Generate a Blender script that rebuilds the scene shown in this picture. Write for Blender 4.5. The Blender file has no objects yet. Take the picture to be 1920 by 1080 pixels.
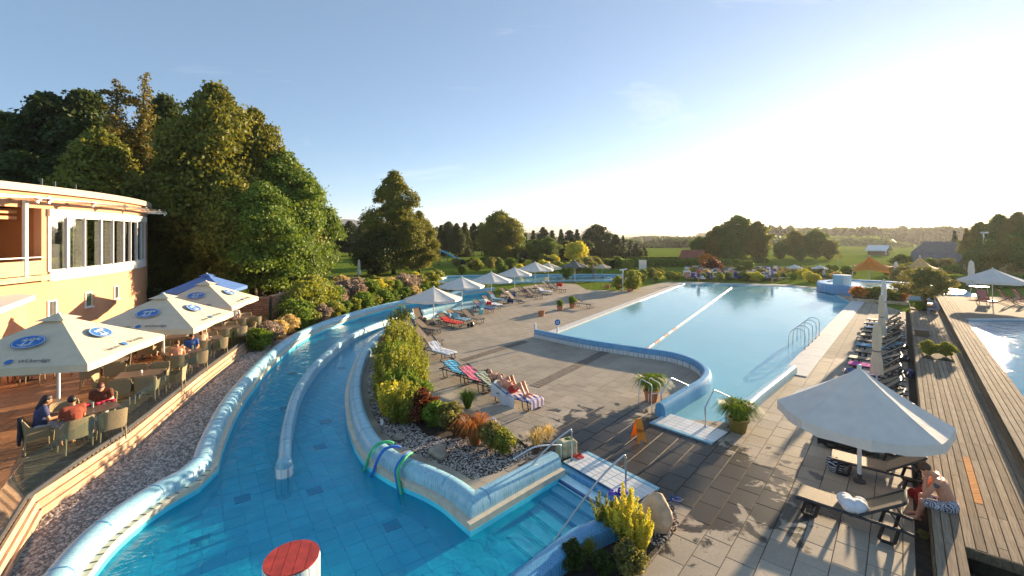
import bpy, bmesh, math, random
import numpy as np
from mathutils import Vector, Matrix
from mathutils.geometry import tessellate_polygon
random.seed(7); RNG = np.random.default_rng(7)
R = math.radians
SC = bpy.context.scene
COL = SC.collection
# ------------------------------------------------------------------ camera
F, H, CX, HY = 850.0, 6.0, 960.0, 440.0        # focal length in photo pixels, eye height, horizon row
cam = bpy.data.cameras.new('camera'); cam_o = bpy.data.objects.new('camera', cam); COL.objects.link(cam_o)
cam.sensor_width = 36; cam.lens = F / 1920 * 36; cam.shift_y = -(540 - HY) / 1920
cam.clip_start = .1; cam.clip_end = 60000
cam_o.location = (0, 0, H); cam_o.rotation_euler = (R(90), 0, 0)
SC.camera = cam_o
# ------------------------------------------------------------------ sky, sun, exposure
SUN_AZ, SUN_EL = math.atan2(890, 850), R(8.7)
sdir = Vector((math.cos(SUN_EL) * math.sin(SUN_AZ), math.cos(SUN_EL) * math.cos(SUN_AZ), math.sin(SUN_EL)))
W = bpy.data.worlds.new('World'); SC.world = W; W.use_nodes = True
nt = W.node_tree; bg = nt.nodes['Background']
sky = nt.nodes.new('ShaderNodeTexSky'); sky.sky_type = 'NISHITA'; sky.sun_disc = False
sky.sun_elevation = SUN_EL; sky.sun_rotation = SUN_AZ; sky.altitude = 600
sky.air_density = .75; sky.dust_density = .12; sky.ozone_density = 2.2
# thin cirrus: streaked noise over the whole dome
tc = nt.nodes.new('ShaderNodeTexCoord'); mp = nt.nodes.new('ShaderNodeMapping')
mp.inputs['Scale'].default_value = (1.2, 3.0, 7.0); mp.inputs['Rotation'].default_value = (.2, .5, .6)
nz = nt.nodes.new('ShaderNodeTexNoise'); nz.inputs['Scale'].default_value = 1.5; nz.inputs['Detail'].default_value = 7; nz.inputs['Roughness'].default_value = .62
nz.inputs['Distortion'].default_value = .6
rp = nt.nodes.new('ShaderNodeValToRGB'); rp.color_ramp.elements[0].position = .575; rp.color_ramp.elements[1].position = .82
mulc = nt.nodes.new('ShaderNodeMath'); mulc.operation = 'MULTIPLY'; mulc.inputs[1].default_value = .4
mx = nt.nodes.new('ShaderNodeMix'); mx.data_type = 'RGBA'
mx.inputs['B'].default_value = (6, 6, 6, 1)
L = nt.links.new
L(tc.outputs['Generated'], mp.inputs[0]); L(mp.outputs[0], nz.inputs['Vector']); L(nz.outputs['Fac'], rp.inputs[0])
L(rp.outputs[0], mulc.inputs[0]); L(mulc.outputs[0], mx.inputs['Factor'])
veil = nt.nodes.new('ShaderNodeMix'); veil.data_type = 'RGBA'; veil.inputs['Factor'].default_value = .30; veil.inputs['B'].default_value = (2.3, 3.3, 4.2, 1)
L(sky.outputs[0], veil.inputs['A']); L(veil.outputs['Result'], mx.inputs['A']); L(mx.outputs['Result'], bg.inputs[0])
bg.inputs[1].default_value = .068
sun = bpy.data.lights.new('sun', 'SUN'); sun.energy = 5.0; sun.angle = R(.6); sun.color = (1.0, .76, .48)
sun_o = bpy.data.objects.new('sun', sun); COL.objects.link(sun_o)
sun_o.rotation_euler = sdir.to_track_quat('Z', 'Y').to_euler()
SC.view_settings.view_transform = 'Standard'; SC.view_settings.look = 'None'
SC.view_settings.exposure = 1.75; SC.view_settings.gamma = 1
SC.render.engine = 'CYCLES'
SC.cycles.max_bounces = 6; SC.cycles.diffuse_bounces = 2; SC.cycles.glossy_bounces = 3
SC.cycles.transparent_max_bounces = 12; SC.cycles.volume_bounces = 0; SC.cycles.use_denoising = True
SC.cycles.caustics_reflective = False; SC.cycles.caustics_refractive = False

# ------------------------------------------------------------------ helpers
def G(px, py, h=0.0):                         # photo pixel on the level h -> world point
    z = F * (H - h) / (py - HY)
    return Vector(((px - CX) * z / F, z, h))
def G2(pts, h=0.0): return [G(x, y, h).xy for x, y in pts]
def toppx(p): return CX + F * p[0] / p[1], HY + F * (H - p[2]) / p[1]
def smooth(pts, n=6, closed=False):           # Catmull-Rom
    P = [Vector(p) for p in pts]; out = []
    m = len(P)
    for i in range(m if closed else m - 1):
        if closed: a, b, c, d = P[i - 1], P[i], P[(i + 1) % m], P[(i + 2) % m]
        else: a, b, c, d = P[max(i - 1, 0)], P[i], P[i + 1], P[min(i + 2, m - 1)]
        for k in range(n):
            t = k / n
            out.append(.5 * ((2 * b) + (c - a) * t + (2 * a - 5 * b + 4 * c - d) * t * t + (3 * b - a - 3 * c + d) * t ** 3))
    if not closed: out.append(P[-1])
    return out
def resample(pts, step):
    P = [Vector(p) for p in pts]; out = [P[0]]; acc = 0
    for a, b in zip(P, P[1:]):
        l = (b - a).length
        while acc + l >= step:
            a = a + (b - a) * ((step - acc) / l); l = (b - a).length; acc = 0; out.append(a.copy())
        acc += l
    return out
def offset2(path, d):                         # offset a 2D polyline to its left by d
    out = []
    for i, p in enumerate(path):
        a = path[max(i - 1, 0)]; b = path[min(i + 1, len(path) - 1)]
        t = (Vector(b[:2]) - Vector(a[:2])); t = t.normalized() if t.length else Vector((1, 0))
        out.append(Vector(p[:2]) + Vector((-t.y, t.x)) * d)
    return out

class MB:                                     # mesh builder: several shapes into ONE mesh
    def __init__(s): s.v = []; s.f = []
    def add(s, vs, fs):
        o = len(s.v); s.v += [tuple(x) for x in vs]; s.f += [tuple(i + o for i in q) for q in fs]; return s
    def box(s, c, d, rz=0, bev=0, M=None):
        x, y, z = d[0] / 2, d[1] / 2, d[2] / 2; ca, sa = math.cos(rz), math.sin(rz)
        if bev:
            b = min(bev, x, y, z)
            vs = [(-x, -y, -z), (x, -y, -z), (x, y, -z), (-x, y, -z), (-x, -y, z - b), (x, -y, z - b), (x, y, z - b), (-x, y, z - b),
                  (-x + b, -y + b, z), (x - b, -y + b, z), (x - b, y - b, z), (-x + b, y - b, z)]
            fs = [(3, 2, 1, 0), (8, 9, 10, 11)] + [(i, (i + 1) % 4, (i + 1) % 4 + 4, i + 4) for i in range(4)] + [(i + 4, (i + 1) % 4 + 4, (i + 1) % 4 + 8, i + 8) for i in range(4)]
        else:
            vs = [(-x, -y, -z), (x, -y, -z), (x, y, -z), (-x, y, -z), (-x, -y, z), (x, -y, z), (x, y, z), (-x, y, z)]
            fs = [(3, 2, 1, 0), (4, 5, 6, 7)] + [(i, (i + 1) % 4, (i + 1) % 4 + 4, i + 4) for i in range(4)]
        vs = [(c[0] + p[0] * ca - p[1] * sa, c[1] + p[0] * sa + p[1] * ca, c[2] + p[2]) for p in vs]
        if M is not None: vs = [M @ Vector(p) for p in vs]
        return s.add(vs, fs)
    def bar(s, a, b, w, h, up=(0, 0, 1)):      # rectangular bar from a to b
        a, b = Vector(a), Vector(b); t = (b - a).normalized(); u = Vector(up)
        if abs(t.dot(u)) > .98: u = Vector((1, 0, 0))
        r = t.cross(u).normalized(); n = r.cross(t)
        vs = [p + r * i * w / 2 + n * j * h / 2 for p in (a, b) for i, j in ((-1, -1), (1, -1), (1, 1), (-1, 1))]
        return s.add(vs, [(3, 2, 1, 0), (4, 5, 6, 7)] + [(i, (i + 1) % 4, (i + 1) % 4 + 4, i + 4) for i in range(4)][::1])
    def tube(s, pts, r, n=8, r2=None, caps=True):
        P = [Vector(p) for p in pts]; m = len(P); vs = []; u = None
        for i, p in enumerate(P):
            t = (P[min(i + 1, m - 1)] - P[max(i - 1, 0)]).normalized()
            if u is None: u = t.orthogonal().normalized()
            else: u = (u - t * u.dot(t)); u = u.normalized() if u.length > 1e-6 else t.orthogonal().normalized()
            w = t.cross(u); rr = r if r2 is None else r + (r2 - r) * i / max(m - 1, 1)
            if isinstance(r, (list, tuple)): rr = r[i]
            vs += [p + (u * math.cos(k * math.tau / n) + w * math.sin(k * math.tau / n)) * rr for k in range(n)]
        fs = [(i * n + k, i * n + (k + 1) % n, (i + 1) * n + (k + 1) % n, (i + 1) * n + k) for i in range(m - 1) for k in range(n)]
        if caps: fs += [tuple(range(n))[::-1], tuple((m - 1) * n + k for k in range(n))]
        return s.add(vs, fs)
    def lathe(s, c, prof, n=20, cap=True):     # prof [(r,z)]
        vs = [(c[0] + r * math.cos(k * math.tau / n), c[1] + r * math.sin(k * math.tau / n), c[2] + z) for r, z in prof for k in range(n)]
        fs = [(i * n + k, i * n + (k + 1) % n, (i + 1) * n + (k + 1) % n, (i + 1) * n + k) for i in range(len(prof) - 1) for k in range(n)]
        if cap: fs += [tuple(range(n))[::-1], tuple((len(prof) - 1) * n + k for k in range(n))]
        return s.add(vs, fs)
    def ball(s, c, r, n=8, sc=(1, 1, 1)):
        m = max(4, n // 2 + 1); vs = []; fs = []
        for i in range(m + 1):
            th = math.pi * i / m
            for k in range(n):
                a = k * math.tau / n
                vs.append((c[0] + r * sc[0] * math.sin(th) * math.cos(a), c[1] + r * sc[1] * math.sin(th) * math.sin(a), c[2] - r * sc[2] * math.cos(th)))
        fs = [(i * n + k, i * n + (k + 1) % n, (i + 1) * n + (k + 1) % n, (i + 1) * n + k) for i in range(m) for k in range(n)]
        return s.add(vs, fs)
    def poly(s, ring, z, holes=()):            # flat sheet with holes, facing up
        rings = [[Vector((p[0], p[1], 0)) for p in r] for r in [ring, *holes]]
        flat = [p for r in rings for p in r]; fs = []
        for t in tessellate_polygon(rings):
            a, b, c = (flat[i] for i in t)
            fs.append(t if (b - a).cross(c - a).z > 0 else t[::-1])
        return s.add([(p.x, p.y, z) for p in flat], fs)
    def prism(s, ring, z0, z1):
        s.poly(ring, z1); s.wall(list(ring) + [ring[0]], z0, z1); return s
    def wall(s, path, z0, z1):
        m = len(path)
        return s.add([(p[0], p[1], z0) for p in path] + [(p[0], p[1], z1) for p in path], [(i, i + 1, m + i + 1, m + i) for i in range(m - 1)])
    def sweep(s, prof, path, close=False, caps=True):   # prof [(left offset, z)] along a 2D path
        m = len(prof); vs = []; n = len(path)
        for i, p in enumerate(path):
            a = Vector(path[(i - 1) % n if close else max(i - 1, 0)][:2]); b = Vector(path[(i + 1) % n if close else min(i + 1, n - 1)][:2])
            q = Vector(p[:2]); d1 = (q - a); d2 = (b - q)
            d1 = d1.normalized() if d1.length > 1e-6 else d2.normalized(); d2 = d2.normalized() if d2.length > 1e-6 else d1
            t = (d1 + d2).normalized(); nn = Vector((-t.y, t.x)); k = 1 / max(.55, nn.dot(Vector((-d1.y, d1.x))))
            vs += [(q.x + nn.x * o * k, q.y + nn.y * o * k, z) for o, z in prof]
        fs = [(i * m + j, i * m + j + 1, ((i + 1) % n) * m + j + 1, ((i + 1) % n) * m + j) for i in range(n if close else n - 1) for j in range(m - 1)]
        if caps and not close: fs += [tuple(range(m)), tuple((n - 1) * m + j for j in range(m))[::-1]]
        return s.add(vs, fs)
    def mesh(s, name, mat, smooth=False, fix=True):
        me = bpy.data.meshes.new(name); me.from_pydata(s.v, [], s.f)
        if fix:
            bm = bmesh.new(); bm.from_mesh(me); bmesh.ops.recalc_face_normals(bm, faces=bm.faces); bm.to_mesh(me); bm.free()
        if mat: me.materials.append(mat)
        if smooth:
            me.polygons.foreach_set('use_smooth', [True] * len(me.polygons))
            if smooth is not True:
                me.set_sharp_from_angle(angle=R(smooth))
        return me
    def build(s, name, mat, parent=None, smooth=False, fix=True):
        return link(name, s.mesh(name, mat, smooth, fix), parent)
def link(name, me, parent=None, loc=None, rz=None):
    o = bpy.data.objects.new(name, me); COL.objects.link(o)
    if parent: o.parent = parent
    if loc is not None: o.location = loc
    if rz is not None: o.rotation_euler = (0, 0, rz)
    return o
def tag(o, label=None, cat=None, group=None, kind=None):
    for k, v in (('label', label), ('category', cat), ('group', group), ('kind', kind)):
        if v: o[k] = v
    return o
def thing(name, label, cat, loc=(0, 0, 0), rz=0, group=None):
    o = bpy.data.objects.new(name, None); COL.objects.link(o); o.empty_display_size = .2
    o.location = loc; o.rotation_euler = (0, 0, rz)
    return tag(o, label, cat, group)
KIDS = {}
def copy_tree(o, parent=None, loc=None, rz=None, label=None, group=None, sc=None):
    c = o.copy(); COL.objects.link(c); c.parent = parent
    if loc is not None: c.location = loc
    if rz is not None: c.rotation_euler = (0, 0, rz)
    if label: c['label'] = label
    if group: c['group'] = group
    if sc is not None: c.scale = (sc, sc, sc) if not hasattr(sc, '__len__') else sc
    if o.name not in KIDS: KIDS[o.name] = list(o.children)
    for ch in KIDS[o.name]: copy_tree(ch, c)
    return c
def quads(name, V, mat, parent=None, tri=False):        # V (n,4,3) numpy -> one mesh, fast
    k = 3 if tri else 4; n = len(V); me = bpy.data.meshes.new(name)
    me.vertices.add(n * k); me.vertices.foreach_set('co', np.asarray(V, dtype=np.float32).ravel())
    me.loops.add(n * k); me.loops.foreach_set('vertex_index', np.arange(n * k, dtype=np.int32))
    me.polygons.add(n); me.polygons.foreach_set('loop_start', np.arange(0, n * k, k, dtype=np.int32))
    me.update(calc_edges=True); me.materials.append(mat)
    return link(name, me, parent) if parent is not False else me

# ------------------------------------------------------------------ materials
def nodes(name):
    m = bpy.data.materials.new(name); m.use_nodes = True
    t = m.node_tree; return m, t, t.nodes['Principled BSDF']
def nd(t, kind, **kw):
    n = t.nodes.new('ShaderNode' + kind)
    for k, v in kw.items():
        if k in n.inputs: n.inputs[k].default_value = v
        else: setattr(n, k, v)
    return n
def c4(c, k=1.0): return (min(c[0] * k, 1), min(c[1] * k, 1), min(c[2] * k, 1), 1)
def mixc(t, fac, a, b, blend='MIX'):
    n = t.nodes.new('ShaderNodeMix'); n.data_type = 'RGBA'; n.blend_type = blend
    for i, x in (('Factor', fac), ('A', a), ('B', b)):
        if hasattr(x, 'is_linked'): t.links.new(x, n.inputs[i])
        else: n.inputs[i].default_value = x
    return n.outputs['Result']
def pos(t, scale=(1, 1, 1), rot=0, obj=False):
    s = nd(t, 'TexCoord').outputs['Object'] if obj else nd(t, 'NewGeometry').outputs['Position']
    m = nd(t, 'Mapping'); m.inputs['Scale'].default_value = scale; m.inputs['Rotation'].default_value = (0, 0, rot)
    t.links.new(s, m.inputs[0]); return m.outputs[0]
def noise(t, vec, scale, detail=4, rough=.55, lo=.35, hi=.65):
    n = nd(t, 'TexNoise', Scale=scale, Detail=detail, Roughness=rough); t.links.new(vec, n.inputs['Vector'])
    r = nd(t, 'MapRange'); r.inputs[1].default_value = lo; r.inputs[2].default_value = hi
    t.links.new(n.outputs['Fac'], r.inputs[0]); return r.outputs[0]
def bump(t, p, h, strength=.3, dist=.02):
    b = nd(t, 'Bump', Strength=strength, Distance=dist); t.links.new(h, b.inputs['Height']); t.links.new(b.outputs[0], p.inputs['Normal']); return b
def rnd(t, c, amount=.25, island=False):      # value jitter per object (or per mesh island)
    r = nd(t, 'NewGeometry').outputs['Random Per Island'] if island else nd(t, 'ObjectInfo').outputs['Random']
    m = nd(t, 'MapRange'); m.inputs[3].default_value = 1 - amount; m.inputs[4].default_value = 1 + amount; t.links.new(r, m.inputs[0])
    h = nd(t, 'HueSaturation'); t.links.new(m.outputs[0], h.inputs['Value'])
    if hasattr(c, 'is_linked'): t.links.new(c, h.inputs['Color'])
    else: h.inputs['Color'].default_value = c
    return h.outputs[0]
def mat(name, col, rough=.6, var=.12, scale=4, bmp=0, bscale=60, metal=0, jit=0, island=False, obj=True, spec=.5, stretch=(1, 1, 1), trans=0, col2=None, coat=0):
    m, t, p = nodes(name); v = pos(t, stretch, obj=obj)
    f = noise(t, v, scale)
    c = mixc(t, f, c4(col, 1 - var), c4(col2 or col, 1 + var))
    if jit: c = rnd(t, c, jit, island)
    t.links.new(c, p.inputs['Base Color']); p.inputs['Roughness'].default_value = rough; p.inputs['Metallic'].default_value = metal
    p.inputs['Specular IOR Level'].default_value = spec
    if coat: p.inputs['Coat Weight'].default_value = coat
    if bmp: bump(t, p, noise(t, v, bscale, 3), bmp, .01)
    if trans:                                  # thin cloth or leaf: light comes through
        tr = nd(t, 'BsdfTranslucent'); t.links.new(c, tr.inputs[0]); ms = nd(t, 'MixShader', Fac=trans)
        t.links.new(p.outputs[0], ms.inputs[1]); t.links.new(tr.outputs[0], ms.inputs[2]); t.links.new(ms.outputs[0], t.nodes['Material Output'].inputs[0])
    return m
def leafmat(name, a, b, trans=.35, rough=.55):
    m, t, p = nodes(name)
    r = nd(t, 'NewGeometry').outputs['Random Per Island']
    c = mixc(t, r, c4(a), c4(b))
    f = noise(t, pos(t, obj=True), .35, 2)
    c = mixc(t, f, c, mixc(t, .5, c, c4(b, 1.25)))
    c = rnd(t, c, .14)
    t.links.new(c, p.inputs['Base Color']); p.inputs['Roughness'].default_value = rough; p.inputs['Specular IOR Level'].default_value = .25
    tr = nd(t, 'BsdfTranslucent'); t.links.new(mixc(t, .5, c, c4((b[0] * 1.5, b[1] * 1.35, b[2] * .5))), tr.inputs[0]); ms = nd(t, 'MixShader', Fac=trans)
    t.links.new(p.outputs[0], ms.inputs[1]); t.links.new(tr.outputs[0], ms.inputs[2]); t.links.new(ms.outputs[0], t.nodes['Material Output'].inputs[0])
    return m
def watermat(name, tint, ripple=.25, scale=2.2, rough=.03, stretch=(1, 1, 1), rot=0, ior=1.33, bodycol=None, bodyf=0):
    m, t, p = nodes(name); t.nodes.remove(p)
    v = pos(t, stretch, rot)
    n1 = nd(t, 'TexNoise', Scale=scale, Detail=3, Roughness=.5, Distortion=.8); t.links.new(v, n1.inputs['Vector'])
    n2 = nd(t, 'TexNoise', Scale=scale * 4.3, Detail=2, Roughness=.5); t.links.new(v, n2.inputs['Vector'])
    ad = nd(t, 'Math', operation='MULTIPLY_ADD'); ad.inputs[1].default_value = .25; t.links.new(n2.outputs['Fac'], ad.inputs[0]); t.links.new(n1.outputs['Fac'], ad.inputs[2])
    b = nd(t, 'Bump', Strength=ripple, Distance=.12); t.links.new(ad.outputs[0], b.inputs['Height'])
    fr = nd(t, 'Fresnel', IOR=ior); t.links.new(b.outputs[0], fr.inputs['Normal'])
    g = nd(t, 'BsdfGlossy', Roughness=rough); t.links.new(b.outputs[0], g.inputs['Normal'])
    tr = nd(t, 'BsdfTransparent', Color=c4(tint)); ms = nd(t, 'MixShader')
    body_ = tr.outputs[0]
    if bodyf:                                  # light scattered back by the water itself
        df = nd(t, 'BsdfDiffuse', Color=c4(bodycol)); mb_ = nd(t, 'MixShader', Fac=bodyf); t.links.new(b.outputs[0], df.inputs['Normal'])
        t.links.new(tr.outputs[0], mb_.inputs[1]); t.links.new(df.outputs[0], mb_.inputs[2]); body_ = mb_.outputs[0]
    t.links.new(fr.outputs[0], ms.inputs[0]); t.links.new(body_, ms.inputs[1]); t.links.new(g.outputs[0], ms.inputs[2])
    t.links.new(ms.outputs[0], t.nodes['Material Output'].inputs[0]); return m
def glassmat(name, tint, ior=1.5, refl=.75):
    m, t, p = nodes(name); t.nodes.remove(p)
    lw = nd(t, 'LayerWeight', Blend=.5); pw = nd(t, 'Math', operation='POWER'); pw.inputs[1].default_value = 3.5; t.links.new(lw.outputs['Facing'], pw.inputs[0])
    r0 = ((ior - 1) / (ior + 1)) ** 2; ma = nd(t, 'Math', operation='MULTIPLY_ADD'); ma.inputs[1].default_value = refl; ma.inputs[2].default_value = r0; t.links.new(pw.outputs[0], ma.inputs[0])
    g = nd(t, 'BsdfGlossy', Roughness=.02); tr = nd(t, 'BsdfTransparent', Color=c4(tint)); ms = nd(t, 'MixShader')
    t.links.new(ma.outputs[0], ms.inputs[0]); t.links.new(tr.outputs[0], ms.inputs[1]); t.links.new(g.outputs[0], ms.inputs[2])
    t.links.new(ms.outputs[0], t.nodes['Material Output'].inputs[0]); return m
def tilemat(name, col, w, h, grout=(.25, .4, .5), rough=.25, var=.15, jw=.03, jit=.12, obj=False, rot=0):
    m, t, p = nodes(name)
    v = pos(t, (1, 1, 1), rot, obj)
    br = nd(t, 'TexBrick', Scale=1.0); br.offset = 0; br.inputs['Mortar Size'].default_value = jw * min(w, h); br.inputs['Brick Width'].default_value = w; br.inputs['Row Height'].default_value = h
    br.inputs['Color1'].default_value = c4(col, 1 - var); br.inputs['Color2'].default_value = c4(col, 1 + var); br.inputs['Mortar'].default_value = c4(grout)
    t.links.new(v, br.inputs['Vector'])
    c = mixc(t, noise(t, v, 1.3, 6), br.outputs['Color'], mixc(t, .35, br.outputs['Color'], c4(col, .8))); c = mixc(t, noise(t, v, .55, 7, .7, .52, .75), c, mixc(t, .28, c, (.75, .80, .80, 1)))
    if jit: c = rnd(t, c, jit)
    t.links.new(c, p.inputs['Base Color']); p.inputs['Roughness'].default_value = rough
    bump(t, p, br.outputs['Fac'], -.25, .004); return m
# ------------------------------------------------------------------ palette
m_white = mat('white_paint', (.78, .77, .74), .5, .04)
m_metal = mat('steel', (.62, .63, .64), .22, .05, metal=1)
m_dkmetal = mat('dark_metal', (.06, .06, .065), .4, .1)
m_black = mat('black_plastic', (.02, .02, .022), .35, .1)
m_canvas = mat('white_canvas', (.80, .77, .72), .8, .05, 3, .55, 5, trans=.22)
m_cream = mat('cream_canvas', (.74, .66, .50), .8, .05, 3, .55, 5, trans=.2)
m_bluecanvas = mat('blue_canvas', (.10, .22, .55), .8, .08, trans=.2)
m_orange = mat('orange_render', (.70, .35, .19), .85, .06, .8, .15, 90, obj=False)
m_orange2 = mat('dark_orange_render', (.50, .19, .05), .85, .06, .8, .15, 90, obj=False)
m_glass = glassmat('window_glass', (.93, .95, .95), 4.2)
m_rail_glass = glassmat('rail_glass', (.90, .95, .93), 1.35)
m_wicker = mat('wicker', (.36, .27, .15), .7, .2, 50, .5, 120, jit=.08)
m_tabletop = mat('table_top', (.19, .12, .085), .35, .15, 8)
m_stone = mat('sandstone', (.55, .42, .27), .9, .25, 3, .6, 14, jit=.15)
m_soil = mat('soil', (.045, .032, .022), .95, .3, 8, .6, 30, obj=False)
m_bark = mat('bark', (.085, .06, .04), .9, .3, 6, .8, 25)
m_terracotta = mat('terracotta', (.52, .20, .09), .75, .1, 8)
m_bluetile = tilemat('pale_blue_mosaic', (.24, .50, .62), .05, .05, (.38, .58, .66), .32, .2, .12, .06)
m_bluetile2 = tilemat('blue_mosaic', (.07, .29, .54), .05, .05, (.17, .40, .58), .3, .2, .12, .06)
m_creamtile = mat('cream_tile', (.66, .58, .44), .4, .1, 6, obj=False)
m_whitetile = tilemat('white_tile', (.70, .73, .72), .15, .15, (.28, .34, .38), .25, .06, .06, .04)
m_towel = mat('white_towel', (.80, .79, .80), .95, .05, 6, .5, 60)
def wood(name, col, rot=0, jit=.2, rough=.9):
    m, t, p = nodes(name); v = pos(t, (1.2, 22, 6), obj=True)
    f = noise(t, v, 1.6, 5, .65); c = mixc(t, f, c4(col, .72), c4(col, 1.25)); c = rnd(t, c, jit)
    t.links.new(c, p.inputs['Base Color']); p.inputs['Roughness'].default_value = rough; p.inputs['Specular IOR Level'].default_value = .05; bump(t, p, f, .3, .006); return m
m_deck = wood('weathered_deck', (.30, .235, .17)); m_deck2 = wood('brown_deck', (.20, .15, .095)); m_facade = wood('light_larch', (.55, .36, .24), jit=.12)
m_newplank = wood('new_plank', (.58, .26, .09), jit=.02)
def dirv(vp): v = Vector((vp - CX, F)); return v.normalized()
A = dirv(1693); B = Vector((A.y, -A.x))                 # along the deck, and across it to the right
P0 = G(1742, 930, .42).xy                                # corner of the right-hand deck
def AB(t, s): return P0 + A * t + B * s
ANG_A = math.atan2(A.y, A.x); ANG_B = math.atan2(B.y, B.x)

# ------------------------------------------------------------------ outlines (photo pixels -> ground)
CZ = .36
c_out = smooth(G2([(40, 1170), (100, 1075), (180, 985), (270, 920), (352, 876)], CZ), 8)[:-1] + smooth(G2([(378, 852), (398, 800), (438, 732), (500, 665), (560, 622), (640, 591), (740, 565), (830, 549), (925, 538)], CZ), 6)
c_mid = smooth(G2([(533, 850), (540, 780), (562, 715), (602, 665), (655, 625), (722, 597), (790, 579), (860, 566), (930, 556)], CZ), 6)
c_in1 = smooth(G2([(930, 566), (860, 576), (800, 588), (745, 607), (705, 632), (680, 665), (667, 710), (670, 755), (686, 800), (712, 832), (755, 858), (810, 880), (850, 900), (888, 928)], CZ), 6)
c_in2 = G2([(888, 928), (940, 900), (1000, 868), (1040, 848)], CZ)
c_in = c_in1 + c_in2[1:]
ST0 = G(1055, 868).xy; ST1 = G(1190, 945).xy; SU = (ST1 - ST0).normalized(); SV = Vector((SU.y, -SU.x)); SL = (ST1 - ST0).length   # stairs frame
if SV.y > 0: SV = -SV
c_st = [ST1 + SU * .35 - SV * .1, ST1 + SU * .35 + SV * .9, ST1 + SU * .2 + SV * 2.0, G(975, 1075, CZ).xy, Vector((-.6, 6.4))]
river_hole = list(c_out) + [p for p in c_in] + [ST0 - SU * .15, ST1 + SU * .35] + c_st[1:] + [Vector((-6.5, 6.2))]
# main pool
pool_near = smooth(G2([(1005, 632), (1100, 652), (1200, 668), (1262, 678), (1305, 693), (1326, 713), (1316, 733), (1285, 752), (1238, 782)]), 5)
pool_right = G2([(1368, 792), (1420, 745), (1470, 703), (1535, 636), (1594, 566)])
pool_far = G2([(1550, 543), (1480, 537), (1285, 531)])
pool_left = G2([(1040, 624)])
pool_hole = pool_near + pool_right + pool_far + pool_left
# right-hand raised pool
UP = .80
rp_hole = [AB(-4, 2.5), AB(26.3, 2.5), AB(26.3, 2.5) + Vector((40, 0)), AB(-4, 2.5) + Vector((40, 0))]
far_hole = smooth(G2([(824, 531), (838, 519), (1000, 516), (1165, 516), (1160, 526), (1070, 527), (950, 531)]), 3, True)

def inpoly(P, ring):
    P = np.atleast_2d(P); r = np.array([[q[0], q[1]] for q in ring]); ins = np.zeros(len(P), bool)
    for (x1, y1), (x2, y2) in zip(r, np.roll(r, -1, 0)):
        c = ((y1 > P[:, 1]) != (y2 > P[:, 1]))
        if y1 != y2: ins ^= c & (P[:, 0] < (x2 - x1) * (P[:, 1] - y1) / (y2 - y1) + x1)
    return ins

def clip_convex(tri, cell):                    # Sutherland-Hodgman, 2D
    out = list(tri)
    for i in range(4):
        a, b = cell[i], cell[(i + 1) % 4]; inp, out = out, []
        sd = lambda p: (b[0] - a[0]) * (p[1] - a[1]) - (b[1] - a[1]) * (p[0] - a[0])
        for k in range(len(inp)):
            p, q = inp[k - 1], inp[k]; dp, dq = sd(p), sd(q)
            if (dp >= 0) != (dq >= 0):
                w = dp / (dp - dq); out.append((p[0] + (q[0] - p[0]) * w, p[1] + (q[1] - p[1]) * w))
            if dq >= 0: out.append(q)
        if not out: return out
    return out

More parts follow.
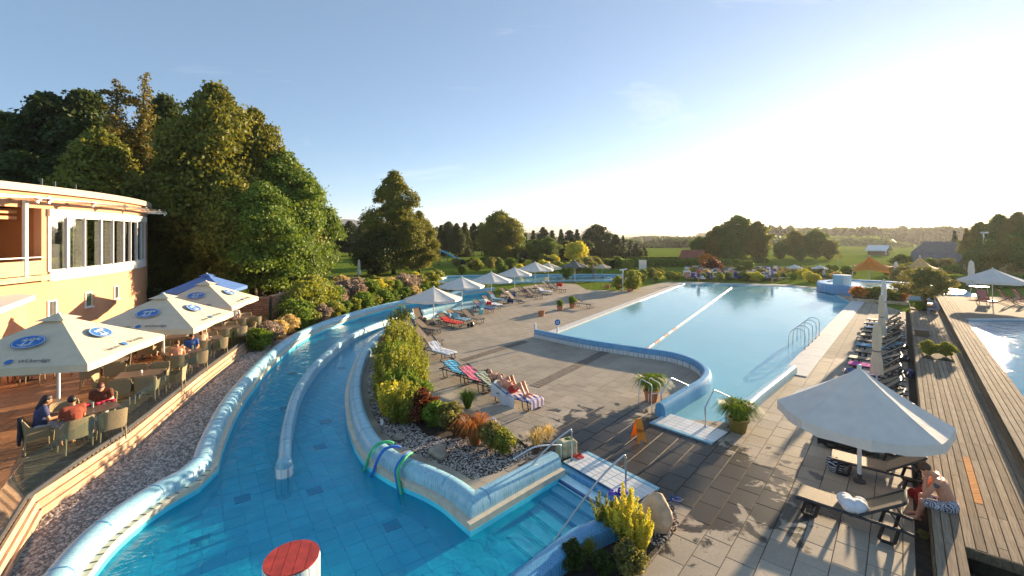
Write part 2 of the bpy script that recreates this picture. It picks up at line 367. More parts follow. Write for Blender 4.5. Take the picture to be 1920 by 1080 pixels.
def paving(parent, ring, holes, ang, w, l, gap, material, z, thick=.03, limit=300, maxd=40, shift=.5, name='paver', org=(0, 0), uneven=.002, skip=None, cut=True):
    """single pavers laid in rows over a sheet: the largest in view are objects, the rest one part"""
    rings = [[Vector((p[0], p[1], 0)) for p in r] for r in [ring, *holes]]; flat = [p for r in rings for p in r]
    tris = [tuple(flat[i].xy for i in t) for t in tessellate_polygon(rings)]
    ca, sa = math.cos(ang), math.sin(ang)
    allp = np.array([[p.x, p.y] for p in flat]) - np.array(org)
    loc = np.stack([allp[:, 0] * ca + allp[:, 1] * sa, -allp[:, 0] * sa + allp[:, 1] * ca], 1)
    i0, j0 = np.floor(loc.min(0) / (w, l)).astype(int) - 1; i1, j1 = np.ceil(loc.max(0) / (w, l)).astype(int) + 1
    cells = []
    for j in range(j0, j1):
        for i in range(i0, i1):
            u, v = (i + (shift * (j % 2))) * w, j * l; x, y = org[0] + (u + w / 2) * ca - (v + l / 2) * sa, org[1] + (u + w / 2) * sa + (v + l / 2) * ca
            if y < 4 or math.hypot(x, y) > maxd: continue
            px, py = toppx((x, y, z))
            if -80 < px < 2000 and py < 1180: cells.append((x, y))
    if not cells: return
    g = gap / 2; hw, hl = w / 2 - g, l / 2 - g
    loc9 = [(a * hw, b * hl) for a in (-1, 0, 1) for b in (-1, 0, 1)]
    C = np.array(cells); pts = np.concatenate([C + (a * ca - b * sa, a * sa + b * ca) for a, b in loc9])
    ins = inpoly(pts, ring)
    for h in holes: ins &= ~inpoly(pts, h)
    ins = ins.reshape(9, len(C)).sum(0)
    full = MB().box((0, 0, 0), (w - gap, l - gap, thick), 0, .006); fm = full.mesh(name, material, fix=False)
    order = np.argsort(np.hypot(C[:, 0], C[:, 1])); n = 0; rest = MB()
    tb = [(min(p[0] for p in t), max(p[0] for p in t), min(p[1] for p in t), max(p[1] for p in t)) for t in tris]
    for k in order:
        if ins[k] == 0 or (skip and skip(C[k])): continue
        x, y = C[k]; dz = random.uniform(-uneven, uneven)
        px, py = toppx((x, y, z)); vis = -20 < px < 1940 and py < 1095
        if ins[k] == 9:
            if vis and n < limit:
                o = link(name, fm, parent, (x, y, z - thick / 2 + dz), ang); n += 1
            else: rest.box((x, y, z - thick / 2 + dz), (w - gap, l - gap, thick), ang)
        elif cut:
            cell = [(x + a * hw * ca - b * hl * sa, y + a * hw * sa + b * hl * ca) for a, b in ((-1, -1), (1, -1), (1, 1), (-1, 1))]
            cx0, cx1 = min(c[0] for c in cell), max(c[0] for c in cell); cy0, cy1 = min(c[1] for c in cell), max(c[1] for c in cell)
            mb = MB() if (vis and n < limit) else rest
            for t, bb in zip(tris, tb):
                if bb[1] < cx0 or bb[0] > cx1 or bb[3] < cy0 or bb[2] > cy1: continue
                if (t[1][0] - t[0][0]) * (t[2][1] - t[0][1]) - (t[1][1] - t[0][1]) * (t[2][0] - t[0][0]) < 0: t = t[::-1]
                q = clip_convex([tuple(p) for p in t], cell)
                if len(q) > 2: mb.add([(p[0], p[1], z + dz) for p in q], [tuple(range(len(q)))])
            if mb is not rest and mb.v: mb.build(name, material, parent, fix=False); n += 1
    if rest.v: tag(rest.build(name + '_field', material, parent, fix=False), kind='stuff')

# ------------------------------------------------------------------ ground to the horizon
def grassmat():
    m, t, p = nodes('meadow'); v = pos(t)
    big = noise(t, v, .02, 3); mid = noise(t, pos(t, (1, .35, 1)), .11, 4); fine = noise(t, v, 3.0, 3)
    c = mixc(t, big, c4((.12, .19, .03)), c4((.24, .29, .04))); c = mixc(t, mid, c, c4((.17, .23, .035)))
    c = mixc(t, fine, mixc(t, .5, c, c4((.05, .08, .015))), c)
    t.links.new(c, p.inputs['Base Color']); p.inputs['Roughness'].default_value = 1; p.inputs['Specular IOR Level'].default_value = 0
    bump(t, p, fine, .6, .08); return m
m_grass = grassmat()
def terr(x, y):
    d = max(0, math.hypot(x * .6, y) - 150)
    h = -.05 - 5.5 * (1 - math.exp(-d / 700))
    h += .9 * math.sin(x / 41 + 1) * math.sin(y / 63) * min(1, d / 120)
    if d > 500: h += 1.5 * math.sin(x / 420 + .5) * min(1, (d - 500) / 900) * (1 if y < 1500 else max(0, 1 - (y - 1500) / 800))
    return h
xs = [-9000, -5000, -2500, -1400, -800, -500, -350, -250, -190, -140] ; xs = xs + [-100, -60, -30, 0, 30, 60, 100] + [-x for x in xs[::-1]]
ys = [-12, 30, 70, 110, 140, 170, 200, 240, 290, 350, 420, 520, 650, 800, 1000, 1300, 1700, 2200, 2800, 3600, 5000, 7000, 10000, 16000]
g = MB()
idx = {}
vs = []; fs = []
for j, y in enumerate(ys):
    for i, x in enumerate(xs): idx[i, j] = len(vs); vs.append((x, y, terr(x, y)))
for j in range(len(ys) - 1):
    for i in range(len(xs) - 1):
        if xs[i] >= -140 and xs[i + 1] <= 140 and ys[j + 1] <= 140: continue
        fs.append((idx[i, j], idx[i + 1, j], idx[i + 1, j + 1], idx[i, j + 1]))
g.add(vs, fs)
g.poly([(-140, -12), (140, -12), (140, 140), (-140, 140)], -.05, [river_hole, pool_hole, rp_hole, far_hole])
tag(g.build('ground', m_grass), kind='structure')

# ------------------------------------------------------------------ pools: floors, walls, water
m_rfloor = tilemat('river_floor_tile', (.11, .76, 1.0), .3, .3, (.02, .25, .40), .4, .12, .05, .05, rot=.6)
m_rfloor_tile = mat('river_tile', (.11, .78, 1.0), .35, .15, 1.2, jit=.13, obj=False)
m_pfloor = mat('pool_floor', (.32, .88, 1.0), .4, .08, .3, obj=False)
m_lane = mat('lane_line', (.02, .10, .24), .4, .1, obj=False)
m_wriver = watermat('river_water', (.82, .97, .99), .34, 2.3, bodycol=(.012, .62, 1.0), bodyf=.32)
m_wpool = watermat('pool_water', (.93, .99, 1.0), .12, .9, .05, bodycol=(.42, .88, 1.0), bodyf=.55)
m_wright = watermat('dark_pool_water', (.45, .75, .90), .22, 1.6, .02, ior=1.16, bodycol=(.08, .40, .62), bodyf=.6)
WZ = -.20
river = tag(MB().poly(river_hole, -.75).build('river_pool_floor', m_rfloor, fix=False), kind='structure')
MB().wall(river_hole + [river_hole[0]], -.75, -.02).build('pool_wall', m_rfloor_tile, river)
tag(MB().poly(river_hole, WZ).build('river_water', m_wriver, fix=False), kind='structure')
pool = tag(MB().poly(pool_hole, -.8).build('swimming_pool_floor', m_pfloor, fix=False), kind='structure')
MB().wall(pool_hole + [pool_hole[0]], -.8, -.02).build('pool_wall', m_pfloor, pool)
tag(MB().poly(pool_hole, -.06).build('swimming_pool_water', m_wpool, fix=False), kind='structure')
for (x0, y0), (x1, y1) in (((1120, 639), (1257, 567)), ((1190, 651), (1307, 572)), ((1270, 664), (1382, 552))):
    a, b = G(x0, y0).xy, G(x1, y1).xy; d = (b - a).normalized(); n = Vector((-d.y, d.x)) * .26; a = a + d * .6; b = a + d * 30; off = Vector((-.3, -.4))
    MB().add([(*(a - n + off), -.794), (*(a + n + off), -.794), (*(b + n + off), -.794), (*(b - n + off), -.794)], [(0, 3, 2, 1)]).build('lane_marking', m_lane, pool)
rpool = tag(MB().poly(rp_hole, -.9).build('raised_pool_floor', mat('raised_pool_tile', (.05, .20, .32), .4, .2, 1, obj=False), fix=False), kind='structure')
MB().wall(rp_hole + [rp_hole[0]], -.9, UP - .1).build('pool_wall', m_bluetile2, rpool)
tag(MB().poly(rp_hole, UP - .06).build('raised_pool_water', m_wright, fix=False), kind='structure')
fpool = tag(MB().poly(far_hole, -.7).build('far_pool_floor', m_pfloor, fix=False), kind='structure')
MB().wall(far_hole + [far_hole[0]], -.7, 0).build('pool_wall', m_bluetile, fpool)
tag(MB().poly(far_hole, -.08).build('far_pool_water', m_wpool, fix=False), kind='structure')
paving(river, river_hole, [], .6, .42, .42, .02, m_rfloor_tile, -.72, .025, 260, 17, 0, 'floor_tile', cut=False)
for px, py in ((375, 1015), (455, 935), (590, 920), (735, 985), (610, 790), (535, 765), (490, 680), (548, 700), (640, 690), (600, 838)):
    q = G(px, py, -.708); MB().box((q.x, q.y, -.708), (.36, .36, .012), .6).build('dark_floor_tile', m_lane, river)

# ------------------------------------------------------------------ copings
m_grate = mat('grate_slot', (.12, .09, .06), .7)
def coping(name, label, path, w, top, matl, side=1, grate=True, joint=1.3, foot=-.05, ledge=None):
    o = thing(name, label, 'pool coping')
    h = w / 2; path = [Vector(p[:2]) for p in path]
    prof = [(-h, foot), (-h, top * .45), (-h * .88, top * .8), (-h * .55, top * .97), (0, top), (h * .5, top * .95), (h * .86, top * .72), (h, top * .35), (h, -.35)]
    if side < 0: prof = [(-a, z) for a, z in prof][::-1]
    MB().sweep(prof, path).build('tiled_body', matl, o, 40)
    if grate:
        gp = [(side * h, -.02), (side * h, .05), (side * (h + .13), .05), (side * (h + .13), -.09)]
        MB().sweep(gp if side < 0 else gp[::-1], path).build('overflow_channel', m_creamtile, o)
        gp = [(side * (h + .11), -.06), (side * (h + .132), -.092), (side * (h + .132), -.74)]
        MB().sweep(gp if side < 0 else gp[::-1], path).build('pool_side', m_rfloor_tile, o)
        for q0, q1 in zip(rs := resample(path, .22), rs[1:]):
            if q0.length > 14: break
            d = (q1 - q0).normalized(); n = Vector((-d.y, d.x)) * side; c = q0 + n * (h + .07)
            MB().box((c.x, c.y, .052), (.02, .12, .012), math.atan2(d.y, d.x)).build('grate_bar', m_grate, o)
    if joint:
        rs = resample(path, joint)
        for q0, q1 in zip(rs[1:], rs[2:]):
            if q0.length > 40: continue
            d = (q1 - q0).normalized(); p2 = [q0 - d * .012, q0 + d * .012]
            MB().sweep([(a * 1.012, z * 1.01 + .002) for a, z in prof[1:-1]], p2).build('joint', m_bluetile2, o)
    return o
coping('river_coping', 'pale blue tiled coping curving between the gravel strip and the river pool', c_out, .46, .34, m_bluetile, -1)
o = coping('river_divider', 'slim pale blue divider wall standing in the middle of the curved river pool', c_mid, .32, .28, m_bluetile, 1, False, 1.1, -1.3)
e = c_mid[0]; MB().lathe((e.x, e.y, 0), [(.2, -1.3), (.2, .02), (.19, .15), (.15, .24), (.05, .28)], 18).build('rounded_end', m_bluetile, o, 50)
MB().lathe((e.x, e.y, 0), [(.212, -.6), (.212, .02), (.2, .03)], 18).build('white_foot', m_whitetile, o, 50)
coping('planter_coping', 'blue tiled coping between the river pool and the shrub bed, ending at the steps', c_in, .46, .36, m_bluetile, -1)
e = c_in2[-1]; 
coping('plant_bed_coping', 'blue tiled coping between the pool steps and the yellow heath plant', c_st[1:4] + [c_st[3] + Vector((-.5, -1.2))], .48, .32, m_bluetile2, -1, False, 0)
coping('pool_front_coping', 'blue tiled raised front wall of the swimming pool with curved corner', pool_near, .36, .46, m_bluetile2, 1, False, 0, -.05)
MB().sweep([(-.2, -.03), (-.2, .2), (-.19, .2)], pool_near).build('white_tile_face', m_whitetile, bpy.data.objects['pool_front_coping'])
coping('pool_side_coping', 'grey blue rounded coping leading from the potted plant along the pool', G2([(1372, 796), (1420, 752), (1470, 712), (1485, 699)]), .4, .34, m_bluetile, 1, False, 0, -.05)
m_coping_white = mat('white_coping_slab', (.60, .59, .57), .8, .06, 2, obj=False, spec=.1)
def strip(name, label, pts, w, z, th, matl, cat='pool edge', seg=0, kid='coping_slab'):
    o = thing(name, label, cat); path = [Vector(p) for p in pts]
    rs = resample(path, seg) if seg else path
    if (rs[-1] - path[-1]).length > .2: rs.append(path[-1])
    for q0, q1 in zip(rs, rs[1:]):
        d = (q1 - q0); c = (q0 + q1) / 2
        MB().box((c.x, c.y, z - th / 2), (d.length - .01, w, th), math.atan2(d.y, d.x), .01).build(kid, matl, o)
    return o
r_off = [p + Vector((.3, .05)) for p in pool_right[2:]]
strip('pool_edge', 'broad white coping of the swimming pool beside the row of ladder rails', [G(1488, 703).xy, G(1610, 564).xy], .95, .03, .12, m_coping_white, seg=2.0)
strip('pool_edge', 'narrow white coping of the swimming pool on the flower pot side', [G(1033, 624).xy, G(1281, 530).xy], .55, .03, .12, m_coping_white, seg=2.0)
strip('pool_edge', 'thin white coping of the swimming pool along the garden bed', [G(1283, 529).xy, G(1480, 535.5).xy, G(1548, 541).xy], .5, .03, .12, m_coping_white, seg=2.5)
coping('far_pool_coping', 'low pale blue rim around the distant pool behind the white parasols', far_hole + [far_hole[0]], .5, .14, m_bluetile, 1, False, 0)

# ------------------------------------------------------------------ plaza paving
bed_in = smooth(G2([(735, 612), (720, 632), (702, 662), (690, 710), (694, 760), (712, 800), (745, 832), (800, 860), (850, 880), (885, 900)]), 4) + G2([(930, 888), (985, 862), (1000, 846), (975, 825), (935, 800), (905, 790), (850, 768), (815, 752), (800, 720), (790, 680), (775, 640), (762, 612)])
bed_st = G2([(1215, 930), (1262, 945), (1275, 985), (1235, 1030), (1180, 1090), (1165, 1150)]) + [Vector((1.2, 6.2)), Vector((-.3, 6.2)), c_st[3], c_st[2], c_st[1]]
plaza_ring = ([c for c in c_in1] + c_in2[1:] + [ST0 - SU * .15, ST1 + SU * .35] + c_st[1:] + [Vector((-.6, 4)), AB(-9, -.25), AB(33.5, -.25)]
              + G2([(1605, 558), (1548, 541), (1480, 533), (1250, 528), (1170, 545), (1100, 543), (1080, 532), (1030, 530), (960, 540), (940, 548)]))
def plazamat(name, base, wet=True):
    m, t, p = nodes(name); v = pos(t)
    c = mixc(t, noise(t, v, .6, 5), c4(base, .82), c4(base, 1.12)); c = mixc(t, noise(t, v, 18, 3), mixc(t, .3, c, c4(base, .6)), c)
    c = rnd(t, c, .12); rgh = nd(t, 'Value'); rgh.outputs[0].default_value = .75
    if wet:                                     # splashed water round the pool steps
        ctr = G(1190, 880)
        def blob(cx, cy, r):
            d = nd(t, 'VectorMath', operation='DISTANCE'); d.inputs[1].default_value = (cx, cy, 0); t.links.new(v, d.inputs[0])
            mr = nd(t, 'MapRange'); mr.inputs[1].default_value = r; mr.inputs[2].default_value = r * .25; t.links.new(d.outputs['Value'], mr.inputs[0]); return mr.outputs[0]
        q1, q2 = G(1190, 845), G(1300, 890); b1 = blob(q1.x, q1.y, 4.0); b2 = blob(q2.x, q2.y, 3.8)
        mxv = nd(t, 'Math', operation='MAXIMUM'); t.links.new(b1, mxv.inputs[0])
        h = nd(t, 'Math', operation='MULTIPLY'); h.inputs[1].default_value = .72; t.links.new(b2, h.inputs[0]); t.links.new(h.outputs[0], mxv.inputs[1])
        n = nd(t, 'TexNoise', Scale=1.7, Detail=6, Roughness=.62, Distortion=.6); t.links.new(v, n.inputs['Vector'])
        ad = nd(t, 'Math', operation='MULTIPLY_ADD'); ad.inputs[1].default_value = .55; t.links.new(mxv.outputs[0], ad.inputs[0]); t.links.new(n.outputs['Fac'], ad.inputs[2])
        mr = nd(t, 'MapRange'); mr.inputs[1].default_value = .68; mr.inputs[2].default_value = .74; t.links.new(ad.outputs[0], mr.inputs[0])
        c = mixc(t, mr.outputs[0], c, mixc(t, .88, c, (.012, .011, .011, 1)))
        mr2 = nd(t, 'MapRange'); mr2.inputs[3].default_value = .75; mr2.inputs[4].default_value = .38; t.links.new(mr.outputs[0], mr2.inputs[0]); t.links.new(mr2.outputs[0], p.inputs['Roughness'])
    else: p.inputs['Roughness'].default_value = .75
    p.inputs['Specular IOR Level'].default_value = .12; t.links.new(c, p.inputs['Base Color']); bump(t, p, noise(t, v, 45, 3), .25, .004); return m
m_paver = plazamat('stone_paver', (.43, .365, .285)); m_joint = mat('joint_sand', (.10, .085, .07), .9, .2, 5, obj=False)
def far_paving():
    m, t, p = nodes('stone_paving_far'); v = pos(t, (1, 1, 1), -ANG_A)
    br = nd(t, 'TexBrick', Scale=1); br.inputs['Brick Width'].default_value = .75; br.inputs['Row Height'].default_value = .5; br.inputs['Mortar Size'].default_value = .012
    for k, f in (('Color1', .92), ('Color2', 1.05)): br.inputs[k].default_value = c4((.43, .365, .285), f)
    br.inputs['Mortar'].default_value = c4((.13, .11, .09)); t.links.new(v, br.inputs['Vector'])
    c = mixc(t, noise(t, pos(t), .4, 4), br.outputs[0], mixc(t, .25, br.outputs[0], c4((.2, .17, .14)))); t.links.new(c, p.inputs['Base Color']); p.inputs['Roughness'].default_value = .9; p.inputs['Specular IOR Level'].default_value = .08; return m
plaza = tag(MB().poly(plaza_ring, -.018, [bed_in, pool_hole, ]).build('plaza', far_paving(), fix=False), kind='structure')
NEARD = 27
near_ring = plaza_ring
paving(plaza, near_ring, [bed_in, pool_hole], ANG_A, .75, .5, .014, m_paver, 0, .03, 300, NEARD, .5, skip=lambda c: inpoly(c, bed_st)[0])
m_setts = mat('dark_sett', (.16, .125, .095), .8, .2, 8, .3, 30, jit=.2)
def sett_band(x0, y0, x1, y1, w=.5):           # bands of small dark setts across the plaza
    a, b = G(x0, y0).xy, G(x1, y1).xy; d = (b - a); L_ = d.length; d.normalize(); n = Vector((-d.y, d.x)); ang = math.atan2(d.y, d.x)
    me = MB().box((0, 0, 0), (.235, .155, .03), 0, .008).mesh('sett', m_setts, fix=False)
    MB().add([(*(a - n * w / 2), .0042), (*(b - n * w / 2), .0042), (*(b + n * w / 2), .0042), (*(a + n * w / 2), .0042)], [(0, 1, 2, 3)]).build('sett_bed', m_joint, plaza)
    i = 0
    while i * .25 < L_:
        for k in range(3): q = a + d * (i * .25 + .12) + n * ((k - 1) * .168); link('sett', me, plaza, (q.x, q.y, -.006 + random.uniform(0, .003)), ang)
        i += 1
sett_band(1002, 725, 1135, 660); sett_band(868, 676, 985, 640, .5)
# gravel and soil beds
m_gravel_base = mat('gravel_bed', (.22, .20, .19), .95, .3, 25, .5, 60, obj=False)
def gravelmat(name, a, b):
    m, t, p = nodes(name); r = nd(t, 'NewGeometry').outputs['Random Per Island']
    t.links.new(mixc(t, r, c4(a), c4(b)), p.inputs['Base Color']); p.inputs['Roughness'].default_value = .85; return m
m_pebble = gravelmat('pebble', (.20, .17, .15), (.72, .62, .54))
def gravel(name, label, ring, z, size, dens, parent=None, maxd=30):
    r = np.array([[p[0], p[1]] for p in ring]); lo, hi = r.min(0), r.max(0)
    n = int((hi - lo).prod() * dens); P = RNG.random((n, 2)) * (hi - lo) + lo; d = np.hypot(P[:, 0], P[:, 1])
    keep = inpoly(P, ring) & (RNG.random(n) < np.clip((11 / d) ** 1.3, 0, 1)) & (d < maxd)
    P = P[keep]; d = d[keep]; n = len(P); s = size * RNG.uniform(.6, 1.3, n) * np.clip(d / 11, 1, 2)
    base = np.array([[1, 0, 0], [0, 1, 0], [-1, 0, 0], [0, -1, 0], [0, 0, .7], [0, 0, -.5]], float)
    a = RNG.uniform(0, math.tau, n); V = np.repeat(base[None], n, 0) * (RNG.uniform(.6, 1.2, (n, 6, 1))) * s[:, None, None] * [1, .75, .8]
    x = V[..., 0] * np.cos(a)[:, None] - V[..., 1] * np.sin(a)[:, None]; y = V[..., 0] * np.sin(a)[:, None] + V[..., 1] * np.cos(a)[:, None]
    V = np.stack([x + P[:, :1], y + P[:, 1:], V[..., 2] + z + .006], 2)
    fc = np.array([[0, 1, 4], [1, 2, 4], [2, 3, 4], [3, 0, 4]]); me = bpy.data.meshes.new(name)
    me.vertices.add(n * 6); me.vertices.foreach_set('co', V.astype(np.float32).ravel())
    fi = (fc[None] + (np.arange(n) * 6)[:, None, None]).reshape(-1, 3).astype(np.int32)
    me.loops.add(fi.size); me.loops.foreach_set('vertex_index', fi.ravel()); me.polygons.add(len(fi)); me.polygons.foreach_set('loop_start', np.arange(0, fi.size, 3, dtype=np.int32))
    me.update(calc_edges=True); me.materials.append(m_pebble)
    return tag(link(name, me, parent), label, 'gravel', kind='stuff')
# terrace edge lines
TZ = .5
t_edge = G2([(-60, 1122), (0, 1022), (60, 926), (240, 810), (375, 702), (480, 625), (530, 603)], TZ)
t_foot = [p + Vector((.12, -.06)) for p in t_edge]
strip_ring = t_foot + [G(545, 612).xy] + [p for p in reversed(c_out[:-24])]
gbed = tag(MB().poly(strip_ring, -.03).build('gravel_strip_bed', m_gravel_base, fix=False), kind='structure')
gravel('gravel_strip', 'strip of pale rounded gravel between the terrace boards and the river coping', strip_ring, -.03, .034, 620)
sbed = tag(MB().poly(bed_in, -.03).build('planter_bed', m_soil, fix=False), kind='structure')
gring = smooth(G2([(702, 662), (690, 710), (694, 760), (712, 800), (745, 832), (800, 860), (850, 880), (885, 900)]), 4) + G2([(930, 888), (985, 862), (1000, 846), (960, 822), (905, 800), (850, 822), (800, 815), (765, 780), (740, 740), (728, 690), (735, 640)])
gravel('planter_gravel', 'grey gravel in the shrub bed beside the river coping', gring, -.03, .03, 620)
b2 = tag(MB().poly(bed_st, -.010).build('plant_bed', m_soil, fix=False), kind='structure')
gravel('bed_pebbles', 'small brown pebbles around the pale boulder', G2([(1215, 930), (1262, 945), (1275, 985), (1235, 1030), (1200, 1000)]), -.008, .03, 500)

# ------------------------------------------------------------------ landing and steps into the river pool
def frame_box(mb, o, u, v, a, b, c, d, z0, z1):   # box spanning u a..b, v c..d
    q = o + u * (a + b) / 2 + v * (c + d) / 2
    return mb.box((q.x, q.y, (z0 + z1) / 2), (b - a, d - c, z1 - z0), math.atan2(u.y, u.x), .012)
def stairs(name, label, o, u, v, L_, depth, n, tread, rise, inner):
    st = thing(name, label, 'steps')
    frame_box(MB(), o, u, v, 0, L_, -depth, -depth + .14, -.3, .045).build('blue_border', m_bluetile, st)
    frame_box(MB(), o, u, v, 0, L_, -depth + .14, -.01, -.3, .028).build('tile_bed', m_lane, st)
    nu, nv = int(L_ / .30), 5; tu, tv = L_ / nu, (depth - .16) / nv
    me = MB().box((0, 0, 0), (tu - .012, tv - .012, .02), 0, .003).mesh('landing_tile', m_white_ceramic, fix=False)
    for i in range(nu):
        for j in range(nv):
            q = o + u * (tu * (i + .5)) + v * (-depth + .15 + tv * (j + .5)); link('landing_tile', me, st, (q.x, q.y, .03), math.atan2(u.y, u.x))
    frame_box(MB(), o, u, v, 0, L_, 0, .16, -1.3, -.02).build('nosing', m_bluetile2, st)
    for k in range(n):
        s = frame_box(MB(), o, u, v, inner[0], L_ + inner[1], .16 + tread * k, .16 + tread * (k + 1), -.74, -.12 - rise * k).build('step', m_steptile, st)
        frame_box(MB(), o, u, v, inner[0], L_ + inner[1], .16 + tread * (k + 1) - .08, .16 + tread * (k + 1) + .004, -.16 - rise * k, -.116 - rise * k).build('step_edge', m_stepedge, s)
    return st
m_white_ceramic = mat('white_ceramic', (.70, .70, .68), .3, .05, 4, jit=.06); m_stepedge = mat('step_edge_tile', (.02, .10, .26), .4); m_steptile = mat('step_tile', (.62, .88, .94), .3, .1, 3)
stairs('pool_steps', 'white tiled landing and blue steps going down into the river pool', ST0, SU, SV, SL, .95, 6, .36, .115, (0, .3))
q0, q1 = G(1252, 776).xy, G(1366, 812).xy; su = (q1 - q0).normalized(); sv = Vector((-su.y, su.x)); sv = sv if sv.y > 0 else -sv
stairs('pool_steps', 'white tiled landing and shallow steps into the big swimming pool', q0, su, sv, (q1 - q0).length, 1.15, 6, .42, .15, (.1, -.1))
# ------------------------------------------------------------------ right-hand wooden decks
def planks(parent, t0, t1, s0, s1, z, pw, gap, matl, seg, th=.04, name='plank', seed=1, fr=None):
    rr = random.Random(seed); s = s0
    while s + pw <= s1 + .01:
        t = t0 - rr.uniform(0, seg)
        while t < t1:
            e = min(t + seg, t1); b = max(t, t0)
            if e - b > .1:
                q = (fr or AB)((b + e) / 2, s + pw / 2)
                ob = MB().box((0, 0, 0), (e - b - .008, pw - gap, th), 0, .005).build(name, matl, parent); ob.location = (q.x, q.y, z - th / 2 + rr.uniform(-.002, .002)); ob.rotation_euler = (0, 0, ANG_A)
            t = e
        s += pw
DZ = .42
deck = tag(MB().prism([AB(-1.7, .42), AB(-1.7, 1.7), AB(33.5, 1.7), AB(33.5, 0), AB(1, 0), AB(1, .42)], -.05, DZ - .045).build('wooden_deck', m_soil), kind='structure')
planks(deck, -1.7, 33.5, .42, 1.70, DZ, .142, .012, m_deck, 4.2, seed=3)
planks(deck, -5.5, 33.5, 0, .42, DZ - .004, .14, .012, m_deck, 4.2, seed=5)
MB().prism([AB(-5.5, .01), AB(-5.5, .41), AB(1, .41), AB(1, .01)], -.05, DZ - .05).build('bench_base', m_deck2, deck)
for t in np.arange(-5.5, 33, 3.2):
    a = AB(t, -.012); b = AB(t + 3.19, -.012)
    for zz in (.12, .30): MB().bar((*a, zz), (*b, zz), .02, .16).build('side_board', m_deck2, deck)
MB().bar((*AB(-1.71, .43), .33), (*AB(-1.71, 1.7), .33), .03, .17).build('end_board', m_deck2, deck)
q = AB(1.6, .42 + .142 * 2.5); MB().box((q.x, q.y, DZ + .003), (2.6, .13, .006), ANG_A).build('new_plank', m_newplank, deck)
udeck = tag(MB().prism([AB(-6, 1.705), AB(-6, 2.5), AB(40, 2.5), AB(40, 1.705)], -.05, UP - .045).build('upper_deck', m_soil), kind='structure')
planks(udeck, -6, 40, 1.69, 2.52, UP, .138, .012, m_deck, 4.2, seed=9)
for t in np.arange(-6, 39, 3.6):
    a = AB(t, 1.69); b = AB(t + 3.59, 1.69)
    for zz in (DZ + .07, DZ + .23): MB().bar((*a, zz), (*b, zz), .02, .14).build('riser_board', m_deck2, udeck)
endring = [AB(26.3, 2.53), AB(40, 2.53), AB(40, 2.53) + Vector((22, -2)), AB(26.3, 2.53) + Vector((40, 0))]
tag(MB().prism(endring, -.05, UP - .01).build('pool_end_terrace', m_deck), kind='structure')
strip('pool_edge', 'thin white rim along the end of the raised pool by the pink deckchairs', [AB(26.3, 2.6), AB(26.3, 2.6) + Vector((34, 0))], .3, UP + .02, .1, m_coping_white, seg=3)
tag(MB().poly([AB(-9, -.25), AB(33.5, -.25), AB(33.5, 0), AB(-9, 0)], -.02).build('gravel_gap', m_soil, fix=False), kind='structure')
tag(MB().poly([AB(-9, .0), AB(-1.71, .0), AB(-1.71, 1.72), AB(-9, 1.72)], -.02).build('soil_bed', m_soil, fix=False), kind='structure')
# ------------------------------------------------------------------ terrace
m_terr = mat('terracotta_paver', (.42, .17, .07), .7, .15, 2, .2, 40, jit=.15)
t_in = offset2(t_edge, 2.15)                       # inner line of the board strip
sgn = 1 if t_in[3].x < t_edge[3].x else -1
offs = [.12, .15, .45, 2.3, 2.3, 2.2, 2.1]; t_in = [offset2(t_edge, sgn * w)[i] for i, w in enumerate(offs)]   # the board strip narrows to the corner
back = G2([(455, 597), (400, 583), (300, 574)], TZ) + [Vector((-27, 33)), Vector((-29, 20)), Vector((-29, 7))]
terr_ring = t_edge + back
terrace = tag(MB().prism(terr_ring, -.05, TZ - .045).build('terrace', m_joint), kind='structure')
pav_ring = t_in + back
paving(terrace, pav_ring, [], .35, .6, .6, .012, m_terr, TZ, .04, 300, 32, .5, 'terrace_paver')
ledge = resample(t_edge[1:], .145); ledge_in = resample(t_in[1:], .145)
def at_frac(path, f):
    i = f * (len(path) - 1); k = min(int(i), len(path) - 2); return path[k].lerp(path[k + 1], i - k)
nP = len(ledge)
for i in range(nP):
    a = ledge[i]; b = at_frac(ledge_in, i / (nP - 1)); d = b - a; c = (a + b) / 2
    o = MB().box((0, 0, 0), (d.length - .06, .133, .035), 0, .005).build('deck_plank', m_deck2, terrace); o.location = (c.x, c.y, TZ - .0175 + random.uniform(-.002, .002)); o.rotation_euler = (0, 0, math.atan2(d.y, d.x))
for p, q in zip(t_in[1:], t_in[2:]): MB().bar((*p, TZ - .012), (*q, TZ - .012), .07, .03).build('drain_channel', m_dkmetal, terrace)
# boards closing the terrace edge
fac = thing('retaining_wall', 'stepped light larch boards closing the terrace edge above the gravel', 'wall', (*t_edge[3], 0))
for p, q in zip(t_edge, t_edge[1:]):
    d = (q - p).normalized(); n = Vector((d.y, -d.x)); n = n if n.x > 0 else -n
    for k, (zz, off) in enumerate(((.39, .02), (.225, .075), (.06, .13))):
        l = (q - p).length; m = max(1, round(l / 3.2))
        for i in range(m):
            a = p + (q - p) * (i / m) + n * off; b = p + (q - p) * ((i + 1) / m) + n * off
            o = MB().box((0, 0, 0), ((b - a).length + .02, .06, .158), 0, .008).build('board', m_facade, fac); c = (a + b) / 2
            o.location = (c.x - t_edge[3].x, c.y - t_edge[3].y, zz); o.rotation_euler = (0, 0, math.atan2(d.y, d.x))
rail = thing('glass_railing', 'low frameless glass railing along the terrace edge with dark base bar', 'railing', (*t_edge[3], TZ))
rp_ = resample([Vector(p) for p in t_edge], 1.55)
for a, b in zip(rp_, rp_[1:]):
    d = (b - a).normalized(); n = Vector((d.y, -d.x)); n = n if n.x > 0 else -n; a2 = a - n * .05 - t_edge[3]; b2 = b - n * .05 - t_edge[3]
    MB().bar((*(a2 + d * .02), .46), (*(b2 - d * .02), .46), .016, .82).build('glass_panel', m_rail_glass, rail)
    MB().bar((*a2, .05), (*b2, .05), .06, .10).build('base_bar', m_dkmetal, rail)

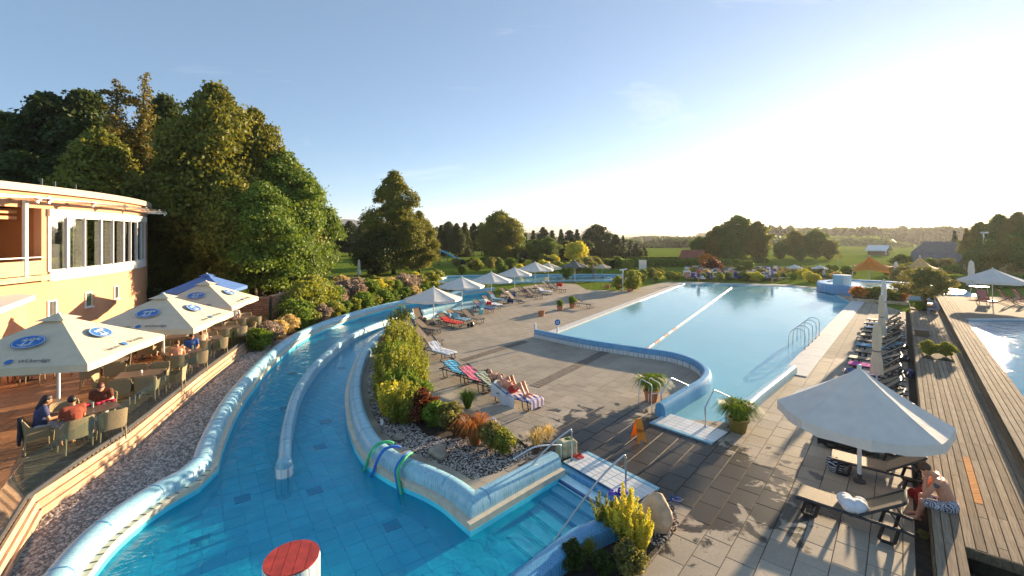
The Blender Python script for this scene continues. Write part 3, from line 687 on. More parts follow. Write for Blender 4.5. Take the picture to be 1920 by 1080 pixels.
# ------------------------------------------------------------------ round spa building
BC = Vector((-52.1, 19.0)); BR = 28.7
def colang(px):
    d = Vector((px - CX, F)).normalized(); bq = d.dot(BC); disc = bq * bq - BC.length_squared + BR * BR
    t = bq - math.sqrt(max(disc, 0)); p = d * t - BC; return math.atan2(p.y, p.x)
def arc(mb, a0, a1, r0, r1, z0, z1, n=None):      # curved block
    n = n or max(2, int(abs(a1 - a0) / .03)); prof = [(r0, z0), (r1, z0), (r1, z1), (r0, z1)]; vs = []
    for i in range(n + 1):
        a = a0 + (a1 - a0) * i / n; vs += [(BC.x + r * math.cos(a), BC.y + r * math.sin(a), z) for r, z in prof]
    fs = [(i * 4 + j, i * 4 + (j + 1) % 4, i * 4 + 4 + (j + 1) % 4, i * 4 + 4 + j) for i in range(n) for j in range(4)] + [(0, 1, 2, 3), (n * 4 + 3, n * 4 + 2, n * 4 + 1, n * 4)]
    return mb.add(vs, fs)
a_l, a_w0, a_w1, a_end = colang(0) - .32, colang(91), colang(271), colang(275) + .5
bld = thing('spa_building', 'round two-storey orange rendered building with a curved band of windows', 'building')
def bpart(name, m, *args, par=None, **k): return arc(MB(), *args, **k).build(name, m, par or bld, 40)
bpart('lower_wall', m_orange, a_l, a_end, BR - .3, BR, 0, 3.62)
bpart('upper_wall', m_orange, a_l, a_end, BR - .3, BR - .003, 7.32, 8.1)
bpart('pier', m_orange, colang(78), a_w0, BR - .35, BR - .002, 3.62, 7.32)
bpart('end_wall', m_orange, a_w1, a_end, BR - .3, BR - .002, 3.62, 7.32)
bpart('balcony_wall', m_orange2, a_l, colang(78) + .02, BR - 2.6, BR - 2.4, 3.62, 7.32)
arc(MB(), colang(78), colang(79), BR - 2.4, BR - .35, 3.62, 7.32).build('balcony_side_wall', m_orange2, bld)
bpart('balcony_floor', m_stone, a_l, colang(83), BR - 2.4, BR + .25, 3.72, 3.98)
for zz in (7.12, 6.83): bpart('sun_beam', m_orange, a_l, colang(70), BR - 1.0, BR - .9, zz - .08, zz + .08)
bpart('sill_band', m_white, a_w0, a_w1, BR - .1, BR + .10, 3.622, 4.12)
bpart('blind_box', m_white, a_w0 - .003, a_w1, BR - .1, BR + .14, 6.95, 7.318)
rf = bpart('roof_fascia', mat('tan_fascia', (.42, .35, .28), .6, .06), a_l - .01, a_end, BR - .5, BR + .28, 8.1, 8.45)
MB().poly([(BC.x + (BR - .4) * math.cos(a_l + (a_end - a_l) * i / 40), BC.y + (BR - .4) * math.sin(a_l + (a_end - a_l) * i / 40)) for i in range(41)] + [BC], 8.38).build('roof_sheet', m_dkmetal, rf)
m_int = mat('interior', (.78, .74, .68), .8, .1)
bpart('room_back_wall', m_int, a_w0, a_w1 + .2, BR - 6.2, BR - 6, 3.7, 7.3)
bpart('room_floor', mat('room_floor', (.25, .2, .16), .4), a_w0, a_w1 + .2, BR - 6, BR - .1, 3.6, 3.9)
bpart('room_ceiling', m_white, a_w0, a_w1 + .2, BR - 6, BR - .12, 7.1, 7.3)
mull = [91, 126, 158, 189, 211, 231, 244, 256, 265, 271]
for i, px in enumerate(mull):
    a = colang(px); wd = .0026 if i % 2 == 1 or i == 0 else .0013
    w_ = arc(MB(), a - wd, a + wd, BR - .08, BR + .06, 4.12, 6.95, 1).build('window_post', m_white, bld)
for p, q in zip(mull, mull[1:]):
    a, b = colang(p), colang(q)
    w_ = arc(MB(), a + .003, b - .003, BR - .03, BR - .02, 4.13, 6.94).build('window_pane', m_glass, bld)
    arc(MB(), a + .003, b - .003, BR - .05, BR + .01, 4.12, 4.19).build('frame_bar', m_white, w_)
    arc(MB(), a + .003, b - .003, BR - .05, BR + .01, 6.88, 6.95).build('frame_bar', m_white, w_)
for k, (p, q) in enumerate(zip(mull, mull[1:])):
    a, b = colang(p), colang(q); f0, f1 = ((.03, .85), (.25, .97), (.0, .7), (.2, .97))[k % 4]; bpart('curtain', m_canvas, a + (b - a) * f0, a + (b - a) * f1, BR - .45, BR - .43, 4.0, 7.05)
for a in (colang(126), colang(189), colang(231)): bpart('gym_frame', m_dkmetal, a + .01, a + .016, BR - 2.2, BR - 1.9, 3.9, 5.6)
a = colang(108); bpart('roller_blind', m_canvas, a_w0 + .005, colang(124), BR - .2, BR - .19, 4.15, 5.5)
for px in (20, 42, 127, 190, 235, 262, 280 - 6):
    a = colang(px); arc(MB(), a - .0018, a + .0018, BR - .05, BR + 1.3, 7.62, 7.72, 1).build('bracket', m_metal, bld)
    arc(MB(), a - .0018, a + .0018, BR + 1.1, BR + 1.2, 7.5, 7.85, 1).build('bracket_fin', m_metal, bld)
for r in (.55, .85, 1.15): bpart('louvre', m_metal, a_l, a_end, BR + r, BR + r + .16, 7.725, 7.76)
for px, zt in ((22, 9.5), (127, 9.0), (151, 8.95), (188, 8.95)):
    a = colang(px); c = BC + Vector((math.cos(a), math.sin(a))) * (BR - 1.2); MB().tube([(c.x, c.y, 8.38), (c.x, c.y, zt)], .045, 6).build('roof_pole', m_dkmetal, bld)
a = colang(42); c = BC + Vector((math.cos(a), math.sin(a))) * (BR + .12); MB().tube([(c.x, c.y, 3.98), (c.x, c.y, 7.7)], .11, 12).build('column', m_white, bld)
m_weave = mat('woven_panel', (.46, .36, .22), .7, .35, 14, .6, 40)
b0 = bpart('balcony_panel', m_weave, a_l, colang(75), BR + .14, BR + .17, 4.02, 4.72)
bpart('hand_rail', m_metal, a_l, colang(75), BR + .12, BR + .18, 4.86, 4.91, par=b0)
for px in (97, 165, 217):                          # slit windows of the ground floor
    a = colang(px); zc = {97: 2.2, 165: 2.3, 217: 2.35}[px]
    w_ = arc(MB(), a - .010, a + .010, BR - .02, BR + .05, zc - .42, zc + .42, 1).build('slit_window', m_white, bld)
    arc(MB(), a - .007, a + .007, BR + .051, BR + .056, zc - .36, zc + .36, 1).build('pane', m_glass, w_)
    arc(MB(), a - .012, a + .012, BR, BR + .14, zc - .48, zc - .42, 1).build('sill', m_white, w_)
# flat-roofed annex
q0, q1, q2 = G(66, 553, 3.2).xy, G(-60, 600, 3.2).xy, G(-60, 543, 3.2).xy
anx = thing('annex_building', 'low orange annex with white flat roof edge behind the first cream parasol', 'building', (*q0, 0))
rel = lambda p: p - q0
rr_ = [rel(q0), rel(q1), rel(q1) + Vector((-8, 2)), rel(q2) + Vector((-3, 2)), rel(q2)]
ctr = sum(rr_, Vector((0, 0))) / 5
ins = [p + (ctr - p).normalized() * .3 for p in rr_]
MB().wall(ins + [ins[0]], .0, 3.0).build('wall', m_orange, anx)
MB().prism(rr_, 2.98, 3.2).build('roof', m_white, anx)

# ------------------------------------------------------------------ parasols
def pyramid(n, rad, apex, rim, ph, sag=.05, seg=4, rings=6):
    mb = MB(); vs = [(0, 0, apex)]; N = n * seg
    for i in range(1, rings + 1):
        f = i / rings
        for k in range(N):
            j, w = divmod(k, seg); w /= seg; a0 = ph + j * math.tau / n; a1 = a0 + math.tau / n
            x = (math.cos(a0) * (1 - w) + math.cos(a1) * w) * rad * f; y = (math.sin(a0) * (1 - w) + math.sin(a1) * w) * rad * f
            z = apex + (rim - apex) * (f ** .93) - sag * math.sin(math.pi * w) * f - sag * .4 * math.sin(math.pi * f)
            vs.append((x, y, z))
    fs = [(0, 1 + k, 1 + (k + 1) % N) for k in range(N)]
    fs += [(1 + (i - 1) * N + k, 1 + i * N + k, 1 + i * N + (k + 1) % N, 1 + (i - 1) * N + (k + 1) % N) for i in range(1, rings) for k in range(N)]
    mb.add(vs, fs); return mb, vs[-N:]
def parasol(label, loc, n, rad, apex, rim, ph=0, matl=None, val=.18, group=None, ribs=True, name='parasol', sag=.05, pole=.03, vent=False, base=.32):
    o = thing(name, label, 'parasol', loc, 0, group); matl = matl or m_canvas
    mb, edge = pyramid(n, rad, apex, rim, ph, sag); c = mb.build('canopy', matl, o, 5)
    if val:
        N = len(edge); v = MB()
        lo = [(x * 1.004, y * 1.004, z - val * (1 + .12 * math.sin(k * 2.3))) for k, (x, y, z) in enumerate(edge)]
        v.add(edge + lo, [(k, (k + 1) % N, N + (k + 1) % N, N + k) for k in range(N)]); v.build('valance', matl, c, 30)
    MB().tube([(0, 0, 0), (0, 0, apex + .02)], pole, 10).build('pole', m_white, o, 40)
    MB().ball((0, 0, apex + .03), .05, 8).build('finial', m_white, c, True)
    MB().lathe((0, 0, 0), [(base, 0), (base, .04), (base * .85, .06), (.06, .08), (.05, .2)], 14).build('base', m_dkmetal, o, 40)
    if ribs:
        for k in range(n):
            a = ph + k * math.tau / n; d = Vector((math.cos(a), math.sin(a)))
            MB().tube([(0, 0, apex - .06), (*(d * rad * .97), rim - .03)], .012, 5).build('rib', m_white, o)
    if vent:
        mb, e = pyramid(n, rad * .2, apex + .05, apex - (apex - rim) * .12, ph, 0, 2, 2); mb.build('vent_cap', matl, c, 12)
    return o
def text_mesh(s, size):
    cu = bpy.data.curves.new('txt', 'FONT'); cu.body = s; cu.size = size; cu.align_x = 'CENTER'; cu.align_y = 'CENTER'; cu.extrude = .002; cu.resolution_u = 3
    o = bpy.data.objects.new('txt', cu); COL.objects.link(o); dg = bpy.context.evaluated_depsgraph_get()
    me = bpy.data.meshes.new_from_object(o.evaluated_get(dg)); bpy.data.objects.remove(o); return me
m_logo = mat('logo_blue', (.035, .17, .47), .7, .05); m_ink = mat('print_grey', (.05, .07, .10), .7, .05)
def logo_mesh():                                    # oval badge with two palm trees, flat print
    ring = MB(); n = 40
    el = lambda a, b, z: [(a * math.cos(k * math.tau / n), b * math.sin(k * math.tau / n), z) for k in range(n)]
    blue = MB().add(el(.40, .27, 0), [tuple(range(n))])
    wh = MB(); r0, r1 = el(.375, .25, .002), el(.36, .235, .002); wh.add(r0 + r1, [(k, (k + 1) % n, n + (k + 1) % n, n + k) for k in range(n)])
    def stroke(p, q, w):
        p, q = Vector(p), Vector(q); d = (q - p).normalized(); m = Vector((-d.y, d.x)) * w
        wh.add([(*(p - m), .002), (*(q - m * .4), .002), (*(q + m * .4), .002), (*(p + m), .002)], [(0, 1, 2, 3)])
    for x, top in ((-.07, .07), (.09, .10)):
        stroke((x - .02, -.11), (x + .02, top), .022)
        for a in (20, 60, 120, 160, 205, -25): stroke((x + .02, top), (x + .02 + .15 * math.cos(R(a)), top + .085 * math.sin(R(a)) - .01), .018)
    for y, w in ((-.12, .2), (-.155, .14), (-.185, .08)): stroke((-w, y), (w, y + .01), .011)
    return blue, wh
lb, lw = logo_mesh(); lb_me = lb.mesh('logo_badge', m_logo, fix=False); lw_me = lw.mesh('palm_print', m_white, fix=False)
tx1 = text_mesh('Raitoxen', .165); tx2 = text_mesh('W\u00dcserdjgs', .165)
for m_ in (tx1, tx2): m_.materials.clear(); m_.materials.append(m_ink)
cring = MB().lathe((0, 0, 0), [(.105, 0), (.105, .003)], 20).add([(.085 * math.cos(k * .33), .085 * math.sin(k * .33), .005) for k in range(19)] + [(.06 * math.cos(k * .33), .06 * math.sin(k * .33), .005) for k in range(19)], [(k, k + 1, 20 + k, 19 + k) for k in range(18)])
cr_me = cring.mesh('round_mark', m_logo)
def square_parasol(label, c, diag, ph, apex, rim, matl, logos=True):
    o = parasol(label, (c[0], c[1], TZ), 4, diag, apex, rim, ph, matl, .20, None, True, 'square_parasol', 0.0, .04, True)
    cp = [x for x in o.children if x.name.startswith('canopy')][0]
    if logos:
        for k in range(4):
            a0, a1 = ph + k * math.pi / 2, ph + (k + 1) * math.pi / 2
            c0 = Vector((math.cos(a0) * diag, math.sin(a0) * diag, rim)); c1 = Vector((math.cos(a1) * diag, math.sin(a1) * diag, rim)); ap = Vector((0, 0, apex))
            mid = (c0 + c1) / 2; n = (c1 - c0).cross(ap - c0).normalized()
            if n.z < 0: n = -n
            up = (ap - mid).normalized(); ex = up.cross(n).normalized()
            if (mid + ex * .1).angle(mid) is None: pass
            def put(name, me, u, v, s=1, lift=.03):
                Mx = Matrix((( *ex, 0), (*up, 0), (*n, 0), (0, 0, 0, 1))).transposed(); q = mid + ex * u + up * v + n * lift
                ob = link(name, me, cp); ob.matrix_local = Matrix.Translation(q) @ Mx.to_3x3().to_4x4() @ Matrix.Scale(s, 4); return ob
            b_ = put('logo_badge', lb_me, 0, .95, 1.0, .055)
            w_ = link('palm_print', lw_me, b_); w_.location = (0, 0, .004)
            put('lettering', tx1, -.52, .2, 1, .03); put('round_mark', cr_me, 0, .2, .85, .03); put('lettering', tx2, .58, .2, 1, .03)
    return o
PH = R(-33)
square_parasol('large cream square parasol with blue oval badges, beside the orange annex', (-13.9, 13.9), 2.7, PH, 3.05, 1.95, m_cream)
square_parasol('cream square parasol with blue oval badges over the middle terrace tables', (-14.3, 18.6), 2.7, PH, 3.05, 1.95, m_cream)
square_parasol('cream square parasol with blue oval badges in front of the blue parasol', (-16.0, 23.7), 2.7, PH, 3.05, 1.95, m_cream)
square_parasol('plain blue square parasol behind the cream ones, next to the bushes', (-20.2, 30), 2.6, PH, 2.9, 1.9, m_bluecanvas, False)

# ------------------------------------------------------------------ terrace furniture
def make_chair():
    t = thing('wicker_armchair', 'x', 'chair')
    n = 18; rows = []
    prof = []
    for i in range(n + 1):                          # U-shaped shell, arms low, back high (faces +y)
        s = i / n * 2 - 1; a = math.pi * (1.5 + s * .5) if abs(s) < 2 else 0
        x = .29 * math.sin(s * math.pi / 2) ** 1 if abs(s) < .999 else .29 * s
        if abs(s) < .5: x = .29 * math.sin(s * math.pi) ; y = -.27 + .05 * (1 - math.cos(s * math.pi))
        else: x = .29 * (1 if s > 0 else -1); y = -.22 + (abs(s) - .5) * 2 * .44
        hgt = .86 if abs(s) < .42 else (.86 - .22 * min(1, (abs(s) - .42) / .22)); prof.append((x, y, hgt))
    vs = []
    for x, y, h_ in prof: vs += [(x * .94, y * .97, .36), (x * 1.0, y, .5), (x * 1.06, y * 1.08 - (.03 if abs(x) < .2 else 0), h_), (x * 1.0, y * 1.0 - (.03 if abs(x) < .2 else 0), h_), (x * .9, y * .9, .44)]
    fs = [(i * 5 + j, i * 5 + j + 1, i * 5 + 6 + j, i * 5 + 5 + j) for i in range(n) for j in range(4)]
    MB().add(vs, fs).build('shell', m_wicker, t, 40)
    MB().box((0, .01, .40), (.53, .50, .09), 0, .02).build('seat', m_wicker, t)
    for x in (-.25, .25):
        for y in (-.22, .22): MB().tube([(x, y, .38), (x * 1.06, y * 1.08, 0)], .022, 6, .016).build('leg', m_wicker, t)
    return t
chair0 = make_chair(); chair_used = []
def chair(x, y, rz, label, group='wicker armchairs on the terrace', z=TZ):
    if not chair_used:
        chair_used.append(1); chair0.location = (x, y, z); chair0.rotation_euler = (0, 0, rz); chair0['label'] = label; chair0['group'] = group; return chair0
    return copy_tree(chair0, None, (x, y, z), rz, label, group)
m_bottle = glassmat('drink_glass', (.8, .85, .8), 1.4)
def table(x, y, rz, label, w=1.25, d=.8, item=None, where=''):
    t = thing('terrace_table', label, 'table', (x, y, TZ), rz, None)
    MB().box((0, 0, .735), (w, d, .03), 0, .006).build('tabletop', m_tabletop, t)
    MB().tube([(0, 0, .03), (0, 0, .72)], .04, 8).build('pedestal', m_dkmetal, t)
    for a in (0, math.pi / 2): MB().bar((-.3 * math.cos(a), -.3 * math.sin(a), .02 + .003 * a), (.3 * math.cos(a), .3 * math.sin(a), .02 + .003 * a), .06, .03).build('foot', m_dkmetal, t)
    ca, sa = math.cos(rz), math.sin(rz)
    for k, (u, v, kind) in enumerate(item or ()):
        q = (x + u * ca - v * sa, y + u * sa + v * ca, TZ + .75)
        if kind == 'glass':
            g_ = thing('drinking_glass', f'tall clear drinking glass on the table {where}', 'glass', q, 0, f'glasses on the table {where}'); MB().lathe((0, 0, 0), [(.028, 0), (.03, .02), (.036, .22), (.033, .22), (.027, .02)], 12).build('cup', m_bottle, g_, 40)
            MB().lathe((0, 0, .012), [(.026, 0), (.031, .15)], 10).build('drink', m_towel, g_)
        elif kind == 'pot':
            g_ = thing('table_flower', f'small white vase with a twig on the table {where}', 'vase', q); MB().lathe((0, 0, 0), [(.03, 0), (.045, .05), (.03, .09), (.03, .1)], 10).build('vase', m_white, g_, 40)
            MB().tube([(0, 0, .05), (.02, .01, .17), (-.03, .02, .26)], .006, 5).build('twig', m_bark, g_)
        elif kind == 'plate':
            g_ = thing('plate', f'white plate with food on the table {where}', 'plate', q, 0, f'plates on the table {where}'); MB().lathe((0, 0, 0), [(.05, 0), (.09, .006), (.125, .022), (.12, .024), (.05, .01)], 16).build('dish', m_white, g_, 40)
            MB().ball((0, .01, .02), .05, 8, (1.2, .9, .5)).build('food', m_terracotta, g_, True)
    return t
def tset(c, rz, label, chairs, where, item=None, w=1.25, d=.8):
    table(c[0], c[1], rz, label, w, d, item, where); ca, sa = math.cos(rz), math.sin(rz); out = []
    for (u, v, a) in chairs:
        out.append((c[0] + u * ca - v * sa, c[1] + u * sa + v * ca, rz + a)); chair(*out[-1], f'tan wicker armchair at the table {where}', f'wicker armchairs at the table {where}')
    return out
PI = math.pi
c4_ = [(-.33, -.68, 0), (.33, -.68, 0), (-.33, .68, PI), (.33, .68, PI)]
e = lambda px, py: G(px, py, TZ + .75).xy
s1 = tset(e(165, 768), .9, 'brown table by the glass rail where three guests sit', [(-.35, -.72, 0.2), (.35, -.72, 0), (-.35, .72, PI), (.42, .74, PI - .3), (-.95, .05, -PI / 2)], 'of the three guests by the rail', [(.1, .05, 'glass'), (-.1, .2, 'glass')])
s2 = tset(e(264, 700), .45, 'empty brown table with a small vase beside the glass rail', c4_ + [(-.95, 0, -PI / 2), (.97, .05, PI / 2)], 'with the small vase', [(0, .05, 'pot')], 1.3, .85)
s3 = tset(e(346, 659), .8, 'brown table where a shirtless guest faces one in blue', c4_, 'of the guest in blue', [(.1, 0, 'plate'), (.3, .15, 'glass')])
s4 = tset(e(388, 634), .8, 'brown table with plates between two red-haired guests', c4_, 'with plates under the middle parasol', [(.1, .1, 'plate'), (-.2, -.1, 'plate')])
s5 = tset(e(428, 613), .8, 'brown table with empty chairs near the stone wall', c4_ + [(.95, 0, PI / 2)], 'near the stone wall')
s6 = tset(e(458, 595), .8, 'small brown table at the far corner of the terrace', c4_, 'at the far terrace corner')
s0 = tset(e(52, 676), .5, 'brown table under the first cream parasol with a reclining guest', [(-.75, -.3, -PI / 2), (.35, -.68, 0), (.95, .1, PI / 2 + .3), (-.3, .68, PI)], 'under the first cream parasol', [(.2, .1, 'glass'), (-.1, 0, 'glass'), (.35, -.1, 'plate')])
s7 = tset(e(268, 641), .4, 'brown table with green napkins under the middle cream parasol', c4_, 'with green napkins', [(.1, 0, 'plate'), (-.2, .1, 'glass')])
s8 = tset(e(200, 676), .6, 'brown table in the shade beside the first parasol pole', c4_, 'in the shade beside the pole')
s9 = tset(e(318, 632), .7, 'brown table in the shade in front of the orange wall', c4_, 'in front of the orange wall')
g_ = thing('napkins', 'green paper napkins on a table under the middle parasol', 'napkin', (*e(262, 640), TZ + .752)); MB().box((0, 0, .02), (.16, .12, .04), .3, .01).build('stack', mat('green_paper', (.06, .30, .08), .8), g_); MB().box((.02, .02, .05), (.13, .1, .015), .9, .004).build('top_napkin', mat('pale_green_paper', (.25, .5, .2), .8), g_)

# ------------------------------------------------------------------ people
def remesh(mb, voxel, matl, name, sm=4):
    me = mb.mesh('tmp', None, fix=False); o = bpy.data.objects.new('tmp', me); COL.objects.link(o)
    r = o.modifiers.new('r', 'REMESH'); r.mode = 'VOXEL'; r.voxel_size = voxel; r.use_smooth_shade = True
    if sm: s_ = o.modifiers.new('s', 'SMOOTH'); s_.factor = .5; s_.iterations = sm
    dg = bpy.context.evaluated_depsgraph_get(); out = bpy.data.meshes.new_from_object(o.evaluated_get(dg)); bpy.data.objects.remove(o)
    out.name = name; out.materials.clear(); out.materials.append(matl); return out
def limb(mb, a, b, r0, r1, n=10):
    mb.tube([a, b], r0, n, r1); mb.ball(a, r0 * 1.0, n); mb.ball(b, r1 * 1.0, n)
V3 = lambda *a: Vector(a)
def skel(pose, arms=None, lean=.1, twist=0, nod=.2, legs=None):
    J = {}
    if pose == 'sit':
        J['pelvis'] = V3(0, 0, .56); up = V3(0, math.sin(lean), math.cos(lean)); fw = V3(0, math.cos(lean), -math.sin(lean))
        J['waist'] = J['pelvis'] + up * .18; J['chest'] = J['pelvis'] + up * .40; J['neck'] = J['pelvis'] + up * .56 + fw * .01; J['head'] = J['neck'] + up * .13 + fw * (.03 + nod * .12)
        for s, n in ((-1, 'l'), (1, 'r')):
            J['sh' + n] = J['neck'] + V3(s * .185, 0, 0) - up * .05
            J['hip' + n] = J['pelvis'] + V3(s * .09, .02, -.03); J['kn' + n] = V3(s * .11, .46, .55); J['an' + n] = V3(s * .11, .47, .11); J['toe' + n] = V3(s * .13, .64, .045)
            J['el' + n] = J['sh' + n] + V3(s * .07, .08, -.26); J['ha' + n] = J['el' + n] + V3(-s * .08, .24, .0)
    elif pose == 'lie':                               # on the back along +y (feet), head at -y, knees up
        z = .50
        J['pelvis'] = V3(0, 0, z); up = V3(0, -math.cos(lean), math.sin(lean)); fw = V3(0, 0, 1)
        J['waist'] = J['pelvis'] + up * .18; J['chest'] = J['pelvis'] + up * .40; J['neck'] = J['pelvis'] + up * .56; J['head'] = J['neck'] + up * .15 + fw * .03
        for s, n in ((-1, 'l'), (1, 'r')):
            J['sh' + n] = J['neck'] + V3(s * .185, 0, 0) - up * .05; J['hip' + n] = J['pelvis'] + V3(s * .09, .02, 0)
            J['kn' + n] = V3(s * .10, .40, z + .30); J['an' + n] = V3(s * .10, .62, z - .06); J['toe' + n] = V3(s * .10, .80, z - .05)
            J['el' + n] = J['sh' + n] + V3(s * .13, .22, -.03); J['ha' + n] = J['el' + n] + V3(-s * .18, .18, .08)
    elif pose == 'stand':
        J['pelvis'] = V3(0, 0, .94); up = V3(0, math.sin(lean), math.cos(lean)); fw = V3(0, 1, 0)
        J['waist'] = J['pelvis'] + up * .18; J['chest'] = J['pelvis'] + up * .40; J['neck'] = J['pelvis'] + up * .56; J['head'] = J['neck'] + up * .14 + fw * .03
        for s, n in ((-1, 'l'), (1, 'r')):
            J['sh' + n] = J['neck'] + V3(s * .185, 0, 0) - up * .05; J['hip' + n] = J['pelvis'] + V3(s * .09, 0, -.03)
            J['kn' + n] = V3(s * .10, .03 + .08 * s, .50); J['an' + n] = V3(s * .10, -.02 + .12 * s, .09); J['toe' + n] = V3(s * .12, .14 + .12 * s, .035)
            J['el' + n] = J['sh' + n] + V3(s * .06, -.02, -.28); J['ha' + n] = J['el' + n] + V3(0, .08, -.24)
    if arms:
        for k, v in arms.items(): J[k] = V3(*v)
    if legs:
        for k, v in legs.items(): J[k] = V3(*v)
    return J
def hand(mb, el, ha, s, fr=.0085):
    d = (ha - el).normalized(); side = d.cross(V3(0, 0, 1)); side = side.normalized() if side.length > .1 else V3(1, 0, 0); nn = side.cross(d)
    palm = ha + d * .05; limb(mb, ha, palm, .027, .03); mb.ball(ha + d * .04 + side * .018, .022, 8); mb.ball(ha + d * .04 - side * .018, .022, 8)
    for k, ln in enumerate((.062, .072, .068, .052)):
        b = ha + d * .07 + side * (.033 - k * .022); m_ = b + d * ln * .55 - nn * .008; limb(mb, b, m_, fr, fr, 6); limb(mb, m_, m_ + d * ln * .35 - nn * ln * .45, fr, fr * .85, 6)
    tb = ha + d * .02 + side * .035 * s; limb(mb, tb, tb + d * .03 + side * .025 * s, fr * 1.15, fr, 6); limb(mb, tb + d * .03 + side * .025 * s, tb + d * .06 + side * .022 * s, fr, fr * .85, 6)
def body(J, k=1.0):
    mb = MB()
    limb(mb, J['pelvis'] + V3(-.055, 0, 0), J['pelvis'] + V3(.055, 0, 0), .125 * k, .125 * k)
    limb(mb, J['pelvis'], J['waist'], .135 * k, .12 * k); limb(mb, J['waist'], J['chest'], .12 * k, .13 * k)
    x = V3(.06, 0, 0); limb(mb, J['chest'] - x, J['chest'] + x, .125 * k, .125 * k)
    limb(mb, J['waist'] - x * .6, J['chest'] - x, .11 * k, .115 * k); limb(mb, J['waist'] + x * .6, J['chest'] + x, .11 * k, .115 * k)
    limb(mb, J['shl'], J['shr'], .07 * k, .07 * k); limb(mb, J['chest'], J['neck'], .10 * k, .06); limb(mb, J['neck'], J['head'], .055, .055)
    hd = J['head']; f = (hd - J['neck']).normalized(); fwd = V3(0, 1, 0) - f * f.y
    if fwd.length < .3: fwd = V3(0, 0, 1)
    fwd.normalize()
    mb.ball(hd, .098, 12, (.84, 1, 1.02)); mb.ball(hd + f * .035 - fwd * .012, .092, 12, (.86, 1, 1)); mb.ball(hd - f * .05 + fwd * .03, .062, 10, (.9, 1, 1))
    mb.ball(hd + fwd * .105 - f * .012, .017, 8); mb.ball(hd + fwd * .094 + f * .008, .013, 8)
    sd = f.cross(fwd); mb.ball(hd + sd * .086 - fwd * .01, .02, 8, (.7, 1, 1.3)); mb.ball(hd - sd * .086 - fwd * .01, .02, 8, (.7, 1, 1.3))
    for n, s in (('l', -1), ('r', 1)):
        mb.ball(J['sh' + n], .072 * k, 10); limb(mb, J['sh' + n], J['el' + n], .055 * k, .042 * k); limb(mb, J['el' + n], J['ha' + n], .043 * k, .028); hand(mb, J['el' + n], J['ha' + n], s)
        limb(mb, J['hip' + n], J['kn' + n], .092 * k, .06 * k); md = J['kn' + n].lerp(J['an' + n], .3) + V3(0, -.015, 0); limb(mb, J['kn' + n], md, .06, .057 * k); limb(mb, md, J['an' + n], .057 * k, .038)
        limb(mb, J['an' + n], J['toe' + n], .042, .03); mb.ball(J['an' + n] + (J['an' + n] - J['toe' + n]) * .25 + V3(0, 0, -.03), .035, 8)
    return mb, f, fwd
SK = {'fair': mat('skin_fair', (.62, .34, .22), .5, .08, 6), 'tan': mat('skin_tan', (.50, .24, .13), .5, .08, 6), 'red': mat('skin_sunburnt', (.66, .30, .18), .5, .12, 4)}
HM = {'dark': mat('hair_dark', (.025, .014, .01), .5, .3, 40), 'brown': mat('hair_brown', (.09, .04, .018), .5, .3, 40), 'red': mat('hair_auburn', (.14, .04, .018), .5, .3, 40), 'grey': mat('hair_grey', (.25, .22, .2), .5, .3, 40)}
CM = {}
def cloth(c):
    if c not in CM: CM[c] = mat('cloth_%02d' % len(CM), c, .9, .15, 20, .3, 60)
    return CM[c]
def person(label, loc, rz, pose='sit', skin='fair', hair='brown', top=None, legsc=None, long=False, vox=.014, group=None, arms=None, lean=.1, nod=.2, legs=None, kk=1.0, legto=.65, legm=None, sh=None):
    o = thing('person', label, 'person', loc, rz, group); J = skel(pose, arms, lean, 0, nod, legs)
    mb, f, fwd = body(J, kk); link('body', remesh(mb, vox, SK[skin], 'body'), o)
    hd = J['head']; h = MB(); h.ball(hd + f * .035 - fwd * .034, .104, 12, (.92, 1, 1)); h.ball(hd + f * .058 - fwd * .012, .09, 10, (.9, 1, .9))
    if long: limb(h, hd - fwd * .05, J['neck'] - fwd * .07 - f * .06, .085, .06)
    link('hair', remesh(h, .014, HM[hair], 'hair', 3), o)
    if top:
        c = MB(); t = .014
        limb(c, J['pelvis'] + (J['waist'] - J['pelvis']) * .3, J['waist'], .135 * kk + t, .125 * kk + t); x = V3(.06, 0, 0)
        limb(c, J['waist'], J['chest'], .125 * kk + t, .135 * kk + t); limb(c, J['chest'] - x, J['chest'] + x, .128 * kk + t, .128 * kk + t); limb(c, J['waist'] - x * .6, J['chest'] - x, .11 * kk + t, .118 * kk + t); limb(c, J['waist'] + x * .6, J['chest'] + x, .11 * kk + t, .118 * kk + t)
        limb(c, J['shl'], J['shr'], .073 * kk + t, .073 * kk + t)
        for n in 'lr': limb(c, J['sh' + n], J['sh' + n].lerp(J['el' + n], .55), .058 * kk + t, .052 * kk + t)
        link('shirt', remesh(c, .016, cloth(top), 'shirt'), o)
    if legsc:
        c = MB(); t = .014; limb(c, J['pelvis'] + V3(-.06, 0, 0), J['pelvis'] + V3(.06, 0, 0), .128 * kk + t, .128 * kk + t)
        for n in 'lr':
            if legto <= 1: limb(c, J['hip' + n], J['hip' + n].lerp(J['kn' + n], legto), .094 * kk + t, (.094 - .03 * legto) * kk + t * 1.4)
            else: limb(c, J['hip' + n], J['kn' + n], .094 * kk + t, .066 * kk + t); limb(c, J['kn' + n], J['kn' + n].lerp(J['an' + n], legto - 1), .066 * kk + t, .055 + t)
        link('shorts' if legto <= 1 else 'trousers', remesh(c, .016, legm or cloth(legsc), 'trousers'), o)
    return o
def on_chair(slot, *a, **k):
    x, y, rz = slot; k.setdefault('lean', .12)
    return person(a[0], (x + .03 * math.sin(-rz), y + .03 * math.cos(rz), TZ - .02), rz, 'sit', **k)
tb = {'ell': (-.24, .16, .80), 'elr': (.24, .16, .80), 'hal': (-.12, .42, .78), 'har': (.12, .42, .78)}   # forearms on the table
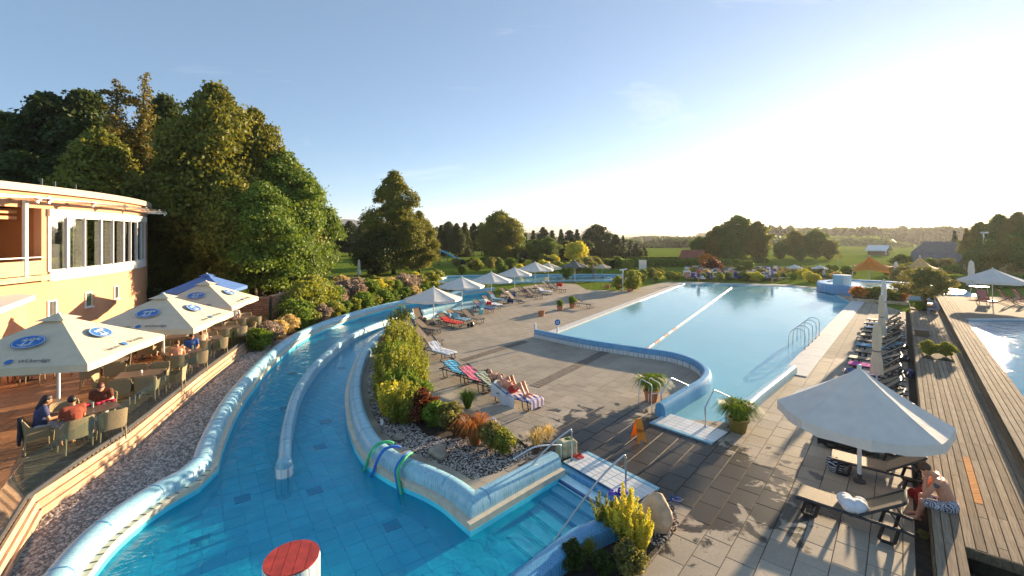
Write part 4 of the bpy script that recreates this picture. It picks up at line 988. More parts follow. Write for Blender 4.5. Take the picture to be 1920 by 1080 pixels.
on_chair(s1[0], 'guest in pale shorts and dark red top by the rail', skin='tan', hair='dark', top=(.30, .06, .03), legsc=(.62, .56, .44), arms=tb, lean=.15)
on_chair(s1[3], 'guest with auburn hair and brown top and white trousers leaning over a red scarf', skin='fair', hair='red', top=(.14, .045, .02), legsc=(.75, .72, .66), legto=1.7, arms=tb, lean=.35, long=True)
on_chair(s1[4], 'guest with long dark hair and blue patterned top beside the first parasol pole', skin='tan', hair='dark', top=(.05, .06, .14), legsc=(.6, .58, .56), legto=1.7, long=True)
on_chair(s3[0], 'shirtless guest sitting with sunburnt back towards the rail', skin='red', hair='brown', legsc=(.5, .1, .08), lean=.2, arms=tb)
on_chair(s3[3], 'guest in a blue top and white trousers facing the shirtless guest', skin='tan', hair='dark', top=(.03, .10, .36), legsc=(.78, .76, .72), legto=1.7, arms=tb, lean=.15)
on_chair(s4[0], 'guest with red hair reaching across the table with plates', skin='red', hair='red', top=(.62, .42, .3), legsc=(.2, .1, .08), arms=tb, lean=.3, long=True)
on_chair(s4[2], 'guest bending over a plate under the middle parasol', skin='red', hair='red', top=(.7, .66, .6), legsc=(.3, .2, .15), arms=tb, lean=.4)
on_chair(s0[0], 'guest in dark blue with legs stretched out under the first parasol', skin='tan', hair='brown', top=(.02, .025, .05), legsc=(.55, .42, .3), lean=-.25, legs={'knl': (-.1, .44, .62), 'knr': (.1, .44, .62), 'anl': (-.1, .85, .45), 'anr': (.1, .85, .45), 'toel': (-.1, .93, .62), 'toer': (.1, .93, .62)})
on_chair(s0[3], 'guest in a red top behind the table under the first parasol', skin='tan', hair='dark', top=(.45, .04, .02), legsc=(.2, .05, .04), arms=tb)
on_chair(s7[3], 'guest in an orange top and white trousers at the table with green napkins', skin='tan', hair='brown', top=(.65, .16, .02), legsc=(.7, .68, .64), legto=1.7, arms=tb)
on_chair(s6[2], 'guest in a white top at the far corner of the terrace', skin='tan', hair='dark', top=(.6, .58, .56), legsc=(.1, .1, .1), arms=tb, vox=.018)
q = s1[0]; c_ = Vector((math.cos(.9), math.sin(.9))); qq = Vector(e(165, 768)) + c_ * .3 + Vector((-c_.y, c_.x)) * .28
sc_ = thing('scarf', 'crumpled red scarf lying on the table of the three guests', 'scarf', (*qq, TZ + .752), .9)
mb = MB(); 
for k in range(6): mb.ball((.11 * k - .3, .05 * math.sin(k * 2.1), .04), .075, 8, (1.1, .9, .55))
link('folds', remesh(mb, .012, mat('red_cloth', (.55, .02, .06), .9, .2, 20, .4, 50), 'folds', 2), sc_)
bag = thing('draped_jacket', 'dark jacket and pale towel hanging on the chair beside the first guest', 'jacket', (s1[4][0], s1[4][1], TZ), s1[4][2])
mb = MB(); mb.box((0, -.31, .62), (.42, .06, .5), 0, .02); mb.box((.12, -.33, .40), (.2, .05, .3), .1, .02); link('cloth', remesh(mb, .016, cloth((.02, .022, .03)), 'cloth', 3), bag)
# ------------------------------------------------------------------ loungers, towels
m_sling = mat('taupe_sling', (.23, .17, .12), .7, .12, 20, .3, 90, jit=.08); m_sling2 = mat('sand_sling', (.21, .155, .095), .7, .1, 20, .3, 90, jit=.05)
m_frame = mat('lounger_frame', (.045, .035, .03), .35, .1)
BACK0 = -.12
def lz(y, ang):
    return .37 if y > BACK0 else .37 + (BACK0 - y) * math.tan(ang) * .98
def make_lounger(ang, sling, frame):
    K = 1.35 if frame.name == 'black_plastic' else 1.0
    t = thing('sun_lounger', 'x', 'sun lounger'); c, s = math.cos(ang), math.sin(ang)
    for x in (-.31, .31):
        MB().tube([(x, -.95, .31), (x, -.8, .33), (x, .88, .33), (x, .98, .31)], .022 * K, 8).build('side_rail', frame, t, 40)
        for y in (-.62, .66):
            MB().tube([(x, y - .1, .33), (x * 1.02, y - .04, .06), (x * 1.02, y + .0, .02), (x * 1.02, y + .16, .02), (x * 1.02, y + .2, .06), (x, y + .13, .33)], .019 * K * K, 6).build('leg', frame, t, 40)
    for y in (-.94, .97): MB().tube([(-.31, y, .31), (.31, y, .31)], .02, 6).build('cross_bar', frame, t)
    n = 8; vs = [(x, BACK0 + (.96 - BACK0) * i / n, .37 - .012 * math.sin(i / n * math.pi) + dz) for i in range(n + 1) for x, dz in ((-.29, 0), (.29, 0), (.29, -.014), (-.29, -.014))]
    MB().add(vs, [(i * 4 + j, i * 4 + (j + 1) % 4, i * 4 + 4 + (j + 1) % 4, i * 4 + 4 + j) for i in range(n) for j in range(4)] + [(0, 1, 2, 3), (n * 4 + 3, n * 4 + 2, n * 4 + 1, n * 4)]).build('seat', sling, t)
    bl = .86; f = lambda d, off=0: (BACK0 - d * c - off * s, .37 + d * s - off * c)
    vs = []
    for i in range(7):
        y, z = f(bl * i / 6); y2, z2 = f(bl * i / 6, .014); vs += [(-.29, y, z), (.29, y, z), (.29, y2, z2), (-.29, y2, z2)]
    MB().add(vs, [(i * 4 + j, i * 4 + (j + 1) % 4, i * 4 + 4 + (j + 1) % 4, i * 4 + 4 + j) for i in range(6) for j in range(4)] + [(0, 1, 2, 3), (27, 26, 25, 24)]).build('backrest', sling, t)
    p0, p1 = f(0), f(bl)
    MB().tube([(-.305, p0[0], p0[1]), (-.305, p1[0] + .05 * c, p1[1] - .05 * s), (-.27, p1[0], p1[1]), (.27, p1[0], p1[1]), (.305, p1[0] + .05 * c, p1[1] - .05 * s), (.305, p0[0], p0[1])], .02 * K, 8).build('back_frame', frame, t, 40)
    pm = f(bl * .6, .02); MB().tube([(-.28, pm[0], pm[1]), (-.28, -.78, .33), (.28, -.78, .33), (.28, pm[0], pm[1])], .014, 6).build('prop', frame, t)
    return t
LP = {}
def lounger(x, y, rz, label, group=None, ang=.6, sling=None, frame=None, z=0):
    k = (round(ang, 2), (sling or m_sling).name, (frame or m_frame).name)
    if k not in LP:
        LP[k] = make_lounger(ang, sling or m_sling, frame or m_frame); o = LP[k]
        o.location = (x, y, z); o.rotation_euler = (0, 0, rz); o['label'] = label
        if group: o['group'] = group
        return o
    o = copy_tree(LP[k], None, (x, y, z), rz, label)
    if group: o['group'] = group
    elif 'group' in o: del o['group']
    return o
def stripes(name, cols, scale=6, axis=0, rot=0, noise_=0):
    m, t, p = nodes(name); v = pos(t, (1, 1, 1), rot, True); w = nd(t, 'TexWave', Scale=scale, Distortion=noise_, Detail=2); w.bands_direction = 'XYZ'[axis]; t.links.new(v, w.inputs['Vector'])
    r = nd(t, 'ValToRGB'); r.color_ramp.interpolation = 'CONSTANT'; e_ = r.color_ramp.elements
    while len(e_) < len(cols): e_.new(.5)
    for i, c in enumerate(cols): e_[i].position = i / len(cols); e_[i].color = c4(c)
    t.links.new(w.outputs['Color'], r.inputs[0]); t.links.new(r.outputs[0], p.inputs['Base Color']); p.inputs['Roughness'].default_value = .95; bump(t, p, noise(t, v, 90, 2), .4, .006); return m
def towel(loc, rz, ang, y0, y1, w, hang, matl, label, name='towel', x0=0, seed=0, hside=(1, 1), endhang=0):
    o = thing(name, label, 'towel', loc, rz); r = random.Random(seed); ny, nx = 26, 22; vs = []
    for i in range(ny + 1):
        y = y0 + (y1 - y0) * i / ny
        for j in range(nx + 1):
            u = (j / nx - .5) * (w + 2 * hang); a = min(abs(u), .315); over = max(0, abs(u) - .315); sg = 1 if u > 0 else -1
            yy = min(y, .97); drop = max(0, y - .97)
            z = lz(yy, ang) + .012 + .007 * math.sin(y * 17 + u * 9 + seed) + .005 * math.sin(u * 31 + seed * 2) - drop * .92
            over *= hside[0 if sg < 0 else 1]
            wob = .03 * math.sin(y * 14 + seed + sg) * min(1, over * 6)
            vs.append((x0 + sg * (a + min(over, .03) + wob), yy + min(drop, .04), z - max(0, over - .02) * (.95 + .12 * math.sin(y * 11 + seed))))
    MB().add(vs, [(i * (nx + 1) + j, i * (nx + 1) + j + 1, (i + 1) * (nx + 1) + j + 1, (i + 1) * (nx + 1) + j) for i in range(ny) for j in range(nx)]).build('fabric', matl, o, True)
    return o
RZ = ANG_B - PI / 2                                  # local +y (foot) along B
T_BLUE = stripes('sea_towel', [(.02, .10, .35), (.03, .42, .62), (.35, .75, .80), (.05, .5, .7)], 2.2, 1, .4, 6)
T_PINK = stripes('pink_towel', [(.62, .03, .14), (.70, .06, .18), (.80, .35, .42)], 5, 0, .3, 5)
T_PALM = stripes('palm_towel', [(.04, .10, .16), (.55, .60, .38), (.10, .22, .20), (.60, .62, .45)], 3, 1, .8, 7)
T_FLAG = stripes('flag_towel', [(.75, .74, .74), (.60, .03, .05), (.75, .74, .74), (.04, .10, .40)], 1.6, 0, .5, .3)
T_PRINT = stripes('print_towel', [(.70, .72, .76), (.25, .32, .55), (.72, .72, .70), (.55, .62, .72)], 4, 1, 1.0, 6)
T_MAG = mat('magenta_towel', (.62, .07, .33), .95, .15, 8, .4, 60); T_NAVY = mat('navy_towel', (.02, .06, .22), .95, .2, 8, .4, 60); T_RED = mat('red_towel', (.60, .02, .02), .95, .15, 8, .4, 60)
T_TEAL = stripes('teal_towel', [(.05, .30, .45), (.65, .70, .72), (.05, .25, .42)], 6, 0, 0, 1)
def lc(px, py): return G(px, py, .36).xy
near = [(862, 694), (897, 708), (932, 722), (966, 738)]
lab = ['brown sun lounger under the sea blue towel', 'brown sun lounger under the pink towel', 'brown sun lounger under the palm patterned towel', 'brown sun lounger under the red and white towel']
NA = .38; sp = []
for (px, py), l_ in zip(near, lab):
    c = lc(px, py); sp.append(c); lounger(c.x, c.y, RZ, l_, None, NA)
towel((*sp[0], 0), RZ, NA, -.75, 1.2, .62, .03, T_BLUE, 'sea blue patterned towel spread on a lounger beside the pink one', seed=1)
towel((*sp[1], 0), RZ, NA, -.8, 1.02, .62, .02, T_PINK, 'pink printed towel spread on a lounger', seed=2)
towel((*sp[2], 0), RZ, NA, -.9, 1.1, .62, .05, T_PALM, 'green and cream palm patterned towel on a lounger', seed=3)
towel((*sp[3], 0), RZ, NA, -.2, 1.25, .64, .05, T_FLAG, 'red white and blue towel on the lounger of a sunbather', seed=4)
towel((*sp[3], 0), RZ, NA, -.86, .25, .64, .48, m_towel, 'white bath towel hanging down the side of a lounger', seed=5, hside=(.1, 1))
def liedown(c, label, **k): return person(label, (c.x, c.y, -.0), RZ, 'lie', lean=NA, **k)
liedown(sp[3] - B * .1, 'sunbather in a red swimsuit lying with knees up on the flag towel', skin='red', hair='grey', legsc=(.5, .03, .03), legto=.25, vox=.013)
liedown(sp[2] + B * .25, 'sunbather with raised knees lying on the palm patterned towel', skin='tan', hair='brown', legsc=(.03, .06, .16), legto=.3, vox=.013)
q = G(1012, 762); sh = thing('trainers', 'pair of white and grey trainers on the paving beyond the flag towel', 'shoes', (q.x, q.y, 0), RZ)
for x in (-.07, .07):
    mb = MB(); mb.ball((x, -.06, .045), .045, 8, (1, 1.3, 1)); mb.ball((x, .07, .035), .04, 8, (1, 1.8, .8)); link('shoe', remesh(mb, .008, m_towel, 'shoe', 2), sh)
rowl = [(822, 656, .7, 'brown lounger under the printed white towel', T_PRINT, 'white towel with blue print on a reclining lounger'), (800, 634, .6, 'plain brown lounger standing before the shrub bed', None, ''), (800, 613, .45, 'plain brown lounger under the nearest white parasol', None, ''),
        (842, 602, .5, 'dark lounger carrying a red towel', T_RED, 'bright red towel on a lounger behind the parasol pole'), (790, 600, 1.0, 'brown lounger with its back raised high by the pool coping', None, ''),
        (866, 586, .02, 'brown lounger folded flat beside the second parasol', None, ''), (905, 576, .6, 'dark lounger heaped with blue and white towels', T_NAVY, 'navy towel heaped on a lounger near the third parasol'),
        (930, 560, .7, 'dark lounger with a blue towel over its back', T_TEAL, 'blue and white towel over a lounger back by the third parasol'), (952, 551, .6, 'brown lounger beyond the third parasol', None, ''), (985, 547, .5, 'brown lounger between the fourth and fifth parasols', None, ''),
        (1045, 541, .5, 'wooden lounger with a red bag on the open plaza', None, ''), (1092, 568, .4, 'low dark lounger behind the small flower pots', None, ''), (885, 594, .5, 'brown lounger with a leaning turquoise board', None, ''), (965, 560, .7, 'dark lounger with crumpled clothes on it', None, ''),
        (778, 622, .8, 'brown lounger half hidden by the yellow shrubs', None, ''), (858, 596, .6, 'brown lounger between the red towel and the folded one', T_TEAL, 'turquoise striped towel on a lounger beside the red one'), (920, 569, .7, 'dark lounger with a white towel over it', m_towel, 'white towel on a lounger beyond the navy heap'), (1000, 552, .6, 'brown lounger right under the largest white parasol', None, ''), (1018, 545, .6, 'brown lounger with a printed towel at the far end of the row', T_PRINT, 'printed towel on the lounger at the far end of the row'), (1030, 538, .6, 'wooden lounger next to the beige parasol', None, '')]
for i, (px, py, an, l_, tw, tl) in enumerate(rowl):
    c = lc(px, py); lounger(c.x, c.y, RZ + random.uniform(-.12, .12), l_, None, an)
    if tw: towel((*c, 0), RZ, an, -.5, 1.02, .62, .06, tw, tl, seed=10 + i)
def cloth_heap(name, label, cat, loc, r, matl, seed=0, flat=.5):
    rr = random.Random(seed); mb = MB()
    for k in range(7): mb.ball((rr.uniform(-r, r) * .7, rr.uniform(-r, r) * .6, r * flat * rr.uniform(.35, .7)), r * rr.uniform(.35, .6), 8, (1, 1, flat * 1.4))
    o = thing(name, label, cat, loc); link('folds', remesh(mb, max(.012, r / 16), matl, 'folds', 2), o); return o
c = lc(840, 596); cloth_heap('beach_bag', 'turquoise beach bag leaning on a lounger by the first white parasol', 'bag', (c.x, c.y, .38), .3, T_TEAL, 3, .8)
c = lc(893, 573); cloth_heap('beach_bag', 'round red ball bag on a lounger near the second parasol', 'bag', (c.x + 1, c.y + .6, .38), .2, T_RED, 4, .9)
c = lc(1050, 536); cloth_heap('beach_bag', 'red and blue bag lying on the wooden lounger', 'bag', (c.x, c.y, .38), .35, T_RED, 5, .7)
c = lc(962, 556); cloth_heap('clothes', 'heap of dark clothes on a lounger by the fourth parasol', 'clothes', (c.x, c.y, .38), .35, T_NAVY, 6, .6)
c = lc(790, 603); cloth_heap('clothes', 'brown and grey clothes on the lounger with the raised back', 'clothes', (c.x, c.y, .38), .32, m_sling, 51, .7); c = lc(846, 604); cloth_heap('beach_bag', 'dark round bag standing beside the red towel', 'bag', (c.x + 1.2, c.y + .4, 0), .22, m_black, 52, 1.0); c = lc(986, 546); cloth_heap('clothes', 'colourful clothes on a lounger near the fifth parasol', 'clothes', (c.x, c.y, .38), .35, T_MAG, 53, .6); c = lc(938, 560); cloth_heap('beach_bag', 'blue bag under the third parasol', 'bag', (c.x + .9, c.y, 0), .28, T_NAVY, 54, 1.0)
c = G(900, 590).xy; bd = thing('swim_board', 'turquoise swim board leaning against a lounger', 'board', (c.x, c.y, 0), RZ); MB().add([(x, .0 + z * .35, z) for x, z in ((-.2, .02), (.2, .02), (.22, .4), (.18, .75), (0, .82), (-.18, .75), (-.22, .4))] + [(x, .05 + z * .35, z) for x, z in ((-.2, .02), (.2, .02), (.22, .4), (.18, .75), (0, .82), (-.18, .75), (-.22, .4))], [tuple(range(7)), tuple(range(13, 6, -1))] + [(i, (i + 1) % 7, 7 + (i + 1) % 7, 7 + i) for i in range(7)]).build('foam', mat('foam_blue', (.10, .50, .60), .6), bd)
MB().box((0, .22, .45), (.2, .02, .1), 0, .01).build('grip', m_white, bd)
# ------------------------------------------------------------------ white parasols on the plaza
def pz(px, py, apy, rpx, label, **k):
    q = G(px, py); apex = H - (apy - HY) * q.y / F
    return parasol(label, (q.x, q.y, 0), 8, rpx * q.y / F, apex, apex - .38 * rpx * q.y / F, .2, val=.14, **k)
pz(813, 607, 538, 53, 'white octagonal parasol nearest the yellow shrub bed'); pz(866, 578, 519, 43, 'white octagonal parasol beside the folded-flat lounger')
pz(921, 561, 510, 40, 'white octagonal parasol above the blue towels'); pz(965, 549, 501, 33, 'white octagonal parasol, fourth along the row from the shrub bed'); pz(1003, 541, 491, 36, 'largest white octagonal parasol at the far end of the row')
pz(1028, 532, 492, 26, 'beige parasol behind the largest white one', matl=m_cream); pz(1078, 530, 489, 26, 'dark grey parasol behind the plaza by the yellow tree', matl=mat('grey_canvas', (.16, .15, .13), .8, trans=.1)); pz(1129, 520, 494, 18, 'small thatched brown parasol among the far shrubs', matl=m_stone)
# ------------------------------------------------------------------ right-hand side: big parasol, near loungers, seated man
c = AB(.67, -1.2); c = Vector((8.43, 11.0))
parasol('large white octagonal parasol over the two loungers beside the wooden deck', (c.x, c.y, 0), 8, 1.72, 2.78, 1.68, .25, val=.22, pole=.045, sag=.06, base=.13)
c1 = AB(-1.4, -1.2); c2 = AB(1.15, -.85); RZ2 = RZ + PI
BLK = m_black
lounger(c1.x, c1.y, RZ2, 'sand coloured lounger with white towel beside the seated man', None, .62, m_sling2, BLK)
lounger(c2.x, c2.y, RZ2 + .06, 'sand coloured lounger under the big white parasol', None, .62, m_sling2, BLK)
qt = c1 + B * .05; cloth_heap('towel', 'crumpled white towel on the lounger beside the seated man', 'towel', (qt.x, qt.y, .37), .30, m_towel, 8, .6)
qb = c2 - B * .85 - A * .1; cloth_heap('beach_bag', 'dark blue bag with white print at the foot of the shaded lounger', 'bag', (qb.x, qb.y, 0), .26, stripes('bag_print', [(.01, .015, .05), (.01, .015, .05), (.6, .6, .6)], 5, 2, .3, 8), 9, 1.1)
qb = c2 + B * .75 - A * .55; cloth_heap('clothes', 'dark red clothes on the ground beside the seated man', 'clothes', (qb.x, qb.y, 0), .24, mat('dark_red_cloth', (.22, .01, .015), .9, .2), 11, 1.0)
qm = AB(-.35, .30)
m_shorts = stripes('print_shorts', [(.75, .74, .76), (.02, .02, .05), (.7, .7, .72), (.05, .05, .10)], 9, 0, .6, 14)
man = person('shirtless man in black and white shorts sitting hunched on the deck edge', (qm.x, qm.y, -.06), ANG_B + PI / 2, 'sit', 'red', 'brown', None, (.5, .5, .5), lean=.36, nod=.7, vox=.009, kk=1.08,
             arms={'ell': (-.17, .38, .68), 'elr': (.17, .38, .68), 'hal': (-.05, .36, .95), 'har': (.05, .37, .90)}, legs={'knl': (-.13, .42, .53), 'knr': (.13, .42, .53), 'anl': (-.1, .50, .15), 'anr': (.13, .46, .15), 'toel': (-.12, .68, .095), 'toer': (.13, .64, .095)}, legm=m_shorts, legto=.8)
man.location.z = -.06
tt = MB().ball((0, 0, 0), .052, 10, (.35, 1, 1.1)); J_ = skel('sit', lean=.36); s_ = J_['shl'] + V3(-.055, .02, -.05); o = tt.build('tattoo', mat('tattoo_ink', (.10, .10, .13), .6, .3, 40), man, True); o.location = s_
m_darkcloth = mat('black_cloth', (.025, .022, .022), .95, .2, 8, .4, 60)
DLAB = {0: 'black framed lounger under an added black towel next to the shaded one', 1: 'second lounger under an added black towel behind the big parasol', 2: 'third lounger under an added black towel behind the big parasol', 5: 'black framed lounger under a magenta towel, beside the navy one', 6: 'black framed lounger under the navy towel in the deckside row', 7: 'black framed lounger with a magenta towel over its foot', 10: 'black framed lounger covered by the blue and white striped towel', 12: 'black framed lounger with white towel by the closed parasol', 14: 'black framed lounger with the printed pale towel', 15: 'black framed lounger with white towel by the orange flowers'}
grp = 'black loungers in the row along the deck'
rowt = [2.6, 3.9, 5.2, 6.6, 7.7, 8.9, 10.3, 11.7, 13.1, 14.6, 16.2, 17.7, 19.2, 20.7, 22.2, 23.8, 25.6]
for i, t_ in enumerate(rowt):
    c = AB(t_, -1.25 + random.uniform(-.12, .1)); lounger(c.x, c.y, RZ2 + random.uniform(-.09, .09), DLAB.get(i, 'black framed sand lounger without towel in the row along the wooden deck'), None if i in DLAB else grp, (.62, .75, .5)[i % 3] , m_sling2, BLK)
for i, l_ in ((0, 'added shadow-casting black towel low over the lounger next to the shaded one'), (1, 'added shadow-casting black towel over the second deckside lounger behind the big parasol'), (2, 'added shadow-casting black towel over the third deckside lounger behind the big parasol')):
    c = AB(rowt[i], -1.25); towel((*c, 0), RZ2, .5, -.85, 1.1, .62, .30, m_darkcloth, l_, seed=60 + i)  # hanging towels added to throw solid shadow on the foreground paving
for i, m_, l_ in ((5, T_MAG, 'magenta towel on a deckside lounger, with black clothes near it'), (6, T_NAVY, 'navy towel on a deckside lounger next to the magenta one'), (7, T_MAG, 'magenta towel hanging over a deckside lounger foot'), (10, T_TEAL, 'blue and white striped towel over a whole deckside lounger'), (15, m_towel, 'white towel on a deckside lounger under the closed parasol'), (14, T_PRINT, 'printed pale towel on a far deckside lounger'), (15, m_towel, 'white towel on the lounger by the orange flowers')):
    c = AB(rowt[i], -1.25); towel((*c, 0), RZ2, .5, -.15 if i != 10 else -.8, 1.08, .62, .05, m_, l_, seed=30 + i)
for i, (t_, s_) in enumerate(((7.2, -.35), (12.3, -.3), (15.4, -.35), (18.3, -.3), (21.3, -.35))):
    c = AB(t_, s_); cloth_heap('beach_bag', ['dark bag with white piping behind a deckside lounger', 'blue cool bag behind the magenta towel', 'black rucksack against the deck boards', 'grey bag against the deck boards by the striped towel', 'pale bag behind the far deckside loungers'][i], 'bag', (c.x, c.y, 0), .24, [m_black, T_NAVY, m_black, m_frame, m_towel][i], 40 + i, 1.0)
def closed_parasol(label, x, y, z, top, matl=None, r=.2, strap=True, group=None):
    o = thing('closed_parasol', label, 'parasol', (x, y, z), 0, group); n = 32; vs = []; prof = [(0, .02), (.03, .35), (.10, .5), (.42, .72), (.55, .58), (.75, .85), (1, 1)]
    for f_, rr in prof:
        for k in range(n):
            a = k * math.tau / n; q = r * rr * (1 + .22 * math.cos(k * math.tau / n * 8 + f_ * 2)); vs.append((q * math.cos(a), q * math.sin(a), top - (top - .55) * f_))
    MB().add(vs, [(i * n + k, i * n + (k + 1) % n, (i + 1) * n + (k + 1) % n, (i + 1) * n + k) for i in range(len(prof) - 1) for k in range(n)]).build('folded_canopy', matl or m_cream, o, True)
    MB().tube([(0, 0, 0), (0, 0, top + .04)], .03, 8).build('pole', m_white, o); MB().lathe((0, 0, 0), [(.3, 0), (.3, .05), (.05, .09)], 12).build('base', m_dkmetal, o)
    if strap: MB().lathe((0, 0, top - (top - .55) * .56), [(r * .72, 0), (r * .74, .02), (r * .72, .04)], 14, False).build('strap', m_dkmetal, o)
    return o
for (t_, s_, top, l_) in ((9.6, -1.2, 2.55, 'closed beige parasol tied with a dark strap by the magenta towels'), (18.6, -1.3, 2.75, 'closed beige parasol among the deckside loungers beyond the striped towel'), (24.5, -1.35, 3.1, 'closed grey-white parasol at the end of the lounger row')):
    c = AB(t_, s_); closed_parasol(l_, c.x, c.y, 0, top, m_cream if t_ < 24 else m_canvas, .19)
# things on the deck
c = AB(20.7, .35); bx = thing('storage_box', 'low brown wooden box on the deck edge near the closed parasols', 'box', (c.x, c.y, DZ), ANG_A); MB().box((0, 0, .17), (.9, .55, .3), 0, .01).build('carcass', m_deck2, bx); MB().box((0, 0, .335), (.96, .6, .03), 0, .008).build('lid', mat('dark_brown_wood', (.10, .045, .03), .5, .2), bx)
c = AB(31.2, 1.45); person('person wrapped in grey towel sitting against the deck step', (c.x, c.y, DZ - .3), ANG_B + PI / 2, 'sit', 'tan', 'dark', (.22, .25, .30), (.25, .27, .32), lean=.3, legto=1.6, vox=.02)
c = AB(32.2, 1.2); bx = thing('crate', 'grey plastic crate beside the person in the grey towel', 'box', (c.x, c.y, DZ), ANG_A); MB().box((0, 0, .25), (.5, .5, .5), 0, .03).build('body', m_frame, bx); MB().box((0, 0, .515), (.54, .54, .03), 0, .01).build('lid', m_frame, bx)
# ------------------------------------------------------------------ rails
def chrome(name, label, paths, r=.022, cat='handrail'):
    o = thing(name, label, cat, paths[0][0])
    q = Vector(paths[0][0])
    for p in paths: MB().tube([Vector(x) - q for x in smooth(p, 4)], r, 8).build('rail_tube', m_metal, o, True)
    MB().lathe((0, 0, .0), [(.05, 0), (.05, .012), (r, .016)], 12).build('floor_flange', m_metal, o)
    return o
def w3(p, z): return Vector((p.x, p.y, z))
for nm, u0, l_ in (('a', .12, 'long steel handrail descending the blue pool steps beside the rounded coping'), ('b', SL - .42, 'long steel handrail descending the pool steps beside the heath plant')):
    p = ST0 + SU * u0 - SV * .22
    chrome('handrail', l_, [[w3(p, .03), w3(p, .72), w3(p + SV * .03, .82), w3(p + SV * .12, .86), w3(p + SV * 1.0, .56), w3(p + SV * 2.5, -.35), w3(p + SV * 2.75, -.5), w3(p + SV * 2.8, -1.2)]])
p = ST0 - SU * .12 - SV * .05; chrome('handrail', 'short steel grab rail set into the rounded coping end', [[w3(p, .05), w3(p, .36), w3(p + SV * .1, .44), w3(p + SV * .9, .62), w3(p + SV * 1.6, .52)]])
for px, py, l_ in ((1240, 773, 'bent steel handrail on the white landing beside the terracotta pot'), (1322, 802, 'bent steel handrail on the white landing beside the olive pot')):
    p = G(px, py).xy; chrome('handrail', l_, [[w3(p, .03), w3(p, .58), w3(p + sv * .05, .66), w3(p + sv * .55, .98), w3(p + sv * .62, 1.0), w3(p + sv * .75, .98), w3(p + sv * 1.8, .52), w3(p + sv * 1.85, .46), w3(p + sv * 1.85, .0), w3(p + sv * 1.85, -.9)]])
e0, e1 = G(1509, 656).xy, G(1536, 630).xy; ed = (e1 - e0); en = Vector((-ed.y, ed.x)).normalized(); en = en if en.x < 0 else -en
for i in range(5):
    p = e0 + ed * (i / 4); chrome('ladder_rail', 'curved steel ladder rail on the broad white pool coping', [[w3(p, .03), w3(p, .8), w3(p + en * .08, .98), w3(p + en * .3, 1.05), w3(p + en * .55, .95), w3(p + en * .72, .6), w3(p + en * .75, -.4)]], .02, 'ladder')
    bpy.context.scene.collection.objects[-1] if False else None
for o in [o for o in COL.objects if o.name.startswith('ladder_rail')]: o['group'] = 'ladder rails on the pool coping'
# lane rope
a, b = G(1207, 658).xy, G(1372, 538).xy; rope = thing('lane_rope', 'red and white lane rope floating along the swimming pool', 'lane rope', (a.x, a.y, -.05)); d = b - a; n = int(d.length / 1.0)
mr_ = mat('float_red', (.65, .10, .05), .5); 
for i in range(n):
    p = d * (i / n); q = d * ((i + .93) / n); MB().tube([(p.x, p.y, .03), (q.x, q.y, .03)], .055, 7).build('float', mr_ if i < 7 and i % 2 == 0 else m_white, rope)
# posts and signs at the pool
def post(name, label, px, py, h, r=.06, cat='post', disc=None):
    q = G(px, py); o = thing(name, label, cat, (q.x, q.y, 0)); MB().lathe((0, 0, 0), [(r, 0), (r, h - .03), (r * .6, h)], 12).build('shaft', m_white, o, 40); MB().lathe((0, 0, 0), [(r * 1.7, 0), (r * 1.7, .03), (r, .04)], 12).build('foot_plate', m_white, o)
    if disc:
        ob_ = MB().lathe((0, 0, 0), [(.0, 0), (.17, 0), (.17, .02), (0, .02)], 24, False).build('round_plate', m_logo, o)
        pl = ob_; pl.rotation_euler = (R(90), 0, .35); pl.location = (0, -.06, h + .08); MB().lathe((0, 0, .021), [(.05, 0), (.08, 0), (.08, .002), (.05, .002)], 20, False).build('white_ring', m_white, pl)
    return o
post('bollard', 'white round-headed bollard at the end of the blue pool wall', 1003, 632, .82, .07, 'bollard'); post('sign_post', 'white post with a round blue sign at the blue pool wall', 1045, 640, 1.0, .045, 'sign', True); post('shower_post', 'slim white post at the pool edge near the clipped round bush', 1168, 545, 2.3, .07)
sg = bpy.data.objects['shower_post']; MB().bar((-.35, 0, 2.2), (.45, 0, 2.32), .1, .14).build('lamp_arm', m_white, sg)
q = G(1197, 826); ws = thing('warning_sign', 'orange folding wet-floor sign standing on the wet paving', 'sign', (q.x, q.y, 0), .35); m_ws = mat('orange_plastic', (.85, .26, .01), .45, .05)
for s_ in (-1, 1):
    mb = MB(); ring = [(-.15, 0), (-.09, 0), (-.07, .10), (.07, .10), (.09, 0), (.15, 0), (.10, .60), (.06, .64), (-.06, .64), (-.10, .60)]
    tl = .17 * s_; P_ = [(x, tl * (1 - z / .64) - .0, z) for x, z in ring]; N_ = len(P_)
    mb.add(P_ + [(x, y + .018 * s_, z) for x, y, z in P_], [tuple(range(N_)), tuple(range(2 * N_ - 1, N_ - 1, -1))] + [(i, (i + 1) % N_, N_ + (i + 1) % N_, N_ + i) for i in range(N_)]); pn = mb.build('panel', m_ws, ws)
tme = text_mesh('Nass', .16); tme.materials.clear(); tme.materials.append(mat('sign_brown', (.16, .05, .02), .6)); to = link('lettering', tme, ws); to.location = (0, -.125, .34); to.rotation_euler = (R(90) - .26, R(-90), 0); to.rotation_euler = (R(75), 0, 0)
